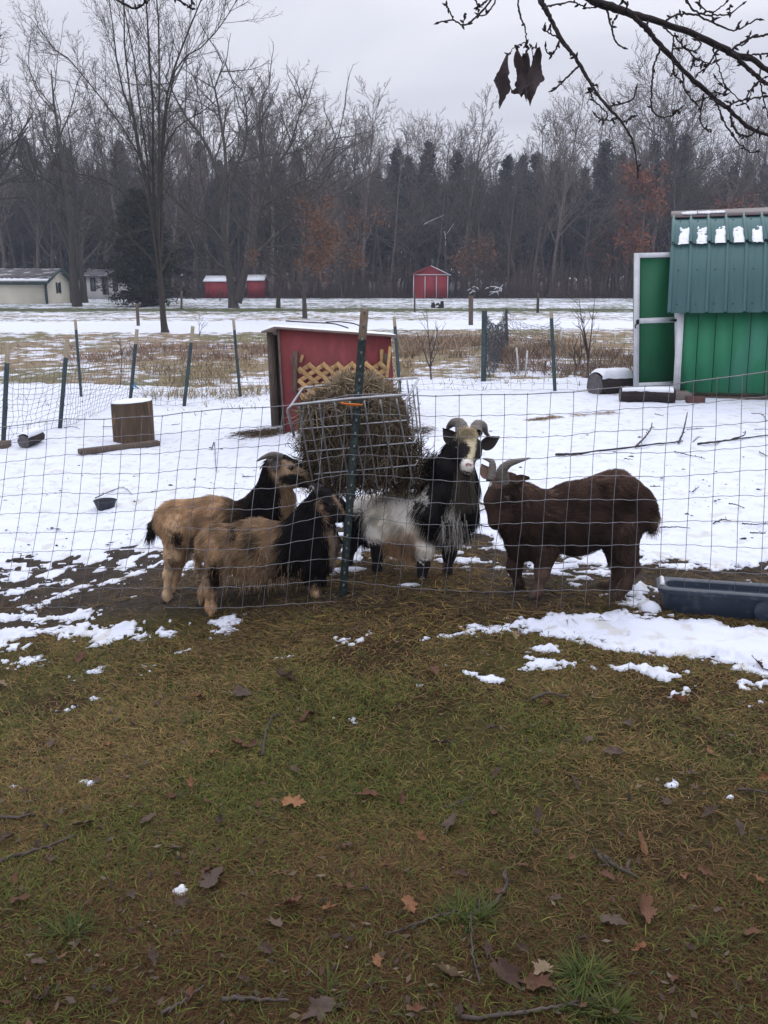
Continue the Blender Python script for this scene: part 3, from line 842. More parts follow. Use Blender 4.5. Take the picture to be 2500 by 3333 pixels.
big_tree(56, (905, 1002), 5.5, .11, cfgL, 'small dark leaning tree just past the two red sheds', lean=(.12, 0))
# double-trunked tree between the red sheds
rng = np.random.default_rng(54)
b3 = np.array(G(765, 1002)); b3[2] = gz(b3[0], b3[1]); s3 = b3[1] / FPX * 1.01
def up3(px, py): return np.array([(px - 765) * s3, 0, (1002 - py) * s3])
out3 = {0: [(smooth_path([up3(762, 1010), up3(758, 980), up3(752, 900), up3(740, 780), up3(745, 640)], 9), np.array([.36, .28, .22, .20, .185, .175, .165, .15, .13])),
            (smooth_path([up3(772, 985), up3(785, 940), up3(805, 880), up3(830, 800), up3(850, 720)], 9), np.array([.25, .25, .21, .185, .17, .16, .15, .14, .11]))]}
cf3 = dict(cfgL); cf3['n'] = [24, 9, 6, 5]; cf3['seg'] = [9, 8, 6, 4]
lim = [[(745, 640), (700, 520), (640, 420), (600, 330)], [(745, 640), (755, 500), (735, 380), (760, 290)], [(850, 720), (900, 600), (960, 520), (1010, 380)],
       [(850, 720), (860, 560), (850, 420), (880, 330)], [(752, 840), (690, 740), (610, 680), (560, 600)], [(810, 860), (900, 780), (1000, 700), (1080, 560), (1120, 400)],
       [(850, 720), (930, 640), (1010, 600), (1090, 480)], [(745, 640), (800, 560), (820, 460), (810, 350)], [(750, 880), (680, 850), (620, 800)]]
for si, sp in enumerate(lim):
    pts = np.array([up3(*q) for q in sp]); pts[:, 1] += np.linspace(0, rng.normal(0, 1.6), len(sp))
    pts = smooth_path(pts, 8, .05, si + 50); rad = np.linspace(.10, .020, 8)
    out3.setdefault(1, []).append((pts, rad))
    for j in range(12):
        t = .1 + .88 * (j + rng.random()) / 12
        i = min(int(t * 7), 6); q = pts[i] + (pts[i + 1] - pts[i]) * (t * 7 - i)
        tan = pts[i + 1] - pts[i]; tan /= np.linalg.norm(tan)
        w = rng.normal(0, 1, 3); w -= tan * (w @ tan); w /= np.linalg.norm(w)
        a = math.radians(rng.uniform(28, 60))
        grow(rng, q, tan * math.cos(a) + w * math.sin(a), (2.2 + 1.8 * rng.random()) * (1.15 - .5 * t), max(.03, rad[i] * .40), 2, cf3, out3)
tm, cm = tree_meshes('tree', out3, M['treebark'])
place_tree('bare_tree', 'big bare tree with a double black trunk standing between the two red sheds', 'tree', b3, [('trunk', tm), ('crown', cm)])
# young oak that kept some brown leaves
cfo = dict(CFG_SPREAD); cfo['n'] = [24, 8, 5]; cfo['t0'] = [.13, .15, .15]; cfo['len'] = [.50, .42, .45]; cfo['ang'] = [62, 40, 40]; cfo['rmin'] = .007; cfo['up'] = [.01, .05, .04, .02]; cfo['wig'] = [.03, .08, .12, .14]
b, out, rng = hero(61, (993, 1037), 6.6, .085, cfo, '', rend=.12)
tm, cm = tree_meshes('tree', out, M['treebark'])
tw = np.array([p[-1] for p, _ in out[3]]); tw = tw[(tw[:, 2] < 4.2) & ((tw[:, 0] > -.2) | (tw[:, 2] < 2.4))]
rr = np.random.default_rng(3); cl = tw[rr.integers(0, len(tw), 150)]
V, F = leaf_quads(rr, cl, 2300, .09, .15)
place_tree('oak_tree', 'slim young oak with clusters of brown leaves just behind the red goat hut', 'tree', b, [('trunk', tm), ('crown', cm), ('leaves', np_mesh('leaves', V, F, M['oakleaf2']))])
CFG_OAK = dict(CFG_SPREAD); CFG_OAK['len'] = [.27, .46, .46]; CFG_OAK['n'] = [26, 8, 5]
def leafy_oak(seed, px, Yt, H, label, nleaf, size, mat, zmax=1.0, cfg=CFG_SPREAD, sp=.35):
    rng = np.random.default_rng(seed); out = {}
    b = P(px, 930, Yt); b[2] = gz(b[0], Yt)
    c_ = dict(cfg); c_['t0'] = [.16, .15, .15]; c_['rmin'] = .02
    grow(rng, (0, 0, -.1), (rng.normal(0, .04), 0, 1), H, H * .016, 0, c_, out, .12)
    tm, cm = tree_meshes('tree', out, M['treebark_far'])
    tw = np.array([p[-1] for p, _ in out[2]]); tw = tw[tw[:, 2] < H * zmax]
    cl = tw[rng.integers(0, len(tw), max(12, nleaf // 60))]
    V, F = leaf_quads(rng, cl, nleaf, size, sp)
    return place_tree('oak_tree', label, 'tree', b, [('trunk', tm), ('crown', cm), ('leaves', np_mesh('leaves', V, F, mat))])
leafy_oak(71, 2075, 70.5, 10.0, 'tall oak covered in russet leaves at the wood edge beside the green shed', 2600, .21, M['oakleaf'], .95, cfg=CFG_OAK, sp=.34)
leafy_oak(72, 2010, 73.5, 6.0, 'low russet oak at the foot of the tall russet oak', 500, .20, M['oakleaf'], .8)
leafy_oak(73, 1545, 70.6, 4.2, 'small russet bushy oak at the wood edge past the red barn shed', 1500, .17, M['oakleaf2'], .95)
leafy_oak(74, 1110, 70.5, 4.6, 'small brown-leaved oak at the wood edge nearer the two red sheds', 900, .17, M['oakleaf2'], .9)
leafy_oak(75, 2370, 72.0, 7.5, 'russet-leaved oak showing just above the green shed roof', 900, .22, M['oakleaf'], .95)
# dark cedar beside the tall tree
rng = np.random.default_rng(81)
bc = np.array(P(470, 985, 50.0)); bc[2] = gz(bc[0], bc[1])
brs, anc, dirs = [], [], []
Hc = 5.6
for i in range(210):
    z = .35 + (Hc - .5) * (i / 210); t = z / Hc
    Lb = 2.55 * (1 - t) ** .6 * (.6 + .6 * rng.random()) + .1
    if t < .16: Lb *= .62
    az = rng.random() * 6.28; el = -.12 + .7 * t + rng.normal(0, .12)
    d = np.array([math.cos(az) * math.cos(el), math.sin(az) * math.cos(el), math.sin(el)]); q = np.array([0, 0, z])
    brs.append(np.array([q, q + d * Lb * .5, q + d * Lb + [0, 0, .1]]))
    for s in np.linspace(.25, 1.03, 13): anc.append(q + d * Lb * s + rng.normal(0, .09, 3)); dirs.append(d)
V, F = tubes(np.array(brs), np.tile([.04, .03, .01], (len(brs), 1)), 3)
a = np.array(anc); dd = np.array(dirs); idx = np.repeat(np.arange(len(a)), 7); n = len(idx)
u = dd[idx] + rng.normal(0, .6, (n, 3)); u /= np.linalg.norm(u, axis=1, keepdims=True)
w = np.cross(u, rng.normal(0, 1, (n, 3))); w /= np.linalg.norm(w, axis=1, keepdims=True)
c = a[idx] + rng.normal(0, .10, (n, 3)); ln = .14 + .14 * rng.random((n, 1)); wd = .03 + .025 * rng.random((n, 1))
Vn = np.stack([c - w * wd, c + w * wd, c + u * ln], 1).reshape(-1, 3)
tb = MB().tube(smooth_path([(0, 0, -.1), (.05, 0, 2.5), (0, 0, Hc)], 6), np.linspace(.2, .03, 6), 7)
place_tree('cedar_tree', 'dark bushy evergreen beside the tall fan shaped tree, wider than it is tall', 'tree', bc, [('trunk', np_mesh('trunk', np.concatenate(tb.V), [np.concatenate(tb.F4), np.concatenate(tb.F3)], M['treebark'])), ('branches', np_mesh('branches', V, F, M['treebark'])), ('crown', np_mesh('crown', Vn, np.arange(n * 3).reshape(n, 3), M['cedar']))])
# fallen snow-covered branches at the wood edge
mb = MB(); rng = np.random.default_rng(91)
for i in range(15):
    c = P(rng.uniform(1510, 1640), 955, 68.8 + rng.random()); c[2] = rng.uniform(.1, 1.0)
    e = c + rng.normal(0, .45, 3) * [1, .3, .5]
    mb.tube([c, (c + e) / 2 + [0, 0, .05], e], [.025, .032, .015], 4)
o = mb.build('brush_pile', M['roofsnow']); tag(o, 'tangle of snow covered fallen branches at the wood edge past the red barn shed', 'brush pile')
for k_, (pl, lab) in enumerate([([(1449, 800), (1451, 775), (1446, 752), (1452, 765), (1465, 745), (1478, 727)], 'thin snow topped dead branch hanging in the wood above the red barn shed'), ([(1380, 730), (1410, 715), (1445, 700)], 'short snow topped dead limb inside the wood')]):
    mb = MB(); mb.tube(smooth_path([P(a, b, 71.5) for a, b in pl], 8), np.linspace(.022, .008, 8), 5)
    tag(mb.build('snowy_branch', M['roofsnow']), lab, 'branch')
# ================================================================ FAR BUILDINGS
def quad_box(t, name, a, b, mat):            # hexahedron part from two 4-point faces
    return MB().hexa(a, b).build(name, mat, t)
# cream house: long side towards us on the left of the corner, gable end on the right
def cream_house():
    Yc = 55.0
    c = P(152, 981, Yc); z0 = c[2] = -.02
    s = Yc / FPX * 1.0
    zt = P(152, 916, Yc)[2]; zr = P(190, 877, Yc + 2)[2]
    A = np.array([c[0], Yc, 0]); Lf = np.array([-24.0, Yc + 1.0, 0])
    gx = P(231, 981, Yc + 3.2)[0]
    B = np.array([gx, Yc + 3.2, 0]); D = Lf + (B - A)
    t = thing('house', 'long cream house with green trim and one gable window behind the thick trunk', 'house', (A[0], A[1], 0))
    up = lambda p, z: np.array([p[0], p[1], z])
    mid = (A + B) / 2; mid2 = (Lf + D) / 2
    mb = MB()
    # walls as one closed prism with the gable
    v = [up(A, z0), up(B, z0), up(D, z0), up(Lf, z0), up(A, zt), up(B, zt), up(D, zt), up(Lf, zt), up(mid, zr), up(mid2, zr)]
    mb.add(v, [np.array([[0, 1, 5, 4], [1, 2, 6, 5], [2, 3, 7, 6], [3, 0, 4, 7]]), np.array([[4, 5, 8], [6, 7, 9]])])
    mb.build('wall', M['cream'], t)
    n = (B - A) / np.linalg.norm(B - A); ax = (A - Lf) / np.linalg.norm(A - Lf)
    for nm, e, other in (('roof', A, Lf), ('roof', B, D)):
        dz = np.array([0, 0, .06]); o = (e - mid) * .12
        p0 = up(e, zt) + o + ax * .25 - [0, 0, .08]; p1 = up(mid, zr) + ax * .25; p2 = up(mid2, zr) - ax * .25; p3 = up(other, zt) + o - ax * .25 - [0, 0, .08]
        MB().hexa([p0, p1, p2, p3], [p0 + dz, p1 + dz, p2 + dz, p3 + dz]).build(nm, M['shingle'], t)
    sn = MB()
    for k in range(40):
        q = up(A, zt) + (A - mid) * .12 + ax * .25 + (Lf - A) * (k / 40)
        q2 = q + (Lf - A) / 40
        inn = (mid - A) * .16; h = np.array([0, 0, (zr - zt) * .16 + .02])
        w1, w2 = .5 + .5 * vnoise(k * .7, 0, 3), .5 + .5 * vnoise(k * .7 + .7, 0, 3)
        sn.hexa([q, q2, q2 + inn * w2 + h * w2, q + inn * w1 + h * w1], [x + [0, 0, .07] for x in (q, q2, q2 + inn * w2 + h * w2, q + inn * w1 + h * w1)])
    sn.build('roof_snow', M['roofsnow'], t)
    f = up(A, zt) + (A - mid) * .12
    MB().bar(f + ax * .25 - [0, 0, .12] - n * .03, f - ax * 15 - [0, 0, .12] - n * .03, .06, .14).build('fascia', M['greentrim'], t)
    MB().bar(up(A, z0) - n * .03 + ax * .03, up(A, zt - .05) - n * .03 + ax * .03, .12, .12, up=(1, 0, 0)).build('corner_board', M['greentrim'], t)
    MB().bar(up(B, z0) + n * .03 + ax * .03, up(B, zt - .05) + n * .03 + ax * .03, .10, .10, up=(1, 0, 0)).build('corner_board', M['greentrim'], t)
    for e in (A, B):
        MB().bar(up(e, zt) + (e - mid) * .1 + ax * .28 - [0, 0, .04], up(mid, zr) + ax * .28 + [0, 0, .02], .06, .12).build('rake_board', M['greentrim'], t)
    wc = A + (B - A) * .50 + ax * .02; zc = P(193, 937, Yc + 1.5)[2]
    w = MB()
    for du, dz, ww, hh in ((-.24, 0, .08, .66), (.24, 0, .08, .66), (0, .30, .4, .08), (0, -.30, .4, .08), (0, 0, .4, .05)):
        w.box(wc + n * du + ax * .02 + [0, 0, zc], (.06, ww, hh), R=np.stack([ax, n, [0, 0, 1]], 1))
    wo = w.build('window', M['greentrim'], t)
    MB().box(wc + [0, 0, zc], (.02, .42, .56), R=np.stack([ax, n, [0, 0, 1]], 1)).build('pane', M['glass'], wo)
    MB().tube([up(mid2, zr) + ax * 21 + [0, 0, -.2], up(mid2, zr) + ax * 21 + [0, 0, .25]], .07, 6).build('vent_pipe', M['shingle'], t)
cream_house()
def pale_house():
    Y0 = 68.0
    L, R_ = P(285, 966, Y0), P(425, 966, Y0)
    zt = P(300, 902, Y0)[2]; z0 = 0
    t = thing('house', 'low pale house with a dark door partly hidden by the cedar', 'house', ((L[0] + R_[0]) / 2, Y0, 0))
    x0, x1 = L[0], R_[0]
    mb = MB().box(((x0 + x1) / 2, Y0 + 2, (zt + z0) / 2), (x1 - x0, 4, zt - z0)); mb.build('wall', M['cream2'], t)
    MB().hexa([(x0 - .3, Y0 - .4, zt), (x1 + .3, Y0 - .4, zt), (x1 + .3, Y0 + 2, zt + .45), (x0 - .3, Y0 + 2, zt + .45)], [(x0 - .3, Y0 - .4, zt + .1), (x1 + .3, Y0 - .4, zt + .1), (x1 + .3, Y0 + 2, zt + .55), (x0 - .3, Y0 + 2, zt + .55)]).build('roof', M['shingle'], t)
    xd = P(339, 940, Y0)[0]
    MB().box((xd, Y0 - .03, .95), (.22, .08, 1.3)).build('door', M['black'], t)
    MB().box((xd + .24, Y0 - .03, .95), (.2, .06, 1.25)).build('door_panel', M['glass'], t)
    for px in (303, 376):
        xw = P(px, 930, Y0)[0]
        w = MB()
        for dx, dz, a, b in ((-.16, 0, .05, .95), (.16, 0, .05, .95), (0, .45, .3, .05), (0, -.45, .3, .05)): w.box((xw + dx, Y0 - .03, 1.02 + dz), (a, .06, b))
        wo = w.build('window', M['black'], t)
        MB().box((xw, Y0 - .01, 1.02), (.28, .03, .86)).build('pane', M['glass'], wo)
pale_house()
def red_shed(px0, px1, ytop, ybot, yroof, Y0, depth, label, side=True):
    a, b = P(px0, ybot, Y0), P(px1, ybot, Y0)
    zt = P(px0, ytop, Y0)[2]; zr = P(px0, yroof, Y0 + depth / 2)[2]
    x0, x1 = a[0], b[0]
    t = thing('garden_shed', label, 'shed', ((x0 + x1) / 2, Y0, 0), 'red sheds at the edge of the wood')
    MB().box(((x0 + x1) / 2, Y0 + depth / 2, zt / 2), (x1 - x0, depth, zt)).build('wall', M['shedred'], t)
    gm = MB()
    for x in (x0, x1): gm.add([(x, Y0, zt), (x, Y0 + depth, zt), (x, Y0 + depth / 2, zr)], np.array([[0, 1, 2]]))
    gm.build('gable', M['shedred'], t)
    for s in (0, 1):
        e = Y0 - .1 if s == 0 else Y0 + depth + .1
        q = [(x0 - .12, e, zt - .02), (x1 + .12, e, zt - .02), (x1 + .12, Y0 + depth / 2, zr), (x0 - .12, Y0 + depth / 2, zr)]
        MB().hexa(q, [(x, y, z + .07) for x, y, z in q]).build('roof', M['roofsnow'], t)
    rm = MB()
    for k in range(int((x1 - x0) / .3)): rm.box((x0 + .15 + k * .3, Y0 - .015, zt / 2), (.05, .03, zt - .02))
    rm.build('wall_ribs', M['shedred'], t)
    return t
red_shed(669, 747, 916, 962, 900, 70.5, 2.4, 'wide red shed with a snowy roof just past the dark cedar')
red_shed(806, 857, 913, 960, 897, 71.5, 2.8, 'narrower red shed with a snowy roof just past the double black trunk')
def gable_shed():
    Y0 = 70.0
    x0, x1 = P(1346, 968, Y0)[0], P(1457, 968, Y0)[0]
    zt = P(1346, 893, Y0)[2]; zr = P(1399, 866, Y0)[2]; dp = 3.2; xm = (x0 + x1) / 2
    t = thing('barn_shed', 'red barn shed with white edge trim and sliding doors at the wood edge', 'shed', (xm, Y0, 0), 'red sheds at the edge of the wood')
    v = [(x0, Y0, 0), (x1, Y0, 0), (x1, Y0 + dp, 0), (x0, Y0 + dp, 0), (x0, Y0, zt), (x1, Y0, zt), (x1, Y0 + dp, zt), (x0, Y0 + dp, zt), (xm, Y0, zr), (xm, Y0 + dp, zr)]
    MB().add(v, [np.array([[0, 1, 5, 4], [1, 2, 6, 5], [2, 3, 7, 6], [3, 0, 4, 7]]), np.array([[4, 5, 8], [6, 7, 9]])]).build('wall', M['shedred'], t)
    for sx, xe in ((-1, x0), (1, x1)):
        q = [(xe + .22 * sx, Y0 - .2, zt - .08), (xm, Y0 - .2, zr), (xm, Y0 + dp + .2, zr), (xe + .22 * sx, Y0 + dp + .2, zt - .08)]
        MB().hexa(q, [(a, b, c + .05) for a, b, c in q]).build('roof', M['shedred'] if sx < 0 else M['roofsnow'], t)
    w = M['whitemetal']
    for px in (1346, 1457): MB().box((P(px, 950, Y0)[0], Y0 - .03, zt / 2), (.06, .05, zt)).build('corner_trim', w, t)
    MB().box((xm, Y0 - .06, zt - .02), (x1 - x0, .06, .06)).build('door_track', w, t)
    xa, xb = P(1382, 930, Y0)[0], P(1419, 930, Y0)[0]
    for a, b in ((xa, xb), (xb, x1 - .06)):
        d = MB().box(((a + b) / 2, Y0 - .035, zt / 2 - .06), (b - a - .03, .03, zt - .16)).build('door', M['shedred'], t)
        MB().box((a + .03, Y0 - .06, zt / 2 - .06), (.05, .03, zt - .16)).build('door_edge', w, d)
gable_shed()
# black stump out in the field, field posts
g = GS(1425, 1002); t = thing('tree_stump', 'small black broken stump in the snowy field, with snow in its hollow', 'stump', g)
mb = MB()
for dx, h, r in ((-.22, .26, .11), (0, .22, .12), (.2, .34, .10), (.08, .16, .14)): mb.tube([g + [dx, 0, -.05], g + [dx * 1.05, 0, h * .6], g + [dx * 1.1, .02, h]], [r * 1.1, r, r * .7], 7)
mb.build('wood', M['logbark'], t)
MB().tube([g + [-.12, -.1, .05], g + [.03, -.1, .10]], [.05, .04], 6).build('snow_cap', M['roofsnow'], t)
def field_post(px0, py0, px1, py1, r, label, mat='oldwood'):
    g = GS(px1, py1); top = P(px0, py0, g[1])
    mb = MB().tube(np.linspace(g - [0, 0, .2], top, 4), r, 8)
    tag(mb.build('fence_post', M[mat]), label, 'post', 'posts standing out in the field')
field_post(446, 987, 450, 1060, .055, 'wooden field post standing past the tipped steel posts, directly above the stump')
field_post(1533, 962, 1533, 1058, .075, 'thick wooden field post in line with the road past the hut')
field_post(1752, 953, 1750, 1018, .06, 'wooden field post between the thick post and the green shed door', 'bark')
field_post(1350, 955, 1350, 1017, .035, 'thin field post in front of the red barn shed', 'bark')
field_post(591, 945, 590, 1006, .05, 'wooden field post beside the cedar at its trunk side')
field_post(716, 935, 716, 978, .04, 'thin field post in front of the wide red shed', 'bark')

# ================================================================ GREEN SHED
def green_shed():
    g = G(2216, 1300); Y0 = g[1]; pxm = zdepth(g) / FPX
    Xl = P(2216, 1150, Y0)[0]; Xr = Xl + 3.3; dp = 2.4
    zb = P(2250, 1287, Y0)[2]; zw = P(2250, 1018, Y0)[2]
    t = thing('garden_shed', 'bright green shed with a teal metal barn roof and its door swung open', 'shed', (Xl, Y0, 0))
    # siding: board by board, narrow grooves between
    bw = 52 * pxm; n = int((Xr - Xl) / bw) + 1
    for k in range(n):
        a = Xl + k * bw; b = min(a + bw, Xr)
        MB().hexa([(a + .004, Y0, zb), (b - .004, Y0, zb), (b - .004, Y0 + .02, zb), (a + .004, Y0 + .02, zb)], [(a + .004, Y0, zw + .1), (b - .004, Y0, zw + .1), (b - .004, Y0 + .02, zw + .1), (a + .004, Y0 + .02, zw + .1)]).build('board', M['green_wall'], t)
    MB().box(((Xl + Xr) / 2, Y0 + .035, (zb + zw) / 2), (Xr - Xl - .02, .02, zw - zb)).build('wall_backing', M['darkwood'], t)
    MB().box(((Xl + Xr) / 2, Y0 + dp, (zb + zw) / 2 + .2), (Xr - Xl, .05, zw - zb + .4)).build('rear_wall', M['green_wall'], t)
    # end wall with the doorway (open, dark inside)
    em = MB(); em.box((Xl + .02, Y0 + .22, (zb + zw) / 2), (.04, .36, zw - zb)); em.box((Xl + .02, Y0 + dp - .5, (zb + zw) / 2), (.04, .95, zw - zb))
    zbk = P(2200, 795, Y0 + .30)[2]; zrd = P(2250, 700, Y0 + dp / 2)[2]
    em.hexa([(Xl, Y0 + .1, zw + .002), (Xl, Y0 + dp - .1, zw + .002), (Xl, Y0 + dp - .4, zbk), (Xl, Y0 + .4, zbk)], [(Xl + .04, Y0 + .1, zw + .002), (Xl + .04, Y0 + dp - .1, zw + .002), (Xl + .04, Y0 + dp - .4, zbk), (Xl + .04, Y0 + .4, zbk)])
    em.hexa([(Xl, Y0 + .4, zbk + .002), (Xl, Y0 + dp - .4, zbk + .002), (Xl, Y0 + dp / 2 + .05, zrd - .05), (Xl, Y0 + dp / 2 - .05, zrd - .05)], [(Xl + .04, Y0 + .4, zbk + .002), (Xl + .04, Y0 + dp - .4, zbk + .002), (Xl + .04, Y0 + dp / 2 + .05, zrd - .05), (Xl + .04, Y0 + dp / 2 - .05, zrd - .05)])
    em.build('end_wall', M['green_wall'], t)
    MB().box(((Xl + Xr) / 2, Y0 + dp / 2, zb + .02), (Xr - Xl, dp, .04)).build('floor_deck', M['oldwood'], t)
    # white corner board (a little proud of the siding) and the open door jamb
    MB().box((Xl - .012, Y0 - .012, (zb + zw) / 2), (.075, .05, zw - zb + .06)).build('corner_board', M['white_trim'], t)
    MB().box((Xl - .03, Y0 + .06, (zb + zw) / 2), (.05, .08, zw - zb + .06)).build('door_jamb', M['white_trim'], t)
    # metal roof: lower steep slope and upper slope, ribbed sheets
    xe = P(2197, 1020, Y0 - .14)[0]; xe2 = P(2205, 795, Y0 + .28)[0]
    lowA = np.array([xe, Y0 - .14, P(2197, 1019, Y0 - .14)[2]]); lowB = np.array([xe, Y0 + .28, P(2205, 797, Y0 + .28)[2]])
    upA = lowB + [0, -.05, .012]; upB = np.array([xe, Y0 + dp / 2, P(2210, 697, Y0 + dp / 2)[2]])
    pitch = 55.5 * pxm
    W = Xr + .15 - xe
    def ribbed(p0, p1, name):
        d = (p1 - p0); nrm = np.cross([1, 0, 0], d); nrm /= np.linalg.norm(nrm)
        if nrm[1] > 0: nrm = -nrm
        n = int(W / pitch) + 1
        for k in range(n):
            a = p0[0] + k * pitch - .02
            # one sheet bay: flat pan with a raised rib at its left edge
            prof = [(0, 0), (.012, .034), (.032, .034), (.046, 0), (.056, .012), (.066, 0), (pitch * .48, 0), (pitch * .5, .004), (pitch * .52, 0), (pitch, 0)]
            v, f = [], []
            for off in (0, -.003):
                for e in (p0, p1):
                    for u, h in prof: v.append(np.array([a + u, e[1], e[2]]) + nrm * (h + off))
            m_ = len(prof)
            for i in range(m_ - 1):
                f.append([i, i + 1, m_ + i + 1, m_ + i]); f.append([2 * m_ + i, 3 * m_ + i, 3 * m_ + i + 1, 2 * m_ + i + 1])
                f.append([i, 2 * m_ + i, 2 * m_ + i + 1, i + 1])
            o = MB().add(v, np.array(f)).build(name, M['roofmetal'], t)
            sc = MB()
            for tt in ((.12, .62) if name == 'roof_panel' else (.72,)):
                q = np.array([a + pitch * .5, 0, 0]) + (p0 + d * tt) * [0, 1, 1] + nrm * .006
                sc.tube([q - nrm * .004, q + nrm * .006], .008, 6)
            sc.build('screw', M['black'], o)
        return nrm
    nl = ribbed(lowA, lowB, 'roof_panel'); nu = ribbed(upA, upB, 'upper_roof_panel')
    # rear slopes
    lowC = np.array([xe, Y0 + dp + .14, lowA[2]]); lowD = np.array([xe, Y0 + dp - .28, lowB[2]])
    for a, b in ((lowD, lowC), (upB, lowD)):
        q = [a, a + [W, 0, 0], b + [W, 0, 0], b]
        MB().hexa(q, [p + [0, 0, .012] for p in q]).build('rear_roof_panel', M['roofmetal'], t)
    # ridge cap
    for sy in (-1, 1):
        q = [upB + [-.03, 0, .035], upB + [W, 0, .035], upB + [W, sy * .20, -.058], upB + [-.03, sy * .20, -.058]]
        MB().hexa(q, [p + [0, 0, .008] for p in q]).build('ridge_cap', M['ridge'], t)
    # snow lying in the pans of the upper slope
    n = int(W / pitch) + 1; d = upB - upA
    rs = np.random.default_rng(17)
    for k in range(n):
        a = upA[0] + k * pitch + .03; nn, mm = 12, 16
        top = .56 + .06 * rs.random()
        U, T = np.meshgrid(np.linspace(0, 1, nn), np.linspace(-.01, top, mm))
        cov = fbm(U * 2.2 + k * 7, T * 16, 31 + k, 4) - .27 - .40 * S01((T - top + .30) / .30)
        edge = np.minimum(np.minimum(U, 1 - U) * 8, np.minimum(T + .02, top - T) * 12).clip(0, 1)
        x = a + .035 + U * (pitch - .085) + T * .03 + .03 * (fbm(U * 0 + k * 3, T * 14, 7, 3) - .5)
        p = upA + T[..., None] * d + nu * ((.022 * S01(cov * 5 + .25) * edge ** .5) - .004 + .0)[..., None]
        p[..., 0] = x
        i = np.arange(nn * mm).reshape(mm, nn)
        F = np.stack([i[:-1, :-1], i[:-1, 1:], i[1:, 1:], i[1:, :-1]], -1).reshape(-1, 4)
        MB().add(p, F).build('snow_patch', M['roofsnow'], t, smooth=True)
    sn = MB()
    for a_, b_ in ((.10, .26), (.30, .62)):
        for q in range(9):
            u = a_ + (b_ - a_) * q / 9; x = xe + u; h = .012
            sn.box((x + .02, Y0 + dp / 2 - .10 - .012 * rs.random(), upB[2] + .003), (.045, .09 * (.4 + .6 * rs.random()), h), R=np.array([[1, 0, 0], [0, .9, -.43], [0, .43, .9]]))
    sn.build('ridge_snow', M['roofsnow'], t)
    # the open door, folded out to the side of the shed
    Yd = Y0 + .33
    def D(px, py, dy=0.): return P(px, py, Yd + dy)
    tl, tr, bl, br = (2074, 820), (2222, 820), (2063, 1256), (2212, 1250)
    door = MB().hexa([D(*tl), D(*tr), D(*br), D(*bl)], [D(*tl) + [0, .03, 0], D(*tr) + [0, .03, 0], D(*br) + [0, .03, 0], D(*bl) + [0, .03, 0]]).build('door', M['green_door'], t)
    fr = M['white_trim']
    def strip(a, b, c, d): 
        o_ = np.array([0, -.022, 0]); q = [D(*a), D(*b), D(*c), D(*d)]
        MB().hexa([p + o_ for p in q], [p + [0, -.002, 0] for p in q]).build('door_frame', fr, door)
    strip((2074, 820), (2092, 820), (2079, 1256), (2062, 1256))
    strip((2203, 838), (2222, 838), (2212, 1250), (2198, 1250))
    strip((2092.5, 820), (2222, 820), (2222, 836), (2092, 836))
    strip((2083.5, 1033), (2201, 1031), (2200, 1049), (2083, 1050))
    strip((2079.5, 1243), (2198, 1241), (2198, 1255), (2079, 1256))
    lt = MB(); q = D(2078, 1044) - [0, .04, 0]
    lt.box(q, (.03, .03, .05)); lt.tube([q + [0, -.02, -.02], q + [-.035, -.03, -.04], q + [-.03, -.03, -.075], q + [0, -.03, -.075]], .009, 6)
    lt.build('latch', M['black'], door)
    for py in (1042, 1245):
        q = D(2205, py) - [0, .032, 0]
        MB().hexa([q + [-.09, 0, 0], q + [.05, 0, -.025], q + [.05, 0, .025], q + [-.09, 0, .006]], [q + [-.09, .008, 0], q + [.05, .008, -.025], q + [.05, .008, .025], q + [-.09, .008, .006]]).build('hinge', M['black'], door)
    # base rail and skids
    MB().box(((Xl + Xr) / 2, Y0 + .06, zb - .022), (Xr - Xl + .02, .14, .034)).build('base_rail', M['oldwood'], t)
    MB().box(((Xl + Xr) / 2, Y0 + .5, zb - .09), (Xr - Xl, .12, .10)).build('skid', M['darkwood'], t)
    MB().box(((Xl + Xr) / 2, Y0 + dp - .3, zb - .09), (Xr - Xl, .12, .10)).build('skid', M['darkwood'], t)
    # the shed stands turned so that its end wall is hidden; the door stands out square to our view
    t.rotation_euler = (0, -math.radians(1.2), -math.radians(16.5)); door.rotation_euler = (0, 0, math.radians(16.5))
    return Y0, Xl, zb
SHY, SHX, SHZB = green_shed()
def block(px0, px1, py0, py1, dep, mat, name, label, cat, seed=0, rz=0.0):
    g = GS((px0 + px1) / 2, py1); s = zdepth(g) / FPX
    w = (px1 - px0) * s; h = (py1 - py0) * s
    rs = np.random.default_rng(seed)
    mb = MB()
    v = np.array([[x, y, z] for x in (-1, 1) for y in (-1, 1) for z in (0, 1)], float) * [w / 2, dep / 2, h + .02] - [0, 0, .02]
    v += rs.normal(0, .006, v.shape)
    mb.add(v @ rotz(rz).T + g + [0, dep / 2, 0], BOXF)
    o = mb.build(name, M[mat])
    mod = o.modifiers.new('bevel', 'BEVEL'); mod.width = .008; mod.segments = 2
    tag(o, label, cat); return o
block(2200, 2252, 1287, 1309, .22, 'concrete', 'concrete_block', 'grey block propping the corner of the green shed', 'block', 1)
block(2240, 2296, 1300, 1319, .12, 'brick', 'paving_brick', 'red paving brick on the snow below the green wall', 'brick', 2, -.05)
block(2478, 2560, 1289, 1302, .2, 'concrete', 'concrete_block', 'brown block under the green shed at the picture edge', 'block', 3)

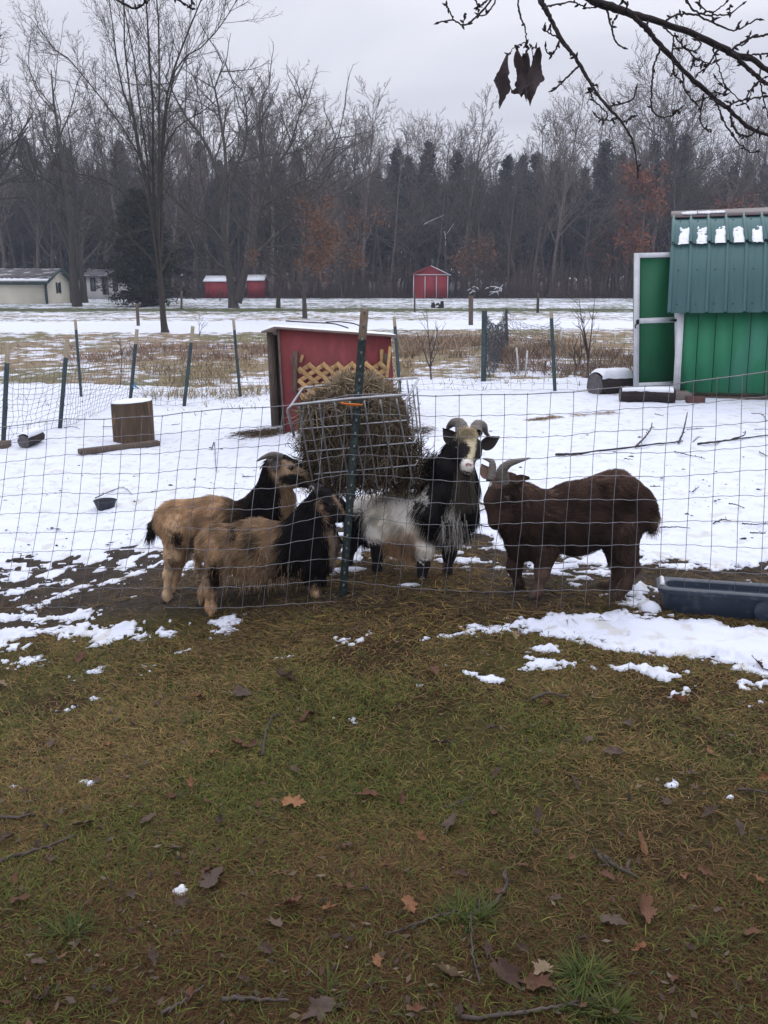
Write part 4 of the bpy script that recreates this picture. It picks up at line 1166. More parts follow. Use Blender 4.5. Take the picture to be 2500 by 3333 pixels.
# ================================================================ LOGS, STUMP, BOARD, BOWL, TROUGH
def log_thing(name, label, a, b, r, snow=1.0, wob=.06, seed=0, cat='log', nr=14, taper=1.0, endmat='logend'):
    """log lying from a to b (axis points)"""
    a = np.asarray(a, float); b = np.asarray(b, float)
    rs = np.random.default_rng(seed)
    t = thing(name, label, cat, (a + b) / 2 * [1, 1, 0] + [0, 0, min(a[2], b[2]) - r])
    k = 22; pts = np.linspace(a, b, nr)
    V, F = tubes(pts[None], np.full((1, nr), r) * np.linspace(1, taper, nr), k)
    V = V.reshape(nr, k, 3)
    ang = np.arange(k)
    fac = 1 + wob * (fbm(np.arange(nr)[:, None] * .35 + seed * 9, ang[None] * .6 * np.ones((nr, 1)), seed, 3) - .5) * 2 + wob * .5 * np.sin(ang * 2 + seed)[None]
    V = pts[:, None] + (V - pts[:, None]) * fac[..., None]
    MB().add(V, F).build('bark', M['logbark'], t, smooth=True)
    ax = (b - a) / np.linalg.norm(b - a)
    for e, s, row in ((a, -1, V[0]), (b, 1, V[-1])):
        c = e + ax * s * .004
        rr = [row * f + c * (1 - f) + ax * s * (.004 if f < .9 else 0) for f in (1, .93, .6, .3)]
        v = np.concatenate(rr + [c[None]]); f = []
        for q in range(3): f += [[q * k + j, q * k + (j + 1) % k, (q + 1) * k + (j + 1) % k, (q + 1) * k + j] for j in range(k)]
        f3 = [[3 * k + j, 3 * k + (j + 1) % k, 4 * k] for j in range(k)]
        MB().add(v, [np.array(f), np.array(f3)]).build('cut_end', M[endmat], t)
    if snow:
        m_, n_ = 22, 11
        up = np.array([0, 0, 1.]); side = np.cross(ax, up); side /= np.linalg.norm(side); up = np.cross(side, ax)
        U, Wt = np.meshgrid(np.linspace(.03, .96, m_), np.linspace(-1, 1, n_), indexing='ij')
        th = Wt * (.95 + .25 * (fbm(U * 4 + seed, 0 * U, seed + 3, 2) - .5))
        edge = (np.minimum(1 - np.abs(Wt), np.minimum(U - .0, 1 - U) * 4)).clip(0, 1)
        R_ = r * np.linspace(1, taper, m_)[:, None] * 1.0 + .012 + snow * (.045 * r / .12) * S01(edge * 2.0) * (.75 + .5 * fbm(U * 5, Wt * 2, seed + 5, 3)) - .02 * (edge < .02)
        p = a + (b - a) * U[..., None] + side * (np.sin(th) * R_)[..., None] + up * (np.cos(th) * R_)[..., None]
        i = np.arange(m_ * n_).reshape(m_, n_)
        MB().add(p, np.stack([i[:-1, :-1], i[1:, :-1], i[1:, 1:], i[:-1, 1:]], -1).reshape(-1, 4)).build('snow_cap', M['roofsnow'], t, smooth=True)
    return t
g1 = GS(1935, 1292); s1 = zdepth(g1) / FPX
a = np.array([P(1934, 1250, g1[1] + .15)[0], g1[1] + .12, g1[2] + 28 * s1]); b = np.array([P(2046, 1250, g1[1] + .35)[0], g1[1] + .42, g1[2] + 25 * s1])
log_thing('cut_log', 'big round cut log capped with snow beside the open green door', a, b, 37 * s1, seed=1, wob=.04)
g2 = GS(2100, 1316)
a = np.array([P(2024, 1290, g2[1])[0], g2[1] + .10, g2[2] + 18 * s1]); b = np.array([P(2198, 1290, g2[1])[0], g2[1] + .02, g2[2] + 18 * s1])
log_thing('split_log', 'thin dark log with little snow lying in front of the open green door', a, b, 21 * s1, snow=.35, seed=2, wob=.16)
g3 = GS(77, 1468); s3_ = zdepth(g3) / FPX
a = np.array([P(77, 1447, g3[1])[0], g3[1], g3[2] + 20 * s3_]); b = np.array([P(127, 1415, g3[1] + .32)[0], g3[1] + .34, g3[2] + 24 * s3_])
log_thing('forked_log', 'short forked log with a dark cut face lying in the snow near the stump', a, b, 21 * s3_, seed=3, wob=.10, taper=.9)
g4 = GS(10, 1468)
block(-40, 22, 1447, 1468, .15, 'oldwood', 'wood_block', 'small square wooden block at the foot of the first tipped post', 'wood block', 5)
def stump():
    g = GS(420, 1458); s = zdepth(g) / FPX
    t = thing('wood_stump', 'upright sawn stump with striped brown bark standing in the snow', 'stump', g)
    k, nr = 40, 12; V = []
    for i in range(nr):
        u = i / (nr - 1); z = u * 138 * s - .02; cx = -2 * s * (1 - u) * 0
        an = np.arange(k) * 2 * np.pi / k
        R_ = 65 * s * (1 + .035 * np.sin(an * 2 + 1) + .03 * (fbm(an * 3, u * .4 + 0 * an, 4, 3) - .5) + .018 * np.sin(an * 13 + 3 * np.sin(an * 3)))
        tilt = (np.cos(an) * -.02 + .0) * (1 - u)
        V.append(np.stack([g[0] + cx + R_ * np.cos(an), g[1] + 65 * s + R_ * np.sin(an), g[2] + z + tilt + (0.012 * np.cos(an) if u == 1 else 0)], 1))
    V = np.array(V); i = np.arange(nr * k).reshape(nr, k)
    F = np.stack([i[:-1], np.roll(i[:-1], -1, 1), np.roll(i[1:], -1, 1), i[1:]], -1).reshape(-1, 4)
    MB().add(V, F).build('bark', M['stump'], t, smooth=True)
    c = V[-1].mean(0)
    top = MB(); rings = [V[-1] * f + c * (1 - f) for f in (1, .6, .25)]
    top.add(np.concatenate(rings + [c[None]]), [np.array([[q * k + j, q * k + (j + 1) % k, (q + 1) * k + (j + 1) % k, (q + 1) * k + j] for q in range(2) for j in range(k)]), np.array([[2 * k + j, 2 * k + (j + 1) % k, 3 * k] for j in range(k)])])
    top.build('cut_top', M['logend'], t)
    rings = [(V[-1] * f + c * (1 - f)) + [0, 0, h] for f, h in ((.97, .003), (.93, .012), (.8, .018), (.4, .020))]
    top = MB().add(np.concatenate(rings + [(c + [0, 0, .021])[None]]), [np.array([[q * k + j, q * k + (j + 1) % k, (q + 1) * k + (j + 1) % k, (q + 1) * k + j] for q in range(3) for j in range(k)]), np.array([[3 * k + j, 3 * k + (j + 1) % k, 4 * k] for j in range(k)])])
    top.build('snow_cap', M['roofsnow'], t, smooth=True)
stump()
a, b = GS(258, 1490), GS(518, 1463)
mb = MB().bar(a + [0, 0, .025], b + [0, 0, .03], .09, .05); o = mb.build('wood_board', M['oldwood']); tag(o, 'weathered board lying on the snow in front of the upright stump', 'board')
o.modifiers.new('bevel', 'BEVEL').width = .006
def bowl():
    g = GS(337, 1668); s = zdepth(g) / FPX
    t = thing('feed_pan', 'small dark rubber feed pan sitting on the snow', 'feed pan', g)
    k = 32; prof = [(.72, 0), (.80, .35), (.98, .9), (1.02, 1.0), (.95, 1.02), (.90, .9), (.72, .35), (.66, .2), (0.02, .18)]
    V = []
    for r_, h in prof:
        an = np.arange(k) * 2 * np.pi / k
        V.append(np.stack([g[0] + 37 * s * r_ * np.cos(an), g[1] + .06 + 37 * s * r_ * np.sin(an), g[2] - .005 + 30 * s * h + 0 * an], 1))
    i = np.arange(len(prof) * k).reshape(-1, k)
    MB().add(np.array(V), np.stack([i[:-1], np.roll(i[:-1], -1, 1), np.roll(i[1:], -1, 1), i[1:]], -1).reshape(-1, 4)).build('pan_body', M['bowl'], t, smooth=True)
bowl()
def trough():
    g = np.array(G(2146, 2008)); s = zdepth(g) / FPX; Y0 = g[1] + .01
    t = thing('water_trough', 'long dark blue plastic trough behind the wire, snow at its foot', 'trough', (P(2142, 2000, Y0)[0], Y0, g[2]))
    t.rotation_euler = (0, 0, -math.radians(13))
    x0 = P(2142, 2000, Y0)[0]; L = 1.05; h = 108 * s; wd = .17
    def ring(in_, z, r=.04, n=5):
        in_ = min(in_, .066)
        xa, xb, ya, yb = x0 + in_, x0 + L - in_, Y0 + in_, Y0 + wd - in_
        pts = []
        for cx, cy, a0 in ((xb - r, yb - r, 0), (xa + r, yb - r, 90), (xa + r, ya + r, 180), (xb - r, ya + r, 270)):
            for q in range(n):
                an = math.radians(a0 + 90 * q / (n - 1)); pts.append((cx + r * math.cos(an), cy + r * math.sin(an), z))
        return np.array(pts)
    z0 = g[2] - .015
    rings = [ring(.035, z0), ring(.018, z0 + h * .45), ring(.010, z0 + h * .82), ring(-.006, z0 + h * .84), ring(-.010, z0 + h * .97), ring(-.002, z0 + h), ring(.022, z0 + h), ring(.032, z0 + h * .96), ring(.036, z0 + h * .80), ring(.050, z0 + h * .76), ring(.060, z0 + h * .2), ring(.066, z0 + h * .12)]
    k = len(rings[0]); i = np.arange(len(rings) * k).reshape(-1, k)
    mb = MB().add(np.concatenate(rings), np.stack([i[:-1], np.roll(i[:-1], -1, 1), np.roll(i[1:], -1, 1), i[1:]], -1).reshape(-1, 4))
    c = rings[-1].mean(0); base = mb.n
    mb.add(np.concatenate([rings[-1], c[None]]), np.array([[j, (j + 1) % k, k] for j in range(k)]))
    mb.build('tub', M['trough'], t, smooth=True).modifiers.new('split', 'EDGE_SPLIT').split_angle = .7
    # moulded disc on the front and a lip snow smear
    dm = MB(); cx = P(2478, 1960, Y0)[0]; an = np.arange(28) * 2 * np.pi / 28
    for r_, dy in ((.058, .02), (.056, -.010), (.050, -.012)): dm.add(np.stack([cx + r_ * np.cos(an), Y0 + .016 + dy + 0 * an, z0 + h * .48 + r_ * np.sin(an)], 1), np.zeros((0, 4), int))
    i = np.arange(3 * 28).reshape(3, 28)
    dm.F4.append(np.stack([i[:-1], i[1:], np.roll(i[1:], -1, 1), np.roll(i[:-1], -1, 1)], -1).reshape(-1, 4)); dm.add([[cx, Y0 + .003, z0 + h * .48]], np.zeros((0, 3), int))
    dm.F3.append(np.array([[56 + j, 84, 56 + (j + 1) % 28] for j in range(28)]))
    dm.build('moulded_disc', M['trough'], t)
    sn = MB(); rs = np.random.default_rng(4)
    for j in range(16):
        y = Y0 + .05 + (wd - .1) * j / 16
        sn.tube([np.array([x0 + .012, y, z0 + h + .001]), np.array([x0 + .014, y + .03, z0 + h + .003])], .010 * (.5 + rs.random() * .6), 6)
    sn.build('frost', M['roofsnow'], t)
trough()
# snow heap against the trough corner
def heap(px, py, r, hz, label, seed):
    g = GS(px, py); V = []; k, m_ = 18, 7
    for i in range(m_):
        u = i / (m_ - 1); an = np.arange(k) * 2 * np.pi / k
        R_ = r * math.cos(u * math.pi / 2) * (1 + .25 * (fbm(np.cos(an) * 1.5 + seed, np.sin(an) * 1.5, seed, 2) - .5) * 2)
        V.append(np.stack([g[0] + R_ * np.cos(an), g[1] + R_ * .8 * np.sin(an), g[2] - .01 + hz * math.sin(u * math.pi / 2) + 0 * an], 1))
    i = np.arange(m_ * k).reshape(m_, k)
    o = MB().add(np.array(V), np.stack([i[:-1], np.roll(i[:-1], -1, 1), np.roll(i[1:], -1, 1), i[1:]], -1).reshape(-1, 4)).build('snow_lump', M['snow'], smooth=True)
    tag(o, label, 'snow lump')
heap(2112, 2000, .055, .055, 'rounded snow lump against the end of the blue trough', 3)
# ================================================================ RED GOAT HUT
def goat_hut():
    c0 = GS(925, 1420); Ya = c0[1]; Yb = Ya + .22
    t = thing('goat_hut', 'small red plywood goat hut with snow on its flat roof and a lattice rack', 'animal hut', c0)
    TL, TR = P(904, 1066, Ya), P(1268, 1094, Yb); BL, BR = P(925, 1420, Ya), P(1286, 1400, Yb)
    ex = (TR - TL); ex /= np.linalg.norm(ex)
    nrm = np.cross(ex, BL - TL); nrm /= np.linalg.norm(nrm)
    if nrm[1] > 0: nrm = -nrm                       # towards us
    inn = -nrm
    MB().hexa([TL, TR, BR, BL], [p + inn * .018 for p in (TL, TR, BR, BL)]).build('front_panel', M['redpaint'], t)
    dp = .62
    # rear left post and frame
    pb, pt = P(897, 1396, Ya + dp), P(881, 1078, Ya + dp)
    MB().bar(pb, pt, .085, .04, up=(0, 1, 0)).build('corner_post', M['oldwood'], t)
    MB().bar(BL + inn * .045 + ex * .02, TL + inn * .045 + ex * .02, .05, .05, up=(0, 1, 0)).build('front_post', M['darkwood'], t)
    MB().hexa([pt + [.02, .02, 0], TR + inn * dp, BR + inn * dp, pb + [.02, .02, 0]], [pt + [.02, .04, 0], TR + inn * (dp + .02), BR + inn * (dp + .02), pb + [.02, .04, 0]]).build('rear_panel', M['darkwood'], t)
    MB().hexa([TR + inn * .02, TR + inn * dp, BR + inn * dp, BR + inn * .02], [p + ex * .018 for p in (TR + inn * .02, TR + inn * dp, BR + inn * dp, BR + inn * .02)]).build('side_panel', M['redpaint'], t)
    MB().bar(pt + [.04, 0, -.02], TL + inn * .06 + [.01, 0, -.02], .04, .05).build('top_rail', M['oldwood'], t)
    MB().bar(BL + ex * .002 - [0, 0, .0] + nrm * .003, TL + ex * .004 + nrm * .003, .02, .012, up=(0, 1, 0)).build('edge_strip', M['oldwood'], t)
    # roof: board with snow
    fl, fr = P(893, 1063, Ya - .05), P(1298, 1091, Yb - .05)
    bl_, br_ = P(850, 1078, Ya + dp + .14), fr + inn * (dp + .2) - [0, 0, .09]
    q = [fl, fr, br_, bl_]
    MB().hexa([p - [0, 0, .018] for p in q], q).build('roof', M['roofboard'], t)
    m_, n_ = 40, 14
    U, W = np.meshgrid(np.linspace(0, 1, m_), np.linspace(0, 1, n_), indexing='ij')
    base = (1 - U[..., None]) * ((1 - W[..., None]) * fl + W[..., None] * bl_) + U[..., None] * ((1 - W[..., None]) * fr + W[..., None] * br_)
    e = np.minimum(np.minimum(W, 1 - W) * n_ * .6, np.minimum(U, 1 - U) * m_ * .35).clip(0, 1)
    th = (.030 + .026 * S01((W - .2) / .6) * S01((.72 - U) / .2) + .02 * (fbm(U * 9, W * 4, 5, 3) - .5)) * S01(e) ** .6 + .001
    base[..., 2] += th
    i = np.arange(m_ * n_).reshape(m_, n_)
    MB().add(base, np.stack([i[:-1, :-1], i[1:, :-1], i[1:, 1:], i[:-1, 1:]], -1).reshape(-1, 4)).build('roof_snow', M['roofsnow'], t, smooth=True)
    tw = MB()
    for pl in ([(930, 1042), (1000, 1046), (1080, 1050), (1110, 1057), (1134, 1065)], [(1060, 1046), (1100, 1044), (1150, 1050), (1180, 1062)]):
        tw.tube(smooth_path([P(a, b + 3, Ya + .25) for a, b in pl], 10), .007, 5)
    tag(tw.build('twig', M['twig']), 'bare twig lying on the snowy hut roof', 'twig')
    # hay rack: battens, crossed lattice slats
    def F(px, py, off):                               # point on the front panel plane
        d = ray(px, py); k = ((TL + nrm * off - CAM) @ nrm) / (d @ nrm); return CAM + d * k
    def batten(a, b, w, off, nm='batten', mt='oldwood', th=.02):
        MB().bar(F(*a, off), F(*b, off), w, th, up=nrm).build(nm, M[mt], t)
    batten((961, 1142), (960, 1280), .042, .016)
    batten((985, 1155), (978, 1180), .028, .014, mt='lattice')
    batten((1242, 1137), (1243, 1205), .036, .014, mt='lattice')
    batten((1256, 1150), (1254, 1195), .035, .030)
    batten((1270, 1128), (1258, 1240), .03, .052, mt='lattice')
    batten((948, 1160), (956, 1200), .012, .034, mt='oldwood')
    batten((958, 1337), (985, 1338), .03, .02, mt='lattice')
    x0, x1, yt, yb = 972, 1262, 1180, 1310
    def tops(x): return yt + (x - 1080) * -.022
    sp = 46.0
    for layer, sl in ((0, -1), (1, 1)):              # rear layer rises to the right, front layer falls to the right
        for k in range(-4, 9):
            xa = 1003 + sp * k if sl > 0 else 990 + sp * k
            if sl > 0:                                # from the top edge down to the right
                a = np.array([xa, tops(xa) + 2]); b = a + np.array([175, 150])
            else:
                a = np.array([xa + 24, tops(xa) + 2]); b = a + np.array([-175, 118])
            d = b - a; ts = [0, 1]
            for lo, hi, ax in ((x0, x1, 0), (yt - 12, yb, 1)):
                if abs(d[ax]) > 1e-6:
                    t1, t2 = sorted(((lo - a[ax]) / d[ax], (hi - a[ax]) / d[ax])); ts = [max(ts[0], t1), min(ts[1], t2)]
            if ts[1] - ts[0] < .08: continue
            p, q2 = a + d * ts[0], a + d * ts[1]
            off = .045 + .010 * layer
            MB().bar(F(*p, off), F(*q2, off), .043, .0085, up=nrm).build('lattice_slat', M['lattice'], t)
    return Ya
HUTY = goat_hut()

# ================================================================ STEEL POSTS
def t_post(name, base, top, label, group=None, mat='tpost', tipmat='tip', tipfrac=.1, w=.035, studs=16, cat='fence post'):
    base = np.asarray(base, float); top = np.asarray(top, float)
    t = thing(name, label, cat, base, group)
    ax = top - base; L = np.linalg.norm(ax); ax /= L
    r = np.array([1., 0, 0]); r -= ax * (r @ ax); r /= np.linalg.norm(r); f = np.cross(r, ax)   # f points away or towards us
    if f[1] > 0: f = -f
    prof = [(-w / 2, .004), (w / 2, .004), (w / 2, -.003), (.004, -.004), (.004, -w * .8), (-.004, -w * .8), (-.004, -.004), (-w / 2, -.003)]
    def shaft(u0, u1, nm, mt):
        lo = [base + ax * (L * u0) + r * a + f * b for a, b in prof]; hi = [base + ax * (L * u1) + r * a + f * b for a, b in prof]
        n = len(prof)
        v = np.array(lo + hi); fc = np.array([[j, (j + 1) % n, n + (j + 1) % n, n + j] for j in range(n)])
        caps = [np.array([[n + 0, n + 1, n + 2, n + 7]]), np.array([[n + 3, n + 4, n + 5, n + 6]])]
        return MB().add(v, [fc] + caps).build(nm, M[mt], t)
    shaft(-.2 / L, 1 - tipfrac, 'shaft', mat)
    if tipfrac: shaft(1 - tipfrac, 1, 'painted_tip', tipmat)
    for k in range(studs):
        q = base + ax * (L * (.05 + .94 * k / max(1, studs - 1))) + f * .004
        MB().hexa([q + r * -.004 + ax * -.008, q + r * .003 + ax * -.006, q + r * .004 + ax * .007, q + r * -.002 + ax * .007], [q + f * .007 + r * -.003 + ax * -.006, q + f * .007 + r * .003 + ax * -.006, q + f * .007 + r * .005 + ax * .007, q + f * .007 + r * -.001 + ax * .007]).build('stud', M['stud'], t)
    return t
gp_ = GS(1115, 1962); PY = gp_[1]
t_post('fence_post', gp_ - [0, 0, .01], P(1187, 1004, PY + .02), 'leaning dark green steel post with a brown tip in front of the hay basket', w=.036, studs=22)
gr = 'tipped steel posts of the rear fence'
REAR = [((26, 1115), (12, 1452)), ((219, 1105), (196, 1402)), ((446, 1072), (424, 1312)), ((628, 1062), (600, 1328))]
rl = ['steel fence post near the small square wooden block', 'steel fence post beside the forked log', 'steel fence post with a blue tie behind the upright stump', 'steel fence post between the stump and the red hut']
rear_pts = []
for ((tx, ty), (bx, by)), l_ in zip(REAR, rl):
    b_ = GS(bx, by); tp = P(tx, ty, b_[1]); rear_pts.append((b_, tp))
    t_post('fence_post', b_, tp, l_ + ', pale tip above the netting', gr, 'tpostfar', 'tipfar', .2, .05, 0)
far_line = [((245, 1040), (265, 1297), 'thin steel post leaning the other way, standing behind the second tipped post'), ((760, 1042), (782, 1297), 'thin steel post just before the red hut'), ((1283, 1030), (1302, 1285), 'steel post rising behind the low corner of the hut roof')]
for (tx, ty), (bx, by), l_ in far_line:
    b_ = GS(bx, by); t_post('fence_post', b_, P(tx, ty, b_[1]), l_, gr, 'tpostfar', 'tipfar', .13, .042, 0); rear_pts.append((b_, P(tx, ty, b_[1])))
b_ = GS(1806, 1281); t_post('fence_post', b_, P(1794, 1012, b_[1]), 'straight steel post with a pale tip standing alone before the big round log', gr, 'tpostfar', 'tipfar', .09, .045, 0); rear_pts.append((b_, P(1794, 1012, b_[1])))
b_ = GS(1574, 1249); t_post('fence_post', b_, P(1577, 1011, b_[1]), 'thick dark post wound with netting at the old garden', None, 'tpostfar', 'tipfar', 0, .075, 0); gA = (b_, P(1577, 1011, b_[1]))
b_ = GS(1651, 1140); t_post('fence_post', b_, P(1648, 1005, b_[1]), 'thin dark post at the far corner of the old garden', None, 'tpostfar', 'tipfar', 0, .05, 0); gB = (b_, P(1648, 1005, b_[1]))
# netting of the rear fence, strung from post to post
def netting(name, label, spans, rows, colw, r, mat, sag=.05, cat='wire fence', seed=0, zlo=.02, zhi=.92, wob=.012):
    rs = np.random.default_rng(seed)
    t = thing(name, label, cat, spans[0][0][0])
    hw, vw = MB(), MB()
    for (b0, t0), (b1, t1), lean in spans:
        L = np.linalg.norm(b1 - b0); nc = max(3, int(L / colw)); U = np.linspace(0, 1, nc + 1)
        grid = np.zeros((rows + 1, nc + 1, 3))
        for i in range(rows + 1):
            v = zlo + (zhi - zlo) * i / rows
            l0 = b0 + (t0 - b0) * v; l1 = b1 + (t1 - b1) * v
            p = l0 + (l1 - l0) * U[:, None]
            gzv = ground_h(p[:, 0], p[:, 1]) + .015
            low = S01(1 - v * 1.2)
            p[:, 2] -= sag * np.sin(U * np.pi) * v * 2
            p[:, 2] = np.maximum(p[:, 2], gzv)
            p[:, 1] -= lean * np.sin(U * np.pi) * (1 - v) ** 2
            p += rs.normal(0, wob, p.shape) * .6
            p[:, 0] += .04 * np.sin(v * 4 + U * 6) * low
            grid[i] = p
        V, F = tubes(grid, np.full(grid.shape[:2], r), 3); hw.add(V, F)
        V, F = tubes(grid.transpose(1, 0, 2), np.full((nc + 1, rows + 1), r), 3); vw.add(V, F)
    hw.build('line_wires', M[mat], t, kind='stuff'); vw.build('stay_wires', M[mat], t, kind='stuff')
    return t
p0, p1, p2, p3 = rear_pts[:4]
ext = (p0[0] - (p1[0] - p0[0]) * [1, .55, 0], p0[1] - (p1[1] - p0[1]) * [1, .55, 0])
netting('wire_netting', 'sagging wire netting strung along the tipped posts behind the stump', [(ext, p0, .0), (p0, p1, .1), (p1, p2, .32), (p2, p3, .25)], 12, .105, .0022, 'net', zhi=.75, sag=.06)
hutb = (GS(900, 1300), P(890, 1100, GS(900, 1300)[1]))
netting('wire_netting', 'fine wire netting running behind the hut from the last tipped post to the garden', [(p3, rear_pts[5], .02), (rear_pts[5], rear_pts[6], 0), (rear_pts[6], rear_pts[7], 0), (rear_pts[7], (GS(2500, 1279), P(2500, 1060, GS(2500, 1279)[1])), 0)], 10, .13, .0018, 'net', sag=.0, zhi=.8)
b0_ = rear_pts[4]
netting('wire_netting', 'fine wire netting of the inner line that meets the netting behind the stump', [((GS(-120, 1292), P(-130, 1080, GS(-120, 1292)[1])), b0_, 0), (b0_, rear_pts[5], 0)], 10, .13, .0016, 'net', sag=.0, zhi=.78)
netting('garden_netting', 'torn dark netting hanging at the old garden beside the thick wound post', [(gA, gB, .2), (gB, (gB[0] + [1.0, -.6, 0], gB[1] + [1.0, -.6, -.15]), 0)], 22, .075, .003, 'net', sag=.12, zhi=.97, wob=.03)
mb = MB()
q = np.array(rear_pts[2][0]) + (rear_pts[2][1] - rear_pts[2][0]) * .22
for k in range(6):
    e = q + RG.normal(0, .05, 3) + [.06, 0, -.02]; mb.tube([q, (q + e) / 2 + [0, -.02, .02], e], .006, 5)
tag(mb.build('twine', M['blue']), 'blue twine tied low round a tipped post behind the stump', 'twine')
# white electric-net stakes and their collapsed net
stakes = [((1681, 1131), (1690, 1216)), ((1717, 1141), (1709, 1226)), ((1571, 1137), (1567, 1209)), ((1423, 1065), (1411, 1135)), ((1827, 1063), (1826, 1130)), ((2004, 1075), (2000, 1118))]
sl_ = ['white plastic stake of the leaning pair in the old garden, nearer the hut', 'white plastic stake of the leaning pair, nearer the green shed', 'white plastic stake standing beside the thick wound post', 'white plastic stake in the brown grass past the hut', 'white plastic stake in the brown brush past the straight steel post', 'white plastic stake in the brush near the open green door']
for ((tx, ty), (bx, by)), l_ in zip(stakes, sl_):
    b_ = GS(bx, by); mb = MB().tube(np.linspace(b_ - [0, 0, .05], P(tx, ty, b_[1]), 3), .013, 6)
    tag(mb.build('net_stake', M['whiteplastic']), l_, 'stake', 'white stakes of the collapsed electric net')
mb = MB()
for k in range(26):
    u = k / 25; px = 1518 + 205 * u; py = 1160 + 55 * S01(u * 1.6) ; Yk = G(px, 1205)[1]
    top = P(px + 6, 1150 + 75 * abs(math.sin(u * 2.2)) * .75, Yk); b_ = P(px, 1208 + 6 * math.sin(u * 9), Yk)
    mb.tube([b_, (b_ + top) / 2 + [.03 * math.sin(k), 0, 0], top], .004, 4)
for j in range(4):
    mb.tube(smooth_path([P(1518 + 205 * u, 1155 + j * 15 + 60 * abs(math.sin(u * 2.2)) * .55, G(1518 + 205 * u, 1205)[1]) for u in np.linspace(0, 1, 9)], 24), .0035, 4)
tag(mb.build('electric_net', M['whiteplastic']), 'collapsed white electric net sagging between stakes in the old garden', 'net')
mb = MB()
for k in range(13):
    px = 1318 + 19 * k; b_ = GS(px, 1105 - k * .6); h_ = .22 + .06 * math.sin(k * 2.1)
    mb.tube([b_ + [.03, 0, 0], b_ + [.06 + .015 * math.sin(k), 0, h_ * .5], b_ + [.10, 0, h_]], .004, 4)
tag(mb.build('electric_net', M['whiteplastic']), 'row of thin pale net strands leaning in the brown grass behind the hut', 'net')
# saplings
def sapling(px, py, stems_, label, seed, r0=.010):
    g = GS(px, py); rs = np.random.default_rng(seed)
    t = thing('sapling', label, 'sapling', g); out = {}
    for st in stems_:
        pts = smooth_path([P(a, b, g[1] + .02 * i) for i, (a, b) in enumerate(st)], 7, .004, seed); out.setdefault(0, []).append((pts, np.linspace(r0, .003, 7)))
        cf = dict(seg=[0, 4, 3], wig=[0, .12, .15], up=[0, .05, .04], n=[0, 3], t0=[0, .2], ang=[0, 38], len=[0, .5], rr=[0, .6], rmin=.0022, shape=lambda t: 1)
        for j in range(5):
            i = rs.integers(2, 6); tan = pts[i] - pts[i - 1]; tan /= np.linalg.norm(tan)
            w = rs.normal(0, 1, 3); w -= tan * (w @ tan); w /= np.linalg.norm(w)
            grow(rs, pts[i], tan * .8 + w * .6, .12 + .2 * rs.random(), .005, 1, cf, out)
    mb = MB()
    for l in out:
        for pts, rad in out[l]: mb.tube(pts, rad, 5 if l == 0 else 3, cap=False)
    mb.build('stems', M['twig'], t)
sapling(1916, 1237, [[(1916, 1237), (1912, 1150), (1895, 1050), (1882, 950)], [(1916, 1180), (1925, 1080), (1937, 960)], [(1913, 1160), (1895, 1080), (1880, 1060)], [(1917, 1150), (1905, 1090), (1898, 1035)]], 'bare sapling with several thin stems growing beside the big round log', 1, .014)
sapling(1404, 1242, [[(1404, 1242), (1402, 1160), (1395, 1090), (1388, 1003)], [(1403, 1170), (1418, 1110), (1425, 1070)], [(1402, 1200), (1380, 1140), (1372, 1100)], [(1404, 1190), (1422, 1140)]], 'bare sapling growing in thin snow just past the hut roof', 2, .014)
sapling(1880, 1205, [[(1880, 1205), (1868, 1150), (1885, 1090)], [(1880, 1205), (1892, 1150), (1890, 1080)]], 'dark crooked dead stems standing in the brush beside the sapling', 3, .018)
sapling(390, 1270, [[(390, 1270), (396, 1180), (388, 1100)]], 'single thin weed stem in the dry field behind the stump', 4, .008)
sapling(650, 1095, [[(650, 1095), (648, 1060), (650, 1020)], [(650, 1090), (662, 1050)]], 'thin weed stem in the dry field just before the young oak', 5, .010)
# ---------------- dry grass of the field
rng = np.random.default_rng(23)
n = 30000
bands = [(-5.5, 2.2, 19.5, 23.2, .13, (.24, .155, .11)), (-4.2, 0.5, 13.6, 19, .12, (.31, .245, .145)), (-9, 9, 12, 26, .08, (.25, .215, .13)), (.3, 4.5, 17.5, 22.5, .17, (.26, .185, .125)), (2.0, 7.0, 13.8, 18.5, .18, (.17, .115, .085))]
mb = MB()
for bi, (xa, xb, ya, yb, hh, cl) in enumerate(bands):
    m_ = [5200, 5200, 5000, 4200, 4200][bi]
    y = rng.uniform(ya, yb, m_ * 2); x = rng.uniform(xa, xb, m_ * 2) * (y / 16 if bi < 3 else 1)
    kq = fbm(x * .9 + bi * 9, y * .6, 31, 4) > (.50 if bi in (1, 2) else .46)
    x, y = x[kq][:m_], y[kq][:m_]; m_ = len(x)
    z = ground_h(x, y); h = hh * (.5 + 1.1 * rng.random(m_)); az = rng.random(m_) * 6.28; le = h * (.3 + 1.6 * rng.random(m_))
    p = np.stack([x, y, z - .01], 1); d = np.stack([np.cos(az) * le, np.sin(az) * le, h], 1)
    w = np.stack([-np.sin(az), np.cos(az), 0 * az], 1) * (.0035 + .005 * rng.random((m_, 1)))
    V = np.stack([p - w, p + w, p + d * .6 + w * .7, p + d * .6 - w * .7, p + d], 1)
    i0 = np.arange(m_)[:, None] * 5
    c = np.array(cl) * (.6 + .8 * rng.random((m_, 1, 1))) * np.ones((m_, 5, 1))
    mb.add(V.reshape(-1, 3), [i0 + [[0, 1, 2, 3]], i0 + [[3, 2, 4]]], c.reshape(-1, 3))
mb.build('dry_grass', M['attr'], kind='stuff')
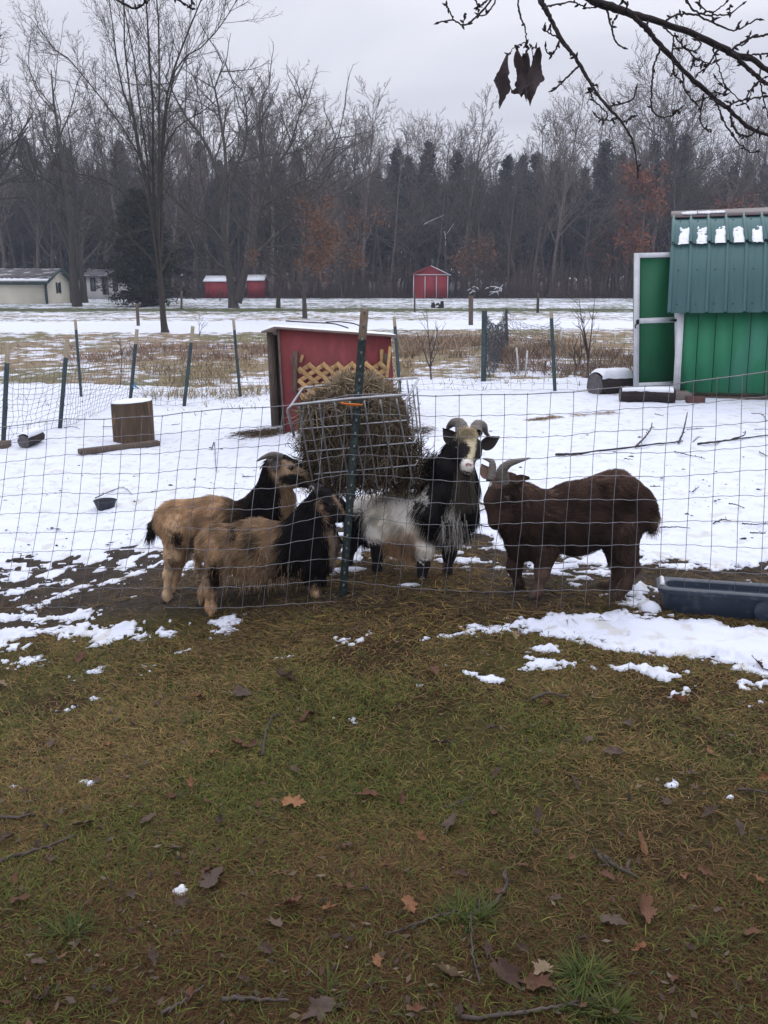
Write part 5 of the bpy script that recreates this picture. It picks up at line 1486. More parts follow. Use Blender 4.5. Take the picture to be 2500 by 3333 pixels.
# ================================================================ HAY FEEDER
def hair_obj(name, strands, cols, rad, mat, parent, taper=.15):
    """strands (N,n,3) world points, cols (N,3)"""
    N, n, _ = strands.shape
    hc = bpy.data.hair_curves.new(name)
    hc.add_curves([n] * N)
    off = np.array(parent_loc(parent)) if parent is not None else np.zeros(3)
    hc.points.foreach_set('position', (strands - off).astype(np.float32).ravel())
    ra = hc.attributes.get('radius') or hc.attributes.new('radius', 'FLOAT', 'POINT')
    prof = np.linspace(1, taper, n)[None] * np.broadcast_to(np.asarray(rad, float).reshape(-1, 1), (N, 1))
    ra.data.foreach_set('value', prof.astype(np.float32).ravel())
    ca = hc.attributes.new('Col', 'FLOAT_COLOR', 'POINT')
    c4 = np.ones((N, n, 4), np.float32); c4[..., :3] = cols[:, None, :]
    ca.data.foreach_set('color', c4.ravel())
    hc.materials.append(mat)
    o = bpy.data.objects.new(name, hc)
    C.objects.link(o)
    if parent is not None: o.parent = parent
    return o
def ribbons(name, strands, cols, w, mat, parent, rng, kind=None):
    """flat straws: (N,n,3) -> mesh strips"""
    N, n, _ = strands.shape
    t = np.gradient(strands, axis=1); s = np.cross(t, rng.normal(0, 1, (N, 1, 3))); s /= np.linalg.norm(s, axis=2, keepdims=True) + 1e-9
    ww = np.broadcast_to(np.asarray(w, float).reshape(-1, 1, 1), (N, 1, 1)) * np.concatenate([np.ones(n - 1), [.3]])[None, :, None]
    V = np.stack([strands - s * ww, strands + s * ww], 2)                  # N,n,2,3
    i = np.arange(N * n * 2).reshape(N, n, 2)
    F = np.stack([i[:, :-1, 0], i[:, :-1, 1], i[:, 1:, 1], i[:, 1:, 0]], -1).reshape(-1, 4)
    off = np.array(parent_loc(parent)) if parent is not None else np.zeros(3)
    me = np_mesh(name, V.reshape(-1, 3) - off, F, mat, False, {'Col': ('FLOAT_COLOR', np.repeat(cols, n * 2, 0))})
    return link(name, me, parent, kind=kind)
def feeder():
    Yf, Yb = PY - .03, PY + .33
    t = thing('hay_basket', 'galvanised wire hay basket hung on the fence wire, bulging with hay', 'hay feeder', P(1160, 1580, PY + .1))
    rod = lambda pts, r, nm='rod', n=14: MB().tube(smooth_path(pts, n), r, 6).build(nm, M['rod'], t, smooth=True)
    def FR(px, py, k): return P(px, py, Yf + k * .85)       # front face leans back towards the bottom
    A, B = FR(953, 1319, 0), FR(1321, 1300, 0)
    Bk, Ak = P(1360, 1229, Yb), P(992, 1262, Yb)
    MB().tube(np.array([FR(958, 1420, .02), FR(936, 1338, 0), FR(938, 1330, 0), FR(953, 1318, 0), FR(1149, 1297, 0), FR(1322, 1285, 0)]), .0062, 6).build('top_rail', M['rod'], t, smooth=True)
    MB().tube(np.array([FR(938, 1334, 0), Ak - [.01, 0, .004], Ak, P(1090, 1251, Yb), P(1215, 1239, Yb), Bk, Bk + [.004, -.01, -.003], FR(1322, 1303, 0), FR(1330, 1372, .01)]), .0062, 6).build('top_rail', M['rod'], t, smooth=True)
    for (x0, y0, x1, y1, xk, yk, k) in ((975, 1397, 1336, 1367, 1368, 1312, .10), (985, 1436, 1000, 1436, 1000, 1436, .12), (1000, 1470, 1347, 1440, 1372, 1398, .16), (1023, 1543, 1352, 1514, 1369, 1486, .24)):
        if x1 - x0 < 50: continue
        MB().tube(np.array([FR(x0, y0, k), FR((x0 + x1) / 2, (y0 + y1) / 2, k), FR(x1, y1, k), P(xk, yk, Yb)]), .0036, 6).build('cross_rod', M['rod'], t, smooth=True)
    tops = [972, 1002, 1039, 1089, 1138, 1186, 1238, 1291]
    for i, x in enumerate(tops):
        yt = 1318 - (x - 953) * .056; dx = 47 + 6 * math.sin(i * 2.1); yb = 1572 + 10 * math.sin(i * 1.7)
        pts = [FR(x, yt, .004), FR(x + dx * .33, yt + (yb - yt) * .36, .10), FR(x + dx * .7, yt + (yb - yt) * .72, .20), FR(x + dx, yb, .29)]
        if i >= 5: pts += [FR(x + dx + 4, yb + 9, .31), FR(x + dx + 9, yb + 2, .33)]
        rod(pts, .0040, 'upright_rod')
    for i, (xt, yt, xb, yb) in enumerate(((1325, 1237, 1352, 1500), (1342, 1250, 1366, 1505), (1357, 1258, 1372, 1508))):
        rod([P(xt, yt, Yb - .05 * (2 - i)), P((xt + xb) / 2 + 3, (yt + yb) / 2, Yb - .05 * (2 - i)), P(xb, yb, Yb - .03 * (2 - i)), P(xb - 16, yb + 75, Yb - .06)], .0042, 'upright_rod')
    for i in range(6):
        x = 1005 + i * 58
        rod([P(x, 1262 - (x - 992) * .09, Yb), P(x + 28, 1420, Yb + .0), P(x + 46, 1560, Yb - .02)], .0036, 'upright_rod')
    for i in range(4): rod([FR(1010 + 70 * i, 1585 - 6 * i, .27), P(1020 + 72 * i, 1560, Yb)], .0034, 'floor_rod', 4)
    MB().tube(smooth_path([FR(1110, 1312, -.02), FR(1130, 1315, -.025), FR(1155, 1316, -.025), FR(1180, 1319, -.02)], 8), .0042, 5).build('orange_tie', M['orange'], t)
    MB().tube(smooth_path([FR(1113, 1314, -.016), FR(1135, 1318, -.022), FR(1160, 1320, -.022), FR(1178, 1318, -.014)], 8), .0035, 5).build('orange_tie', M['orange'], t)
    # hay: a dark lumpy core and thousands of strands
    h = thing('hay', 'big tangled lump of brown hay stuffed in the wire basket', 'hay', P(1160, 1590, PY + .15))
    rng = np.random.default_rng(77)
    prof = [(1238, 1118, 1195, .05), (1260, 1092, 1250, .08), (1290, 1050, 1288, .12), (1324, 985, 1316, .16), (1370, 975, 1326, .15), (1430, 985, 1336, .135), (1490, 1005, 1342, .11), (1535, 1032, 1340, .085), (1566, 1070, 1325, .05)]
    k = 30; rings = []
    an = np.arange(k) * 2 * np.pi / k
    for (py, xa, xb, hy) in prof:
        fr_ = PY + .02 + .29 * max(0., (py - 1318) / 262); Yc = (fr_ + PY + .36) / 2 + .07
        cx, rx = (xa + xb) / 2, (xb - xa) / 2 * .93
        lump = 1 + .16 * (fbm(np.cos(an) * 2 + py * .013, np.sin(an) * 2, 5, 3) - .5) * 2
        pts = np.array([P(cx + rx * math.cos(a_) * l_, py, Yc + hy * math.sin(a_) * l_) for a_, l_ in zip(an, lump)])
        rings.append(pts)
    rings = np.array(rings); i = np.arange(len(prof) * k).reshape(-1, k)
    top_c, bot_c = rings[0].mean(0) + [0, 0, .02], rings[-1].mean(0)
    V = np.concatenate([rings.reshape(-1, 3), top_c[None], bot_c[None]]); nk = len(prof) * k
    F4 = np.stack([i[:-1], i[1:], np.roll(i[1:], -1, 1), np.roll(i[:-1], -1, 1)], -1).reshape(-1, 4)
    F3 = np.array([[nk, j, (j + 1) % k] for j in range(k)] + [[nk + 1, nk - k + (j + 1) % k, nk - k + j] for j in range(k)])
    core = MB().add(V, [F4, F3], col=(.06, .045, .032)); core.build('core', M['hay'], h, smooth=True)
    # strands rooted on the core surface, mostly lying along it
    N = 13000
    r_ = rng.random(N) * (len(prof) - 1); a0 = rng.random(N) * k
    ri = np.minimum(r_.astype(int), len(prof) - 2); rf = (r_ - ri)[:, None]; ai = a0.astype(int) % k; af = (a0 - a0.astype(int))[:, None]
    p = (rings[ri, ai] * (1 - af) + rings[ri, (ai + 1) % k] * af) * (1 - rf) + (rings[ri + 1, ai] * (1 - af) + rings[ri + 1, (ai + 1) % k] * af) * rf
    ctr = rings.reshape(-1, 3).mean(0); out = p - ctr; out[:, 2] *= .4; out /= np.linalg.norm(out, axis=1, keepdims=True)
    d = rng.normal(0, 1, (N, 3)); d -= out * (d * out).sum(1, keepdims=True) * .75; d /= np.linalg.norm(d, axis=1, keepdims=True)
    ln = .05 + .12 * rng.random((N, 1)); cv = rng.normal(0, .6, (N, 3))
    u = np.linspace(0, 1, 6)[None, :, None]
    st = p[:, None] + out[:, None] * (.002 + .014 * rng.random((N, 1, 1))) + d[:, None] * ln[:, None] * (u - .3) + (cv * ln)[:, None] * (u - .4) ** 2 * .9
    st[..., 2] -= (.25 * ln)[:, None, 0] * (u[..., 0] ** 2)
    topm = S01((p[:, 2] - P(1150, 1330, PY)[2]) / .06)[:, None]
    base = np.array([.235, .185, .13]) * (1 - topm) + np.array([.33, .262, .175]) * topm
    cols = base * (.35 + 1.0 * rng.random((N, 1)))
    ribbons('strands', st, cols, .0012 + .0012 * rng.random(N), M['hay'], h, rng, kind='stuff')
    # loose curls that stick out at the sides and hang underneath
    N = 1500
    side = rng.random(N)
    px = np.where(side < .35, rng.normal(1000, 18, N) + 0, np.where(side < .7, rng.normal(1350, 14, N), rng.uniform(1020, 1350, N)))
    py = np.where(side < .7, rng.uniform(1430, 1590, N), rng.uniform(1570, 1595, N))
    px = np.where(side < .35, px + (py - 1400) * .10, px)
    p = P(px, py, PY + .22 + .14 * rng.random(N))
    d = rng.normal(0, 1, (N, 3)); d[:, 2] -= .5; d /= np.linalg.norm(d, axis=1, keepdims=True); e = rng.normal(0, 1, (N, 3)); e = np.cross(d, e); e /= np.linalg.norm(e, axis=1, keepdims=True)
    ln = .03 + .05 * rng.random((N, 1, 1)); u = np.linspace(0, 1, 6)[None, :, None]; w = 2.2 + 2 * rng.random((N, 1, 1))
    st = p[:, None] + ln * (d[:, None] * np.sin(u * w) / w * 1.6 + e[:, None] * (1 - np.cos(u * w)) / w * 1.6)
    ribbons('loose_strands', st, np.array([.105, .075, .046]) * (.4 + .8 * rng.random((N, 1))), .0014, M['hay'], h, rng, kind='stuff')
feeder()

# ================================================================ WIRE FENCE
yB = G(690, 2003)[1] + .03
yD = G(1730, 1976)[1] + .10
def wire_fence():
    topx = np.array([-200, 0, 98, 214, 347, 537, 637, 703, 778, 846, 937, 1040, 1149, 1250, 1329, 1407, 1554, 1709, 1863, 2012, 2167, 2330, 2500, 2700], float)
    topy = np.array([1405, 1391, 1378, 1364, 1364, 1353, 1337, 1332, 1329, 1327, 1322, 1304, 1283, 1284, 1286, 1289, 1285, 1283, 1276, 1262, 1254, 1232, 1209, 1180], float)
    botx = np.array([-260, -60, 120, 300, 480, 640, 821, 964, 1060, 1110, 1184, 1231, 1300, 1363, 1480, 1589, 1815, 2056, 2250, 2478, 2700], float)
    boty = np.array([1980, 1978, 1977, 1977, 1977, 1978, 1976, 1966, 1960, 1962, 1966, 1974, 1982, 1990, 1996, 1999, 1992, 1998, 2014, 2034, 2050], float)
    shift = lambda tx: np.interp(tx, [0, 300, 800, 1150, 1400, 1700, 2000, 2500], [-78, -74, -60, -48, -52, -46, -36, -24])
    cols = [-520.]
    rs = np.random.default_rng(12)
    while cols[-1] < 3150: cols.append(cols[-1] + np.interp(cols[-1], [0, 600, 1000, 1400, 2500], [61, 63.5, 70, 75, 79]) + rs.normal(0, 1.5))
    cols = np.array(cols); NC, NR = len(cols), 10
    # ground position of each column
    bpx = cols + shift(cols); bpy_ = np.interp(bpx, botx, boty)
    gb = G(bpx, np.full(NC, 0) + np.interp(bpx, [-100, 640, 1110, 1600, 2056, 2480], [1978, 1978, 1964, 1990, 2000, 2034]))
    Yc = gb[:, 1]
    Yc = np.convolve(np.pad(Yc, 3, 'edge'), np.ones(7) / 7, 'valid')
    yfit = np.interp(cols, [-60, 600, 1110, 1600, 2000, 2600], [4.86, 4.42, PY - .03, 4.06, 4.02, 3.86])
    Yc = yfit
    grid = np.zeros((NR + 1, NC, 3))
    for i in range(NR + 1):
        v = i / NR
        px = cols + shift(cols) * (1.15 * v - .15 * np.sin(v * np.pi)) + 9 * np.sin(v * np.pi * 1.0) * np.sin(cols / 190.) + rs.normal(0, 1.0, NC)
        ty = np.interp(cols, topx, topy); by = np.interp(cols + shift(cols), botx, boty)
        py = ty + (by - ty) * (v ** 1.02) + 4.5 * np.sin(cols / 95. + i * .9) * np.sin(v * np.pi) + rs.normal(0, .9, NC)
        py = py + 9 * np.exp(-((cols - 1130) / 90.) ** 2) * -np.sin(v * np.pi * .9) + np.where((cols > 600) & (cols < 1060), 10 * np.sin((cols - 600) / 460 * np.pi) * np.sin(v * np.pi) ** 2, 0)
        bl = S01(v / .5) * (1 - .12 * S01((v - .8) / .2))       # leaning goats push the mesh out
        Yr = np.minimum(Yc, Yc + (yB - .20 - Yc) * bl * np.exp(-(np.maximum(0, np.abs(cols - 870) - 160) / 90.) ** 2))
        Yr = np.minimum(Yr, Yr + (yD - .21 - Yr) * bl * np.exp(-(np.maximum(0, np.abs(cols - 1860) - 210) / 90.) ** 2))
        grid[i] = P(px, py, Yr)
    t = thing('wire_fence', 'woven square-mesh wire fence crossing the whole picture in front of the goats', 'wire fence', (0, PY, 0))
    for i in range(NR + 1):
        pts = []
        for j in range(NC - 1):
            a, b = grid[i, j], grid[i, j + 1]
            for q in range(3):
                u = q / 3; pts.append(a + (b - a) * u + [0, 0, (.0025 * math.sin(u * 2 * math.pi) if i else 0)])
        pts.append(grid[i, -1])
        MB().tube(np.array(pts), .0022 if i == 0 else .00145, 4, cap=False).build('line_wire', M['wire'], t)
    for j in range(NC):
        MB().tube(smooth_path(grid[:, j], 31), .0014, 4, cap=False).build('stay_wire', M['wire'], t)
    kn = MB()
    oc = np.array([[1, 0, 0], [-1, 0, 0], [0, 1, 0], [0, -1, 0], [0, 0, 1], [0, 0, -1]], float)
    of = np.array([[0, 2, 4], [2, 1, 4], [1, 3, 4], [3, 0, 4], [2, 0, 5], [1, 2, 5], [3, 1, 5], [0, 3, 5]])
    for i in range(NR + 1):
        for j in range(NC):
            kn.add(oc * [.0040, .0035, .0048] * (1.25 if i == 0 else 1) + grid[i, j], of)
    kn.build('wire_knots', M['wire'], t, kind='stuff')
    return grid
FENCE = wire_fence()
# ================================================================ GOATS
def surface_nets(F, org, h):
    """zero set of F as a quad mesh"""
    nx, ny, nz = F.shape
    c = np.zeros((nx - 1, ny - 1, nz - 1, 3)); cnt = np.zeros((nx - 1, ny - 1, nz - 1))
    sg = F < 0
    def off(dx, dy, dz): return (slice(dx, nx - 1 + dx), slice(dy, ny - 1 + dy), slice(dz, nz - 1 + dz))
    for ax in range(3):
        o1, o2 = [a for a in range(3) if a != ax]
        for i in (0, 1):
            for j in (0, 1):
                a = [0, 0, 0]; a[o1] = i; a[o2] = j; b = list(a); b[ax] = 1
                fa, fb = F[off(*a)], F[off(*b)]
                m = (fa < 0) != (fb < 0)
                t = np.where(m, fa / np.where(m, fa - fb, 1), 0)
                for k in range(3):
                    c[..., k] += np.where(m, a[k] + (t if k == ax else 0), 0)
                cnt += m
    act = cnt > 0
    idx = np.full(act.shape, -1); idx[act] = np.arange(act.sum())
    gi = np.stack(np.nonzero(act), -1)
    V = org + h * (gi + c[act] / cnt[act][:, None])
    quads = []
    for ax in range(3):
        o1, o2 = [(1, 2), (2, 0), (0, 1)][ax]
        sl0 = [slice(1, -1)] * 3; sl0[ax] = slice(0, -1); sl1 = [slice(1, -1)] * 3; sl1[ax] = slice(1, None)
        s0, s1 = sg[tuple(sl0)], sg[tuple(sl1)]
        for flip in (False, True):
            m = (s0 & ~s1) if not flip else (~s0 & s1)
            q = np.stack(np.nonzero(m), -1)
            if not len(q): continue
            base = q + 1; base[:, ax] -= 1
            def at(d1, d2):
                b = base.copy(); b[:, o1] += d1; b[:, o2] += d2; return idx[b[:, 0], b[:, 1], b[:, 2]]
            quad = np.stack([at(-1, -1), at(0, -1), at(0, 0), at(-1, 0)], -1)
            quads.append(quad[:, ::-1] if flip else quad)
    return V, np.concatenate(quads)
class Goat:
    def __init__(s, name, label, crop, scale, Y0, group):
        s.cr, s.sc, s.Y0 = crop, scale, Y0
        s.bones = []; s.name, s.label, s.group = name, label, group
        s.slim = .34
        s.headm = lambda cx, cy: cx < -1e9
    def px(s, c): return s.cr[0] + c[0] * s.sc, s.cr[1] + c[1] * s.sc
    def pt(s, cx, cy, dy): x, y = s.px((cx, cy)); return P(x, y, s.Y0 + dy)
    def chain(s, pts, sy=1.0, k=.03, rev=False, fur=1.0, foot=False, thin=1.0):
        """pts: (cx, cy, r, dy) in crop pixels; consecutive pairs become tapered limbs"""
        W = []
        for q in pts:
            w = s.pt(q[0], q[1], q[3] if len(q) > 3 else 0.0); r = q[2] * s.sc * zdepth(w) / FPX * thin
            W.append((w, r))
        if foot:
            m_ = len(W); W = [(w, r * (1 - s.slim * min(1., i / 2.0))) for i, (w, r) in enumerate(W)]
            w, r = W[-1]; w = w.copy(); w[2] = gz(w[0], w[1]) + r * .75; W[-1] = (w, r)
        for (a, ra), (b, rb) in zip(W[:-1], W[1:]):
            s.bones.append(dict(a=a, b=b, ra=ra, rb=rb, sy=sy, k=k, flow=(a - b) if rev else (b - a), fur=fur))
        return W
    def dist(s, X):
        d = None
        for bn in s.bones:
            p = X - bn['a']; ab = bn['b'] - bn['a']
            sc = np.array([1, bn['sy'], 1])
            p = p / sc; ab = ab / sc
            t = np.clip((p @ ab) / (ab @ ab + 1e-9), 0, 1)
            q = np.sqrt(((p - t[..., None] * ab) ** 2).sum(-1)) - (bn['ra'] + (bn['rb'] - bn['ra']) * t)
            q = q * (1 if bn['sy'] >= 1 else bn['sy'] ** .5)
            if d is None: d = q
            else:
                k = bn['k']; hh = np.clip(.5 + .5 * (d - q) / k, 0, 1)
                d = d * (1 - hh) + q * hh - k * hh * (1 - hh)
        return d
    def body(s, h, colour):
        lo = np.min([np.minimum(b['a'] - max(b['ra'], b['rb']), b['b'] - max(b['ra'], b['rb'])) for b in s.bones], 0) - .04
        hi = np.max([np.maximum(b['a'] + max(b['ra'], b['rb']), b['b'] + max(b['ra'], b['rb'])) for b in s.bones], 0) + .04
        n = np.ceil((hi - lo) / h).astype(int) + 1
        ax = [lo[i] + h * np.arange(n[i]) for i in range(3)]
        X = np.stack(np.meshgrid(*ax, indexing='ij'), -1)
        F = s.dist(X)
        V, Q = surface_nets(F, lo, h)
        s.V, s.Q = V, Q
        loc = np.array([V[:, 0].mean(), V[:, 1].mean(), 0]); loc[2] = gz(loc[0], loc[1])
        s.root = thing(s.name, s.label, 'goat', loc, s.group)
        s.col = colour
        cols = s.colours(V, np.random.default_rng(1)) * .95
        me = np_mesh('body', V - loc, Q, M['skin'], True, {'Col': ('FLOAT_COLOR', cols)})
        s.bodyo = link('body', me, s.root)
        return s
    def colours(s, p, rng):
        x, y = proj(p); cx, cy = (x - s.cr[0]) / s.sc, (y - s.cr[1]) / s.sc
        jit = np.where(s.headm(cx, cy), 4.0, 13.0)
        cx = cx + rng.normal(0, 1, len(cx)) * jit; cy = cy + rng.normal(0, 1, len(cy)) * jit
        return s.col(cx, cy, p)
    def fur(s, N, length, rad, seed, rng_len=None, droop=.35, lift=.35, clump=.5):
        rng = np.random.default_rng(seed)
        V, Q = s.V, s.Q
        a, b, c, d = (V[Q[:, i]] for i in range(4))
        nrm = np.cross(c - a, d - b); ar = np.linalg.norm(nrm, axis=1) + 1e-12; nrm = nrm / ar[:, None]
        ctr = (a + b + c + d) / 4
        # outward check
        if (nrm * (ctr - ctr.mean(0))).sum(1).mean() < 0: nrm = -nrm
        vis = np.where((nrm[:, 1] > .35), .35, 1.0)          # the far flank needs fewer strands to look covered
        f = rng.choice(len(Q), N, p=ar * vis / (ar * vis).sum())
        u, v = rng.random((N, 1)), rng.random((N, 1))
        p = (a[f] * (1 - u) + b[f] * u) * (1 - v) + (d[f] * (1 - u) + c[f] * u) * v
        n = nrm[f]
        # flow: blend of the nearest limbs' directions
        fl = np.zeros((N, 3)); wsum = np.zeros((N, 1)); L = np.zeros((N, 1))
        for bn in s.bones:
            ab = bn['b'] - bn['a']; q = p - bn['a']; t = np.clip((q @ ab) / (ab @ ab + 1e-9), 0, 1)
            dd = np.linalg.norm(q - t[:, None] * ab, axis=1) - (bn['ra'] + (bn['rb'] - bn['ra']) * t)
            w = np.exp(-np.maximum(dd, 0) / .012)[:, None] + 1e-6
            fl += w * bn['flow'] / (np.linalg.norm(bn['flow']) + 1e-9); L += w * bn['fur']; wsum += w
        fl /= wsum; L /= wsum
        fl = fl + np.array([0, 0, -droop])
        # tufts: shared wander by position
        cw = np.stack([fbm(p[:, 0] * 22 + 5, p[:, 2] * 22 + p[:, 1] * 9, 3, 2), fbm(p[:, 0] * 22 + 50, p[:, 2] * 22 + p[:, 1] * 9, 4, 2), fbm(p[:, 0] * 22 + 90, p[:, 2] * 22, 6, 2)], 1) - .5
        fl = fl + cw * clump * 2.4 + rng.normal(0, .14, (N, 3))
        fl = fl - n * (fl * n).sum(1, keepdims=True); fl /= np.linalg.norm(fl, axis=1, keepdims=True) + 1e-9
        lf = lift * (.6 + .9 * rng.random((N, 1))) * (.7 + 1.2 * (cw[:, :1] + .5))
        ln = length * L * (.55 + .6 * rng.random((N, 1)))
        uu = np.linspace(0, 1, 5)[None, :, None]
        st = p[:, None] - n[:, None] * .002 + ln[:, None] * (fl[:, None] * uu + n[:, None] * (lf[:, None] * (uu - .55 * uu ** 2)))
        st[..., 2] -= (ln * .22 * droop)[:, :, ] * uu[..., 0] ** 2
        g = ground_h(st[..., 0], st[..., 1]) + .004
        st[..., 2] = np.maximum(st[..., 2], g)
        cols = s.colours(p, rng) * (.62 + .62 * rng.random((N, 1))) * (.36 + 1.25 * fbm(p[:, 0] * 46 + p[:, 2] * 10, p[:, 2] * 24 + p[:, 1] * 12, 9, 3)[:, None])
        hair_obj('coat', st, cols, rad * (.7 + .6 * rng.random(N)), M['fur'], s.root)
        return s
    def tuft(s, name, N, a, b, ra, rb, length, direction, cols, seed, spread=.25, rad=.0011, droop=.3):
        """long hair rooted between two points"""
        rng = np.random.default_rng(seed)
        A, B = s.pt(*a), s.pt(*b); k = s.sc * zdepth(A) / FPX
        u = rng.random((N, 1)); p = A + (B - A) * u + rng.normal(0, 1, (N, 3)) * (ra + (rb - ra) * u) * k * .5
        d = np.asarray(direction, float) + rng.normal(0, spread, (N, 3)); d /= np.linalg.norm(d, axis=1, keepdims=True)
        ln = length * (.5 + .6 * rng.random((N, 1))); uu = np.linspace(0, 1, 6)[None, :, None]
        st = p[:, None] + ln[:, None] * d[:, None] * uu + rng.normal(0, .04, (N, 1, 3)) * ln[:, None] * uu ** 2
        st[..., 2] -= ln * droop * uu[..., 0] ** 2
        c = cols(rng, N, u) if callable(cols) else np.array(cols) * (.6 + .7 * rng.random((N, 1)))
        return hair_obj(name, st, c, np.full(N, rad), M['fur'], s.root)
    def ear(s, base, tip, w, cup, col, facing=(0, -1, .1)):
        A, B = s.pt(*base), s.pt(*tip); ax = B - A; L = np.linalg.norm(ax); ax /= L
        f = np.asarray(facing, float); f -= ax * (f @ ax); f /= np.linalg.norm(f); sd = np.cross(ax, f)
        W = w * s.sc * zdepth(A) / FPX
        n, m_ = 10, 7; U, T = np.meshgrid(np.linspace(0, 1, n), np.linspace(-1, 1, m_), indexing='ij')
        wid = W * (.35 + .9 * np.sin(np.clip(U, 0, 1) ** .75 * np.pi) ** .8) * (1 - U ** 4 * .85)
        wid[-1] = W * .06
        front = A + ax * (L * U)[..., None] + sd * (wid * T)[..., None] + f * (cup * W * (T ** 2 - .7) * (1 - .4 * U) + .02 * L * np.sin(U * 3))[..., None]
        back = front - f * .006
        i = np.arange(n * m_).reshape(n, m_); F = np.stack([i[:-1, :-1], i[1:, :-1], i[1:, 1:], i[:-1, 1:]], -1).reshape(-1, 4)
        rim = np.concatenate([i[:, 0], i[-1, 1:], i[::-1, -1][1:], i[0, ::-1][1:-1]])
        N0 = n * m_; R = np.stack([rim, np.roll(rim, -1), np.roll(rim, -1) + N0, rim + N0], -1)
        mb = MB().add(np.concatenate([front.reshape(-1, 3), back.reshape(-1, 3)]), [F, F[:, ::-1] + N0, R], col=np.concatenate([np.broadcast_to(np.array(col) * 1.25, (N0, 3)), np.broadcast_to(col, (N0, 3))]))
        return mb.build('ear', M['skin'], s.root, smooth=True)
    def horn(s, pts, r0, r1=.003, flat=.75):
        W = np.array([s.pt(*q) for q in pts]); k = s.sc * zdepth(W[0]) / FPX
        p = smooth_path(W, 26); u = np.linspace(0, 1, 26)
        rad = (r0 * k) * (1 - u) ** .92 + r1
        rad = rad * (1 + .045 * np.sin(u * 75))
        V, F = tubes(p[None], rad[None], 12)
        return MB().add(np.concatenate([V, p[-1:] + (p[-1:] - p[-2:-1]) * .3]), [F, np.array([[25 * 12 + j, 25 * 12 + (j + 1) % 12, 26 * 12] for j in range(12)])]).build('horn', M['horn'], s.root, smooth=True)
    def eye(s, c, r, dy, lid=None):
        w = s.pt(c[0], c[1], dy); R_ = r * s.sc * zdepth(w) / FPX
        v, f = [], []
        m_, k = 7, 12
        for i in range(m_):
            th = math.pi * i / (m_ - 1)
            for j in range(k): v.append(w + R_ * np.array([math.sin(th) * math.cos(j * 2 * math.pi / k), math.cos(th), math.sin(th) * math.sin(j * 2 * math.pi / k)]))
        i = np.arange(m_ * k).reshape(m_, k)
        return MB().add(np.array(v), np.stack([i[:-1], np.roll(i[:-1], -1, 1), np.roll(i[1:], -1, 1), i[1:]], -1).reshape(-1, 4)).build('eye', M['eye'], s.root, smooth=True)
    def hoof(s, w, r):
        w = np.asarray(w, float); z = gz(w[0], w[1])
        for sx in (-1, 1):
            q = w * [1, 1, 0] + [sx * r * .42, -.004, z]
            MB().tube([q + [0, 0, -.004], q + [0, .001, .012], q + [0, .004, .03]], [r * .62, r * .56, r * .45], 8).build('hoof', M['hoof'], s.root, smooth=True)

TAN, LTAN, BLK, DBR = np.array([.60, .425, .27]), np.array([.68, .52, .36]), np.array([.021, .018, .018]), np.array([.034, .021, .015])
WHT, PCH, BRN, GRY = np.array([.94, .91, .84]), np.array([.55, .38, .24]), np.array([.092, .058, .044]), np.array([.13, .11, .10])
def mixc(c, col, w):
    w = np.clip(w, 0, 1)[:, None]; return c * (1 - w) + col * w
def ell(cx, cy, x, y, rx, ry, soft=.35):
    return S01((1 - np.hypot((cx - x) / rx, (cy - y) / ry)) / soft + .0)
def seg(cx, cy, x0, y0, x1, y1, w, soft=10):
    ax, ay = x1 - x0, y1 - y0; t = np.clip(((cx - x0) * ax + (cy - y0) * ay) / (ax * ax + ay * ay), 0, 1)
    return S01((w - np.hypot(cx - x0 - t * ax, cy - y0 - t * ay)) / soft + .5)
K1 = .4822
gG = 'goats gathered round the hay basket'

# ---- A: rear tan goat with black neck, eating from the basket
A = Goat('goat', 'tan goat with black neck and short backswept horn, head raised to nibble the hay', (450, 1330), K1, yB + .27, gG)
def colA(cx, cy, p):
    c = np.tile(TAN, (len(cx), 1))
    c = mixc(c, LTAN, S01((cy - 900) / 200) * .5)
    c = mixc(c, DBR, S01((cx - 540) / 130) * S01((cy - 560) / 40) * .95)
    c = mixc(c, BLK, S01((cx - 680) / 90))
    neck = (cy < 770) & (cx > 960) & (cx < 1110)
    c = np.where(neck[:, None], np.where((cx < 968)[:, None], BLK, TAN * .85), c)
    hd = (cy < 560) & (cx > 880)
    base = np.tile(TAN * .75, (len(cx), 1))
    base = mixc(base, BLK, seg(cx, cy, 985, 312, 1040, 330, 32)); base = mixc(base, BLK, seg(cx, cy, 1040, 330, 1200, 425, 30))
    base = mixc(base, BLK, ell(cx, cy, 1040, 480, 115, 48)); base = mixc(base, DBR, ell(cx, cy, 1190, 465, 40, 45)); base = mixc(base, BLK, ell(cx, cy, 1130, 520, 60, 28))
    base = mixc(base, GRY, ell(cx, cy, 915, 360, 48, 60)); base = mixc(base, BLK, S01((900 - cx + (cy - 400) * .5) / 40) * (cy > 385)); base = mixc(base, DBR, ell(cx, cy, 1035, 400, 35, 16))
    c = np.where(hd[:, None], base, c)
    c = mixc(c, DBR, ell(cx, cy, 265, 880, 50, 55)); c = mixc(c, BLK, ell(cx, cy, 410, 920, 40, 80))
    c = mixc(c, BLK, S01((118 - cx) / 20) * (cy > 690)); c = mixc(c, DBR, ell(cx, cy, 230, 1060, 30, 60) * .6)
    return c
A.headm = lambda cx, cy: (cx > 885) & (cy < 560)
A.chain([(760, 800, 165), (500, 800, 185), (270, 770, 150)], sy=.80, k=.05)
A.chain([(900, 400, 58), (915, 520, 80), (850, 670, 118), (790, 790, 150)], sy=.8, k=.05, fur=.8)
A.chain([(960, 430, 40), (1000, 600, 42), (1000, 740, 60), (960, 840, 100)], sy=.8, k=.04, fur=.8)
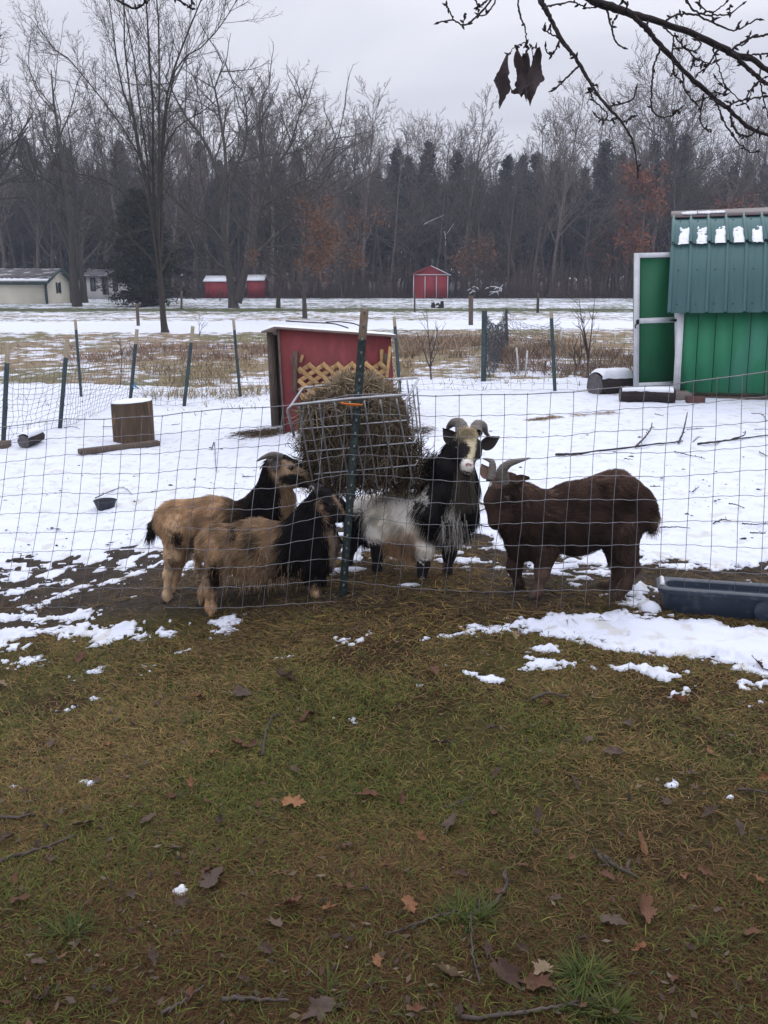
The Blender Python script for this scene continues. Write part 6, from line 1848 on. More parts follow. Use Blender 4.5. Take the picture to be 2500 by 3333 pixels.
A.chain([(955, 375, 54, -.02), (1040, 440, 62, -.03), (1168, 466, 36, -.03)], sy=.8, k=.025, rev=True, fur=.22)
A.chain([(985, 345, 36, -.02), (1130, 412, 26, -.03), (1192, 445, 22, -.03)], k=.02, rev=True, fur=.2)
A.chain([(1000, 500, 45, -.02), (1130, 500, 28, -.03), (1192, 478, 22, -.03)], k=.02, rev=True, fur=.2)
A.chain([(280, 800, 130, -.05), (240, 980, 74, -.06), (205, 1120, 44, -.06), (195, 1260, 36, -.06), (200, 1318, 38, -.06)], k=.03, fur=.34, foot=True)
A.chain([(310, 820, 110, .08), (290, 980, 64, .10), (255, 1120, 40, .11), (240, 1300, 36, .11)], k=.03, fur=.32, foot=True)
A.chain([(850, 880, 100, -.03), (880, 1080, 50, -.03), (885, 1300, 34, -.03)], k=.03, fur=.3, foot=True)
A.chain([(900, 900, 90, .08), (930, 1100, 46, .09), (930, 1290, 34, .09)], k=.03, fur=.3, foot=True)
A.chain([(150, 720, 24), (95, 790, 20), (75, 850, 10)], k=.02, fur=.6)
A.body(.0075, colA).fur(38000, .046, .0009, 1, clump=.85, lift=.34)
A.tuft('tail_hair', 700, (135, 725, 0), (85, 830, 0), 22, 18, .07, (-.35, 0, -1), BLK * 1.3, 11)
A.tuft('beard', 900, (990, 560, -.02), (1020, 680, -.02), 55, 40, .06, (.25, -.1, -1), TAN * .8, 12)
A.horn([(965, 330, -.03), (905, 312, -.045), (845, 330, -.055), (798, 356, -.06)], 26)
A.horn([(965, 335, .05), (905, 318, .07), (880, 340, .08), (855, 358, .085)], 24)
A.ear((938, 335, -.05), (922, 428, -.075), 27, .6, GRY * .6, (-.3, -1, 0))
A.ear((950, 335, .06), (920, 400, .10), 25, .5, GRY * .6, (-.3, 1, 0))
A.eye((1032, 402), 15, -.075)
for q in ((200, 1318, -.06), (240, 1305, .11)): A.hoof(A.pt(*q), .026)

# ---- B: front tan and black goat
B = Goat('goat', 'shaggy low tan goat with black forequarters standing closest to the wire', (450, 1330), K1, yB, gG)
def colB(cx, cy, p):
    c = np.tile(TAN * .92, (len(cx), 1))
    c = mixc(c, DBR, S01((fbm(cx * .030, cy * .010, 5, 3) - .58) / .10) * .55)
    c = mixc(c, LTAN, S01((cy - 1080) / 90) * .6)
    dk = S01((cx - 935 + (cy - 900) * .12) / 60) * (1 - S01((cy - 1165) / 30) * (cx < 1100))
    c = mixc(c, BLK * 1.15, dk)
    c = mixc(c, LTAN * .75, seg(cx, cy, 1255, 740, 1295, 830, 26) * (cx > 1225)); c = mixc(c, LTAN * .7, seg(cx, cy, 1295, 830, 1325, 1010, 26))
    hd = (cy < 780) & (cx > 1185)
    base = np.tile(BLK * 1.2, (len(cx), 1))
    base = mixc(base, TAN * .7, seg(cx, cy, 1322, 590, 1392, 705, 9)); base = mixc(base, DBR * 2.2, ell(cx, cy, 1318, 648, 34, 20)); base = mixc(base, TAN * .8, seg(cx, cy, 1228, 620, 1250, 740, 15))
    c = np.where(hd[:, None], base, c)
    c = mixc(c, DBR * .8, ell(cx, cy, 520, 1130, 62, 105)); c = mixc(c, DBR, ell(cx, cy, 660, 830, 30, 40)); c = mixc(c, WHT * .8, ell(cx, cy, 830, 1080, 26, 28)); c = mixc(c, DBR, seg(cx, cy, 790, 830, 800, 1000, 14) * .7)
    leg = (cy > 1195) & (cx > 1120); c = np.where(leg[:, None], np.where((cx > 1222)[:, None], BLK * 1.5, TAN * .95), c)
    c = np.where(((cy > 1235) & (cx < 600))[:, None], TAN * 1.0, c)
    return c
B.headm = lambda cx, cy: (cx > 1190) & (cy < 780)
B.chain([(1080, 935, 168), (820, 950, 172), (560, 930, 140)], sy=.80, k=.05)
B.chain([(1240, 610, 62), (1210, 690, 85), (1170, 800, 120), (1120, 900, 150)], sy=.8, k=.05, fur=.9)
B.chain([(1260, 760, 40), (1275, 900, 55), (1230, 1010, 90)], sy=.8, k=.05, fur=.8)
B.chain([(1240, 590, 55, -.01), (1300, 660, 68, -.02), (1372, 708, 40, -.02)], sy=.8, k=.025, rev=True, fur=.2)
B.chain([(1275, 572, 36, -.01), (1365, 650, 28, -.02), (1398, 690, 22, -.02)], k=.02, rev=True, fur=.2)
B.chain([(1290, 720, 42, -.01), (1365, 730, 30, -.02), (1392, 715, 22, -.02)], k=.02, rev=True, fur=.2)
B.chain([(555, 1000, 110, -.05), (520, 1140, 64, -.06), (478, 1225, 42, -.06), (488, 1330, 36, -.06), (492, 1385, 38, -.06)], k=.03, fur=.34, foot=True)
B.chain([(540, 1000, 90, .07), (480, 1170, 50, .08), (440, 1230, 38, .08), (425, 1340, 36, .08)], k=.03, fur=.34, foot=True)
B.chain([(1150, 1040, 90, -.04), (1175, 1170, 48, -.04), (1195, 1250, 30, -.04), (1208, 1300, 33, -.04)], k=.03, fur=.3, foot=True)
B.chain([(1200, 1040, 70, .07), (1225, 1180, 42, .08), (1232, 1290, 32, .08)], k=.03, fur=.3, foot=True)
B.chain([(445, 880, 26), (415, 980, 20), (405, 1060, 12)], k=.02, fur=.7)
B.body(.0075, colB).fur(44000, .058, .00095, 2, clump=1.1, lift=.40, droop=.7)
B.tuft('belly_fringe', 1300, (590, 1080, -.05), (1110, 1065, -.05), 130, 130, .036, (-.15, 0, -1), lambda r, n, u: (TAN * .95 * (1 - S01((u - .68) / .2)) + BLK * S01((u - .68) / .2)) * (.55 + .6 * r.random((n, 1))), 21, spread=.2)
B.tuft('tail_hair', 600, (440, 900, 0), (408, 1050, 0), 24, 16, .05, (-.4, 0, -1), LTAN * .9, 22)
B.ear((1228, 580, -.03), (1192, 512, -.045), 22, .6, GRY * .55, (.1, -1, .1))
B.ear((1255, 565, .06), (1225, 505, .10), 20, .5, GRY * .5, (.2, 1, .1))
B.eye((1322, 650), 13, -.082)
for q in ((492, 1388, -.06), (425, 1345, .08), (1208, 1302, -.04)): B.hoof(B.pt(*q), .026)

# ---- C: black and white buck facing us
yC = G(1372, 1912)[1] + .12
Cg = Goat('goat', 'black and white bearded buck with curled horns looking towards the camera', (1050, 1330), K1, yC, gG)
def colC(cx, cy, p):
    c = np.tile(WHT, (len(cx), 1))
    c = mixc(c, WHT * .8, S01((fbm(cx * .02, cy * .006, 5, 2) - .5) / .2) * .5)
    c = mixc(c, PCH, ell(cx, cy, 570, 880, 150, 110, .8) * .85)
    edge = np.interp(cy, [200, 330, 430, 520, 600, 640, 680, 760, 830, 900], [740, 690, 690, 700, 680, 600, 610, 660, 700, 800])
    dk = S01((cx - edge) / 34 + .5)
    c = mixc(c, BLK, dk)
    c = mixc(c, WHT * .9, seg(cx, cy, 875, 660, 885, 800, 44)); c = mixc(c, WHT * .85, seg(cx, cy, 830, 820, 880, 780, 30)); c = mixc(c, WHT * .7, seg(cx, cy, 690, 570, 700, 640, 16) * .8)
    c = mixc(c, BLK, S01((300 - cx) / 30) * (cy > 690)); 
    legs = (cy > 905) & (cx < 430); c = np.where(legs[:, None], BLK, c)
    legs = (cy > 1025) & (cx > 560) & (cx < 760); c = np.where(legs[:, None], BLK, c)
    legs = (cy > 820) & (cx > 790); c = np.where(legs[:, None], BLK * 1.2, c)
    c = mixc(c, WHT * .75, ell(cx, cy, 690, 1180, 22, 34)); c = mixc(c, WHT * .6, seg(cx, cy, 868, 1150, 872, 1210, 10)); c = mixc(c, BRN * 2, seg(cx, cy, 822, 1040, 820, 1100, 12))
    hd = (cy < 445) & (cx > 790) & (p[:, 1] < yC - .03)
    base = np.tile(BLK, (len(cx), 1))
    blaze = np.interp(cy, [130, 200, 260, 330, 350], [80, 50, 17, 20, 40]); bx = np.interp(cy, [130, 220, 270, 320, 345], [965, 1000, 1018, 1000, 985])
    base = mixc(base, np.array([.62, .54, .36]), S01((blaze - np.abs(cx - bx)) / 14 + .5) * (cy < 352))
    base = mixc(base, WHT * .95, ell(cx, cy, 975, 390, 52, 58, .3)); base = mixc(base, np.array([.40, .17, .15]), ell(cx, cy, 985, 378, 24, 16, .4)); base = mixc(base, BLK * 2, seg(cx, cy, 955, 424, 985, 428, 5, 6))
    c = np.where(hd[:, None], base, c)
    return c
Cg.slim = .30
Cg.headm = lambda cx, cy: (cx > 850) & (cy < 440)
Cg.chain([(760, 730, 185), (520, 745, 180, .12), (300, 730, 150, .24)], sy=.85, k=.05)
Cg.chain([(910, 300, 95, -.03), (875, 450, 140, .0), (850, 600, 165, .0), (800, 720, 175, 0)], sy=.85, k=.05, fur=1.25)
Cg.chain([(960, 520, 80, -.03), (940, 700, 90, -.03), (915, 820, 60, -.01)], sy=.9, k=.05, fur=1.2)
Cg.chain([(975, 195, 72, -.10), (985, 280, 74, -.14), (980, 375, 46, -.22)], sy=1.0, k=.03, rev=True, fur=.22)
Cg.chain([(900, 250, 40, -.07), (920, 310, 42, -.09)], k=.03, rev=True, fur=.25)
Cg.chain([(1045, 250, 38, -.08), (1040, 310, 34, -.10)], k=.03, rev=True, fur=.25)
Cg.chain([(975, 385, 38, -.235), (978, 398, 40, -.235)], k=.02, rev=True, fur=.12)
Cg.chain([(960, 400, 40, -.16), (972, 425, 30, -.215)], k=.02, rev=True, fur=.2)
Cg.chain([(620, 830, 110, .02), (680, 930, 75, -.01)], k=.05)
Cg.chain([(380, 850, 90, .10), (375, 980, 48, .10), (362, 1075, 34, .10), (382, 1140, 38, .10)], k=.03, fur=.22, foot=True)
Cg.chain([(260, 800, 90, .28), (195, 900, 60, .30), (165, 1040, 40, .30), (172, 1140, 38, .30)], k=.03, fur=.42, foot=True)
Cg.chain([(690, 930, 75, -.02), (682, 1060, 42, -.02), (670, 1140, 33, -.02), (665, 1195, 38, -.02)], k=.03, fur=.22, foot=True)
Cg.chain([(880, 830, 85, .06), (855, 980, 50, .07), (842, 1100, 35, .07), (846, 1195, 38, .07)], k=.03, fur=.22, foot=True)
Cg.body(.0078, colC).fur(30000, .060, .0010, 3, clump=.4, lift=.09, droop=.9)
Cg.tuft('beard', 1100, (930, 430, -.17), (990, 440, -.20), 26, 22, .165, (.03, -.05, -1), lambda r, n, u: (np.array([.16, .14, .11]) * (.4 + .9 * r.random((n, 1)))), 31, spread=.16, droop=.1)
Cg.tuft('forelock', 700, (935, 150, -.12), (1010, 150, -.13), 24, 24, .055, (.05, -.75, -.35), np.array([.58, .50, .34]), 32, spread=.4)
Cg.tuft('mane', 2600, (760, 330, .0), (700, 640, .02), 60, 60, .09, (-.45, -.15, -.8), BLK * 1.25, 33, spread=.25)
Cg.tuft('chest_fringe', 2200, (840, 760, -.10), (990, 700, -.05), 70, 60, .10, (.05, -.1, -1), lambda r, n, u: np.where(((u > .08) & (u < .55) & (r.random((n, 1)) < .8)), WHT, BLK * 1.3) * (.6 + .6 * r.random((n, 1))), 34, spread=.18)
Cg.tuft('belly_fringe', 2600, (430, 880, .08), (720, 960, 0), 60, 50, .06, (-.05, 0, -1), lambda r, n, u: PCH * (.8 + .5 * r.random((n, 1))), 35, spread=.2)
Cg.tuft('thigh_fringe', 1200, (240, 760, .24), (285, 880, .24), 50, 40, .05, (.2, -.2, -1), BLK * 1.3, 36, spread=.35)
Cg.horn([(945, 165, -.09), (930, 105, -.05), (885, 95, -.0), (850, 125, .03), (842, 152, .05)], 47)
Cg.horn([(1035, 165, -.09), (1042, 112, -.05), (1085, 115, .0), (1105, 165, .03), (1133, 192, .04)], 42)
Cg.ear((895, 235, -.06), (812, 132, -.06), 40, .55, BLK * 1.8, (.2, -1, -.1))
Cg.ear((1070, 260, -.07), (1196, 190, -.06), 40, .5, BLK * 1.8, (0, -1, -.3))
Cg.eye((905, 268), 13, -.155); Cg.eye((1066, 288), 13, -.135)
nw = MB()
for dx in (-14, 14):
    a_ = Cg.pt(985 + dx, 380, -.298); nw.tube([a_, a_ + [0, .012, 0]], [.005, .003], 6)
nw.build('nostrils', M['nose'], Cg.root)
for q in ((382, 1148, .10), (172, 1148, .30), (665, 1200, -.02), (846, 1200, .07)): Cg.hoof(Cg.pt(*q), .027)

# ---- D: brown goat, head lowered
D_ = Goat('goat', 'dark brown goat with long pale upswept horns, head lowered beside the buck', (1500, 1330), K1, yD, gG)
def colD(cx, cy, p):
    c = np.tile(BRN, (len(cx), 1))
    c = mixc(c, BRN * 1.8, S01((650 - cy) / 200) * (cx > 420)); c = mixc(c, BRN * .62, S01((cy - 700) / 200) * .8)  # topline lightened: rim light put into the coat colour; lower coat darker brown
    c = mixc(c, DBR * .5, ell(cx, cy, 950, 535, 62, 55, .6) * .8); c = mixc(c, DBR * .6, ell(cx, cy, 1100, 640, 110, 90, .8) * .7); c = mixc(c, DBR * .6, ell(cx, cy, 590, 800, 70, 60, .8) * .6)
    hd = (cx < 400) & (cy < 820)
    c = np.where(hd[:, None], mixc(np.tile(BRN * .72, (len(cx), 1)), DBR * .8, ell(cx, cy, 300, 600, 130, 110, .6)), c)
    c = mixc(c, WHT * .6, ell(cx, cy, 195, 512, 18, 14)); c = mixc(c, BRN * 1.5, ell(cx, cy, 250, 520, 40, 25) * .8); c = mixc(c, BRN * 1.9, ell(cx, cy, 309, 600, 22, 12, .5)); c = mixc(c, DBR * .5, ell(cx, cy, 235, 795, 34, 24))
    c = np.where(((cy > 1080) & (cx > 460) & (cx < 640))[:, None], BRN * 1.55, c); c = np.where(((cy > 1200) & (cx < 450))[:, None], DBR * .7, c)
    c = np.where(((cy > 1040) & (cx > 880))[:, None], BRN * .95, c); c = mixc(c, LTAN * .5, ell(cx, cy, 1325, 760, 40, 60) * .6)
    return c
D_.slim = .34
D_.headm = lambda cx, cy: (cx < 400) & (cy < 820)
D_.chain([(520, 770, 192), (770, 740, 222), (1030, 660, 215), (1160, 690, 150)], sy=.80, k=.06)
D_.chain([(330, 560, 95, -.03), (420, 660, 140, -.02), (520, 760, 180)], sy=.8, k=.05, fur=.8)
D_.chain([(320, 500, 72, -.04), (262, 620, 78, -.06), (238, 760, 42, -.06)], sy=.85, k=.03, rev=True, fur=.3)
D_.chain([(235, 520, 42, -.04), (200, 620, 32, -.06), (222, 770, 28, -.06)], sy=1.1, k=.03, rev=True, fur=.25)
D_.chain([(345, 600, 70, -.04), (285, 720, 44, -.06), (246, 785, 24, -.06)], k=.03, rev=True, fur=.3)
D_.chain([(380, 800, 110), (420, 915, 86), (520, 930, 74)], sy=.85, k=.05)
D_.chain([(395, 930, 80, .06), (360, 1070, 44, .06), (393, 1180, 27, .06), (410, 1265, 28, .06)], k=.03, fur=.35)
D_.chain([(570, 960, 95, -.05), (548, 1110, 52, -.06), (522, 1240, 40, -.06), (488, 1330, 44, -.06)], k=.03, fur=.34, foot=True)
D_.chain([(1080, 830, 150, -.05), (1120, 980, 88, -.06), (1168, 1070, 54, -.06), (1115, 1190, 46, -.06), (1065, 1300, 48, -.06)], k=.03, fur=.42, foot=True)
D_.chain([(1040, 860, 120, .07), (1055, 1030, 66, .08), (1062, 1110, 46, .08), (1000, 1220, 42, .08), (945, 1295, 44, .08)], k=.03, fur=.4, foot=True)
D_.chain([(1250, 690, 40), (1285, 740, 28), (1290, 790, 18)], k=.04, fur=1)
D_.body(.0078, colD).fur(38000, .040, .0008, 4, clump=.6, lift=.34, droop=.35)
D_.tuft('tail_hair', 900, (1245, 690, 0), (1285, 800, 0), 40, 34, .045, (.35, 0, -.8), BRN * 1.3, 41, spread=.35)
D_.horn([(292, 492, -.06), (278, 425, -.08), (320, 375, -.09), (390, 352, -.085), (468, 334, -.08)], 43)
D_.horn([(205, 488, .02), (212, 420, .04), (212, 365, .055), (190, 348, .07), (150, 337, .085)], 32)
D_.ear((345, 492, -.07), (462, 462, -.10), 34, .6, DBR * 1.2, (.1, -.4, .6))
D_.ear((190, 470, .03), (140, 372, .07), 34, .4, BRN * 1.6, (-.3, -1, 0))
D_.eye((308, 600), 11, -.135)
D_.hoof(D_.pt(488, 1335, -.06), .028); D_.hoof(D_.pt(1065, 1305, -.06), .028); D_.hoof(D_.pt(945, 1300, .08), .027)
q = D_.pt(410, 1272, .06)
for sx in (-1, 1): MB().tube([q + [sx * .010, -.002, -.022], q + [sx * .009, 0, 0]], [.015, .013], 8).build('hoof', M['hoof'], D_.root, smooth=True)
# ================================================================ LITTER, GRASS, LEAVES, TWIGS
rng = np.random.default_rng(31)
def blades(name, x, y, ln, wid, col, upr, rng, mat='attr', bend=.6, z=None):
    n = len(x); z = ground_h(x, y) if z is None else z
    az = rng.random(n) * 6.283; el = upr
    d = np.stack([np.cos(az) * np.cos(el), np.sin(az) * np.cos(el), np.sin(el)], 1)
    az2 = az + rng.normal(0, bend, n)
    d2 = np.stack([np.cos(az2), np.sin(az2), -.15 + .5 * np.sin(el)], 1); d2 /= np.linalg.norm(d2, axis=1, keepdims=True)
    p = np.stack([x, y, z - .002], 1); w = np.stack([-np.sin(az), np.cos(az), .3 * rng.normal(0, 1, n)], 1) * wid[:, None]
    m_ = p + d * (ln * .5)[:, None]; e = m_ + d2 * (ln * .5)[:, None]
    e[:, 2] = np.maximum(e[:, 2], z + .002 + .008 * rng.random(n)); m_[:, 2] = np.maximum(m_[:, 2], z + .004)
    V = np.stack([p - w, p + w, m_ + w * .8, m_ - w * .8, e], 1)
    i0 = np.arange(n)[:, None] * 5
    shade = np.array([.85, .85, 1, 1, 1.1])[None, :, None]
    mb = MB().add(V.reshape(-1, 3), [i0 + [[0, 1, 2, 3]], i0 + [[3, 2, 4]]], (col[:, None] * shade).reshape(-1, 3))
    return mb.build(name, M[mat], kind='stuff')
# foreground turf: short matted blades, half of them dead
n = 390000
y = 1.05 * (4.35 / 1.05) ** rng.random(n); x = rng.uniform(-1, 1, n) ; x = np.where(rng.random(n) < .82, x * (.47 * y + .22), np.sign(x) * (.47 * y + .22 + np.abs(x) * (.25 * y + .9)))
lim = 3.62 + .35 * S01(-x / 2) + .25 * (fbm(x * 1.5, 0 * x, 3, 2) - .5)
dens = .25 + .75 * S01((fbm(x * 2.3, y * 2.3, 141, 4) - .36) / .16)
dens = dens * np.where(snow_mask(x, y) > .1, .04 + .5 * (1 - S01((snow_mask(x, y) - .1) / 1.3)), 1) * (1 - .85 * S01((y - lim) / .35))
k = rng.random(n) < dens
x, y, lim = x[k], y[k], lim[k]; n = len(x)
gq = S01((fbm(x * 1.1 + 3, y * 1.1, 151, 4) - .42) / .18) * (.45 + .55 * S01((lim - y) / .7)) 
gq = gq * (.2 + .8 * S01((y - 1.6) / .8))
isg = rng.random(n) < .13 + .46 * gq
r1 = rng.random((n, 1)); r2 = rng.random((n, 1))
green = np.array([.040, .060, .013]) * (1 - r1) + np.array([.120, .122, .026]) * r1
straw_mix = S01((y - 1.5) / 1.3)[:, None]                 # dead blades darker and browner near the camera, paler straw nearer the fence
dead = (np.array([.235, .160, .060]) * (1 - r1) + np.array([.088, .052, .022]) * r1) * straw_mix + (np.array([.100, .054, .021]) * (1 - r1) + np.array([.040, .020, .009]) * r1) * (1 - straw_mix)
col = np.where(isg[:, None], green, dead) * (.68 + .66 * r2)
ln = np.where(isg, .022 + .035 * rng.random(n), .022 + .055 * rng.random(n) ** 1.7); wd = .0006 + .0009 * rng.random(n) ** 2 + .00022 * y
upr = np.where(isg, .25 + .65 * rng.random(n), .02 + .32 * rng.random(n))
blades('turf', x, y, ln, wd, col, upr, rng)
# trodden hay and straw round the goats and under the fence
n = 52000
y = rng.uniform(3.35, 5.1, n); x = rng.uniform(-2.6, 2.4, n)
e = pen_edge(x)
dens = S01((y - 3.45 - .25 * S01((np.abs(x + .1) - .9) / .8)) / .3) * (1 - S01((y - e + .1) / .5)) * (.25 + .75 * np.exp(-((x - .1) / 1.1) ** 2)) * (.3 + .9 * S01((fbm(x * 3, y * 3, 161, 3) - .4) / .2))
dens = np.where(snow_mask(x, y) > .3, dens * .12, dens)
k = rng.random(n) < dens; x, y = x[k], y[k]; n = len(x)
r1 = rng.random((n, 1)); yl = (rng.random((n, 1)) < .30 * np.exp(-((x - .15) / .8) ** 2)[:, None])
col = np.where(yl, np.array([.27, .18, .060]), np.array([.125, .085, .045])) * (.4 + .9 * r1)
blades('hay_litter', x, y, .05 + .10 * rng.random(n), .0013 + .0014 * rng.random(n), col, .02 + .25 * rng.random(n) ** 2, rng, 'hay', .9)
# crumbs of leaf, bark and seed husk lying in the turf
n = 4200
y = 1.05 * (3.9 / 1.05) ** rng.random(n); x = rng.uniform(-1, 1, n) * (.47 * y + .2)
k = (snow_mask(x, y) < .1) & (rng.random(n) < .25 + .9 * S01((fbm(x * 2.6, y * 2.6, 181, 3) - .42) / .2)); x, y = x[k], y[k]; n = len(x)
sz = (.0025 + .0075 * rng.random(n) ** 2)[:, None]; a = rng.random(n) * 6.28
u = np.stack([np.cos(a), np.sin(a), rng.normal(0, .35, n)], 1); w = np.stack([-np.sin(a), np.cos(a), rng.normal(0, .35, n)], 1)
c = np.stack([x, y, ground_h(x, y) + .006 + .012 * rng.random(n)], 1)
V = np.stack([c - u * sz * 1.6, c - w * sz * (.3 + .6 * rng.random((n, 1))), c + u * sz * 1.4 + [0, 0, .003], c + w * sz * (.3 + .6 * rng.random((n, 1)))], 1)
pal = np.array([[.12, .085, .055], [.075, .05, .038], [.11, .06, .035], [.13, .10, .075], [.05, .038, .033]])
cc = pal[rng.integers(0, 5, n)] * (.6 + .6 * rng.random((n, 1)))
MB().add(V.reshape(-1, 3), np.arange(n * 4).reshape(n, 4), np.repeat(cc, 4, 0)).build('leaf_litter', M['attr'], kind='stuff')
# green tufts
def tuft(px, py, r, n, label, seed, ln=.07, name='grass_tuft', cols=((.040, .062, .014), (.115, .112, .03))):
    rs = np.random.default_rng(seed); g = G(px, py); s = zdepth(g) / FPX; R_ = r * s
    a = rs.random(n) * 6.28; q = R_ * np.sqrt(rs.random(n)) * .6; ci = rs.integers(0, 5, n); cc = rs.normal(0, R_ * .38, (5, 2))
    x, y = g[0] + cc[ci, 0] + q * np.cos(a) * .6, g[1] + cc[ci, 1] + q * np.sin(a) * .5
    z = ground_h(x, y); az = a + rs.normal(0, .9, n) + .5 * np.sin(x * 60); el = .2 + .9 * rs.random(n) ** 1.3
    L = ln * (.35 + 1.0 * rs.random(n) ** 1.5); uu = np.linspace(0, 1, 4)
    d = np.stack([np.cos(az) * np.cos(el), np.sin(az) * np.cos(el), np.sin(el)], 1)
    st = np.stack([x, y, z - .004], 1)[:, None] + d[:, None] * (L[:, None] * uu)[..., None]
    st[..., 2] -= (L * .55 * np.cos(el))[:, None] * uu ** 2
    st[..., 2] = np.maximum(st[..., 2], z[:, None])
    w = np.stack([-np.sin(az), np.cos(az), 0 * az], 1)[:, None] * (.0016 * (1.1 - uu ** 2))[None, :, None]
    V = np.stack([st - w, st + w], 2); i = np.arange(n * 8).reshape(n, 4, 2)
    c = np.array(cols[0]) + (np.array(cols[1]) - np.array(cols[0])) * rs.random((n, 1)) ** 2
    mb = MB().add(V.reshape(-1, 3), np.stack([i[:, :-1, 0], i[:, :-1, 1], i[:, 1:, 1], i[:, 1:, 0]], -1).reshape(-1, 4), np.repeat(c * (.7 + .5 * rs.random((n, 1))), 8, 0))
    tag(mb.build(name, M['attr']), label, 'grass tuft')
tuft(1945, 3225, 105, 900, 'big bright green grass tuft at the bottom of the picture', 1, .085)
tuft(1530, 2985, 85, 360, 'flat spreading green tuft under the forked twig', 2, .085)
tuft(215, 3035, 60, 240, 'loose yellow-green grass tuft on bare soil near the bottom', 3, .075)
tuft(2340, 3080, 60, 160, 'thin green grass tuft among the brown leaves', 4, .06)
tuft(1010, 2460, 60, 220, 'soft green grass tuft in the middle of the lawn', 5, .05)
tuft(640, 2330, 55, 200, 'small green grass tuft below the russet leaf', 6, .05)
tuft(1075, 3210, 40, 60, 'few long green blades sprouting beside the twig', 7, .09)
# straws lying loose
def strip(name, pts, r, mat, label, cat, group=None):
    return tag(MB().tube(smooth_path(pts, max(4, len(pts) * 4)), r, 5).build(name, M[mat]), label, cat, group)
# ---- fallen leaves
leafm = {}
def leafmat(i):
    if i not in leafm:
        c = [(.20, .135, .085), (.085, .052, .038), (.135, .062, .034), (.115, .078, .058), (.26, .12, .055), (.30, .215, .13)][i]
        leafm[i] = pmat('fallen_leaf', c, tuple(v * .6 for v in c), scale=35, rough=.75, bump=.25, bscale=120, island=.2)
    return leafm[i]
def leaf_mesh(seed, lobed, curl, mi):
    rs = np.random.default_rng(seed); n = 34
    an = np.linspace(0, 2 * np.pi, n, endpoint=False)
    if lobed: R_ = .5 * (.64 + .17 * np.cos(an * 5) * (.6 + .4 * np.cos(an)) + .12 * np.cos(an * 2) + .09 * np.cos(an * 11 + 1)) * (1 + .12 * rs.normal(0, 1, n))
    else: R_ = .5 * (1 / np.sqrt(np.cos(an) ** 2 + (np.sin(an) / .52) ** 2)) * (1 + .05 * rs.normal(0, 1, n))
    rings = [(1, R_), (.66, R_ * .66), (.33, R_ * .33)]
    V = []
    ph = rs.random(4) * 6
    for f, r in rings:
        x, y = r * np.cos(an), r * np.sin(an)
        z = curl * (.9 * np.abs(y) ** 1.5 * 1.2 + .35 * x * x * (1 if rs.random() < .9 else -1)) + .05 * np.sin(x * 9 + ph[0]) * np.cos(y * 8 + ph[1]) + .03 * np.sin(an * 4 + ph[2]) * f
        V.append(np.stack([x, y * (1 - .25 * curl), z], 1))
    V = np.concatenate(V + [np.array([[0, 0, 0.]])])
    i = np.arange(3 * n).reshape(3, n)
    F4 = np.stack([i[:-1], np.roll(i[:-1], -1, 1), np.roll(i[1:], -1, 1), i[1:]], -1).reshape(-1, 4); F3 = np.array([[2 * n + j, 2 * n + (j + 1) % n, 3 * n] for j in range(n)])
    st, sf = tubes(np.array([[[-.42, 0, .01], [-.62, .02, .03], [-.85, .05, .01]]]), np.array([[.012, .010, .008]]), 4)
    me = np_mesh('fallen_leaf', np.concatenate([V, st]), [np.concatenate([F4, sf + len(V)]), F3], leafmat(mi), True)
    return me
LM = {(mi, v): leaf_mesh(mi * 10 + v, v % 3 != 2, (.35, .9, .6, 1.3)[v], mi) for mi in range(6) for v in range(4)}
rl_ = np.random.default_rng(44)
def leaf(px, py, size, mi, v, label, group=None, tilt=.25):
    g = G(px, py); x, y = g[0], g[1]
    o = bpy.data.objects.new('fallen_leaf', LM[(mi, v)]); C.objects.link(o)
    s = size * zdepth(g) / FPX
    o.location = (x, y, gz(x, y) + .012 + .09 * s); o.scale = (s, s, s)
    o.rotation_euler = (rl_.normal(0, tilt), rl_.normal(0, tilt), rl_.random() * 6.28)
    return tag(o, label, 'leaf', group)
gl = 'dead leaves scattered on the grass'
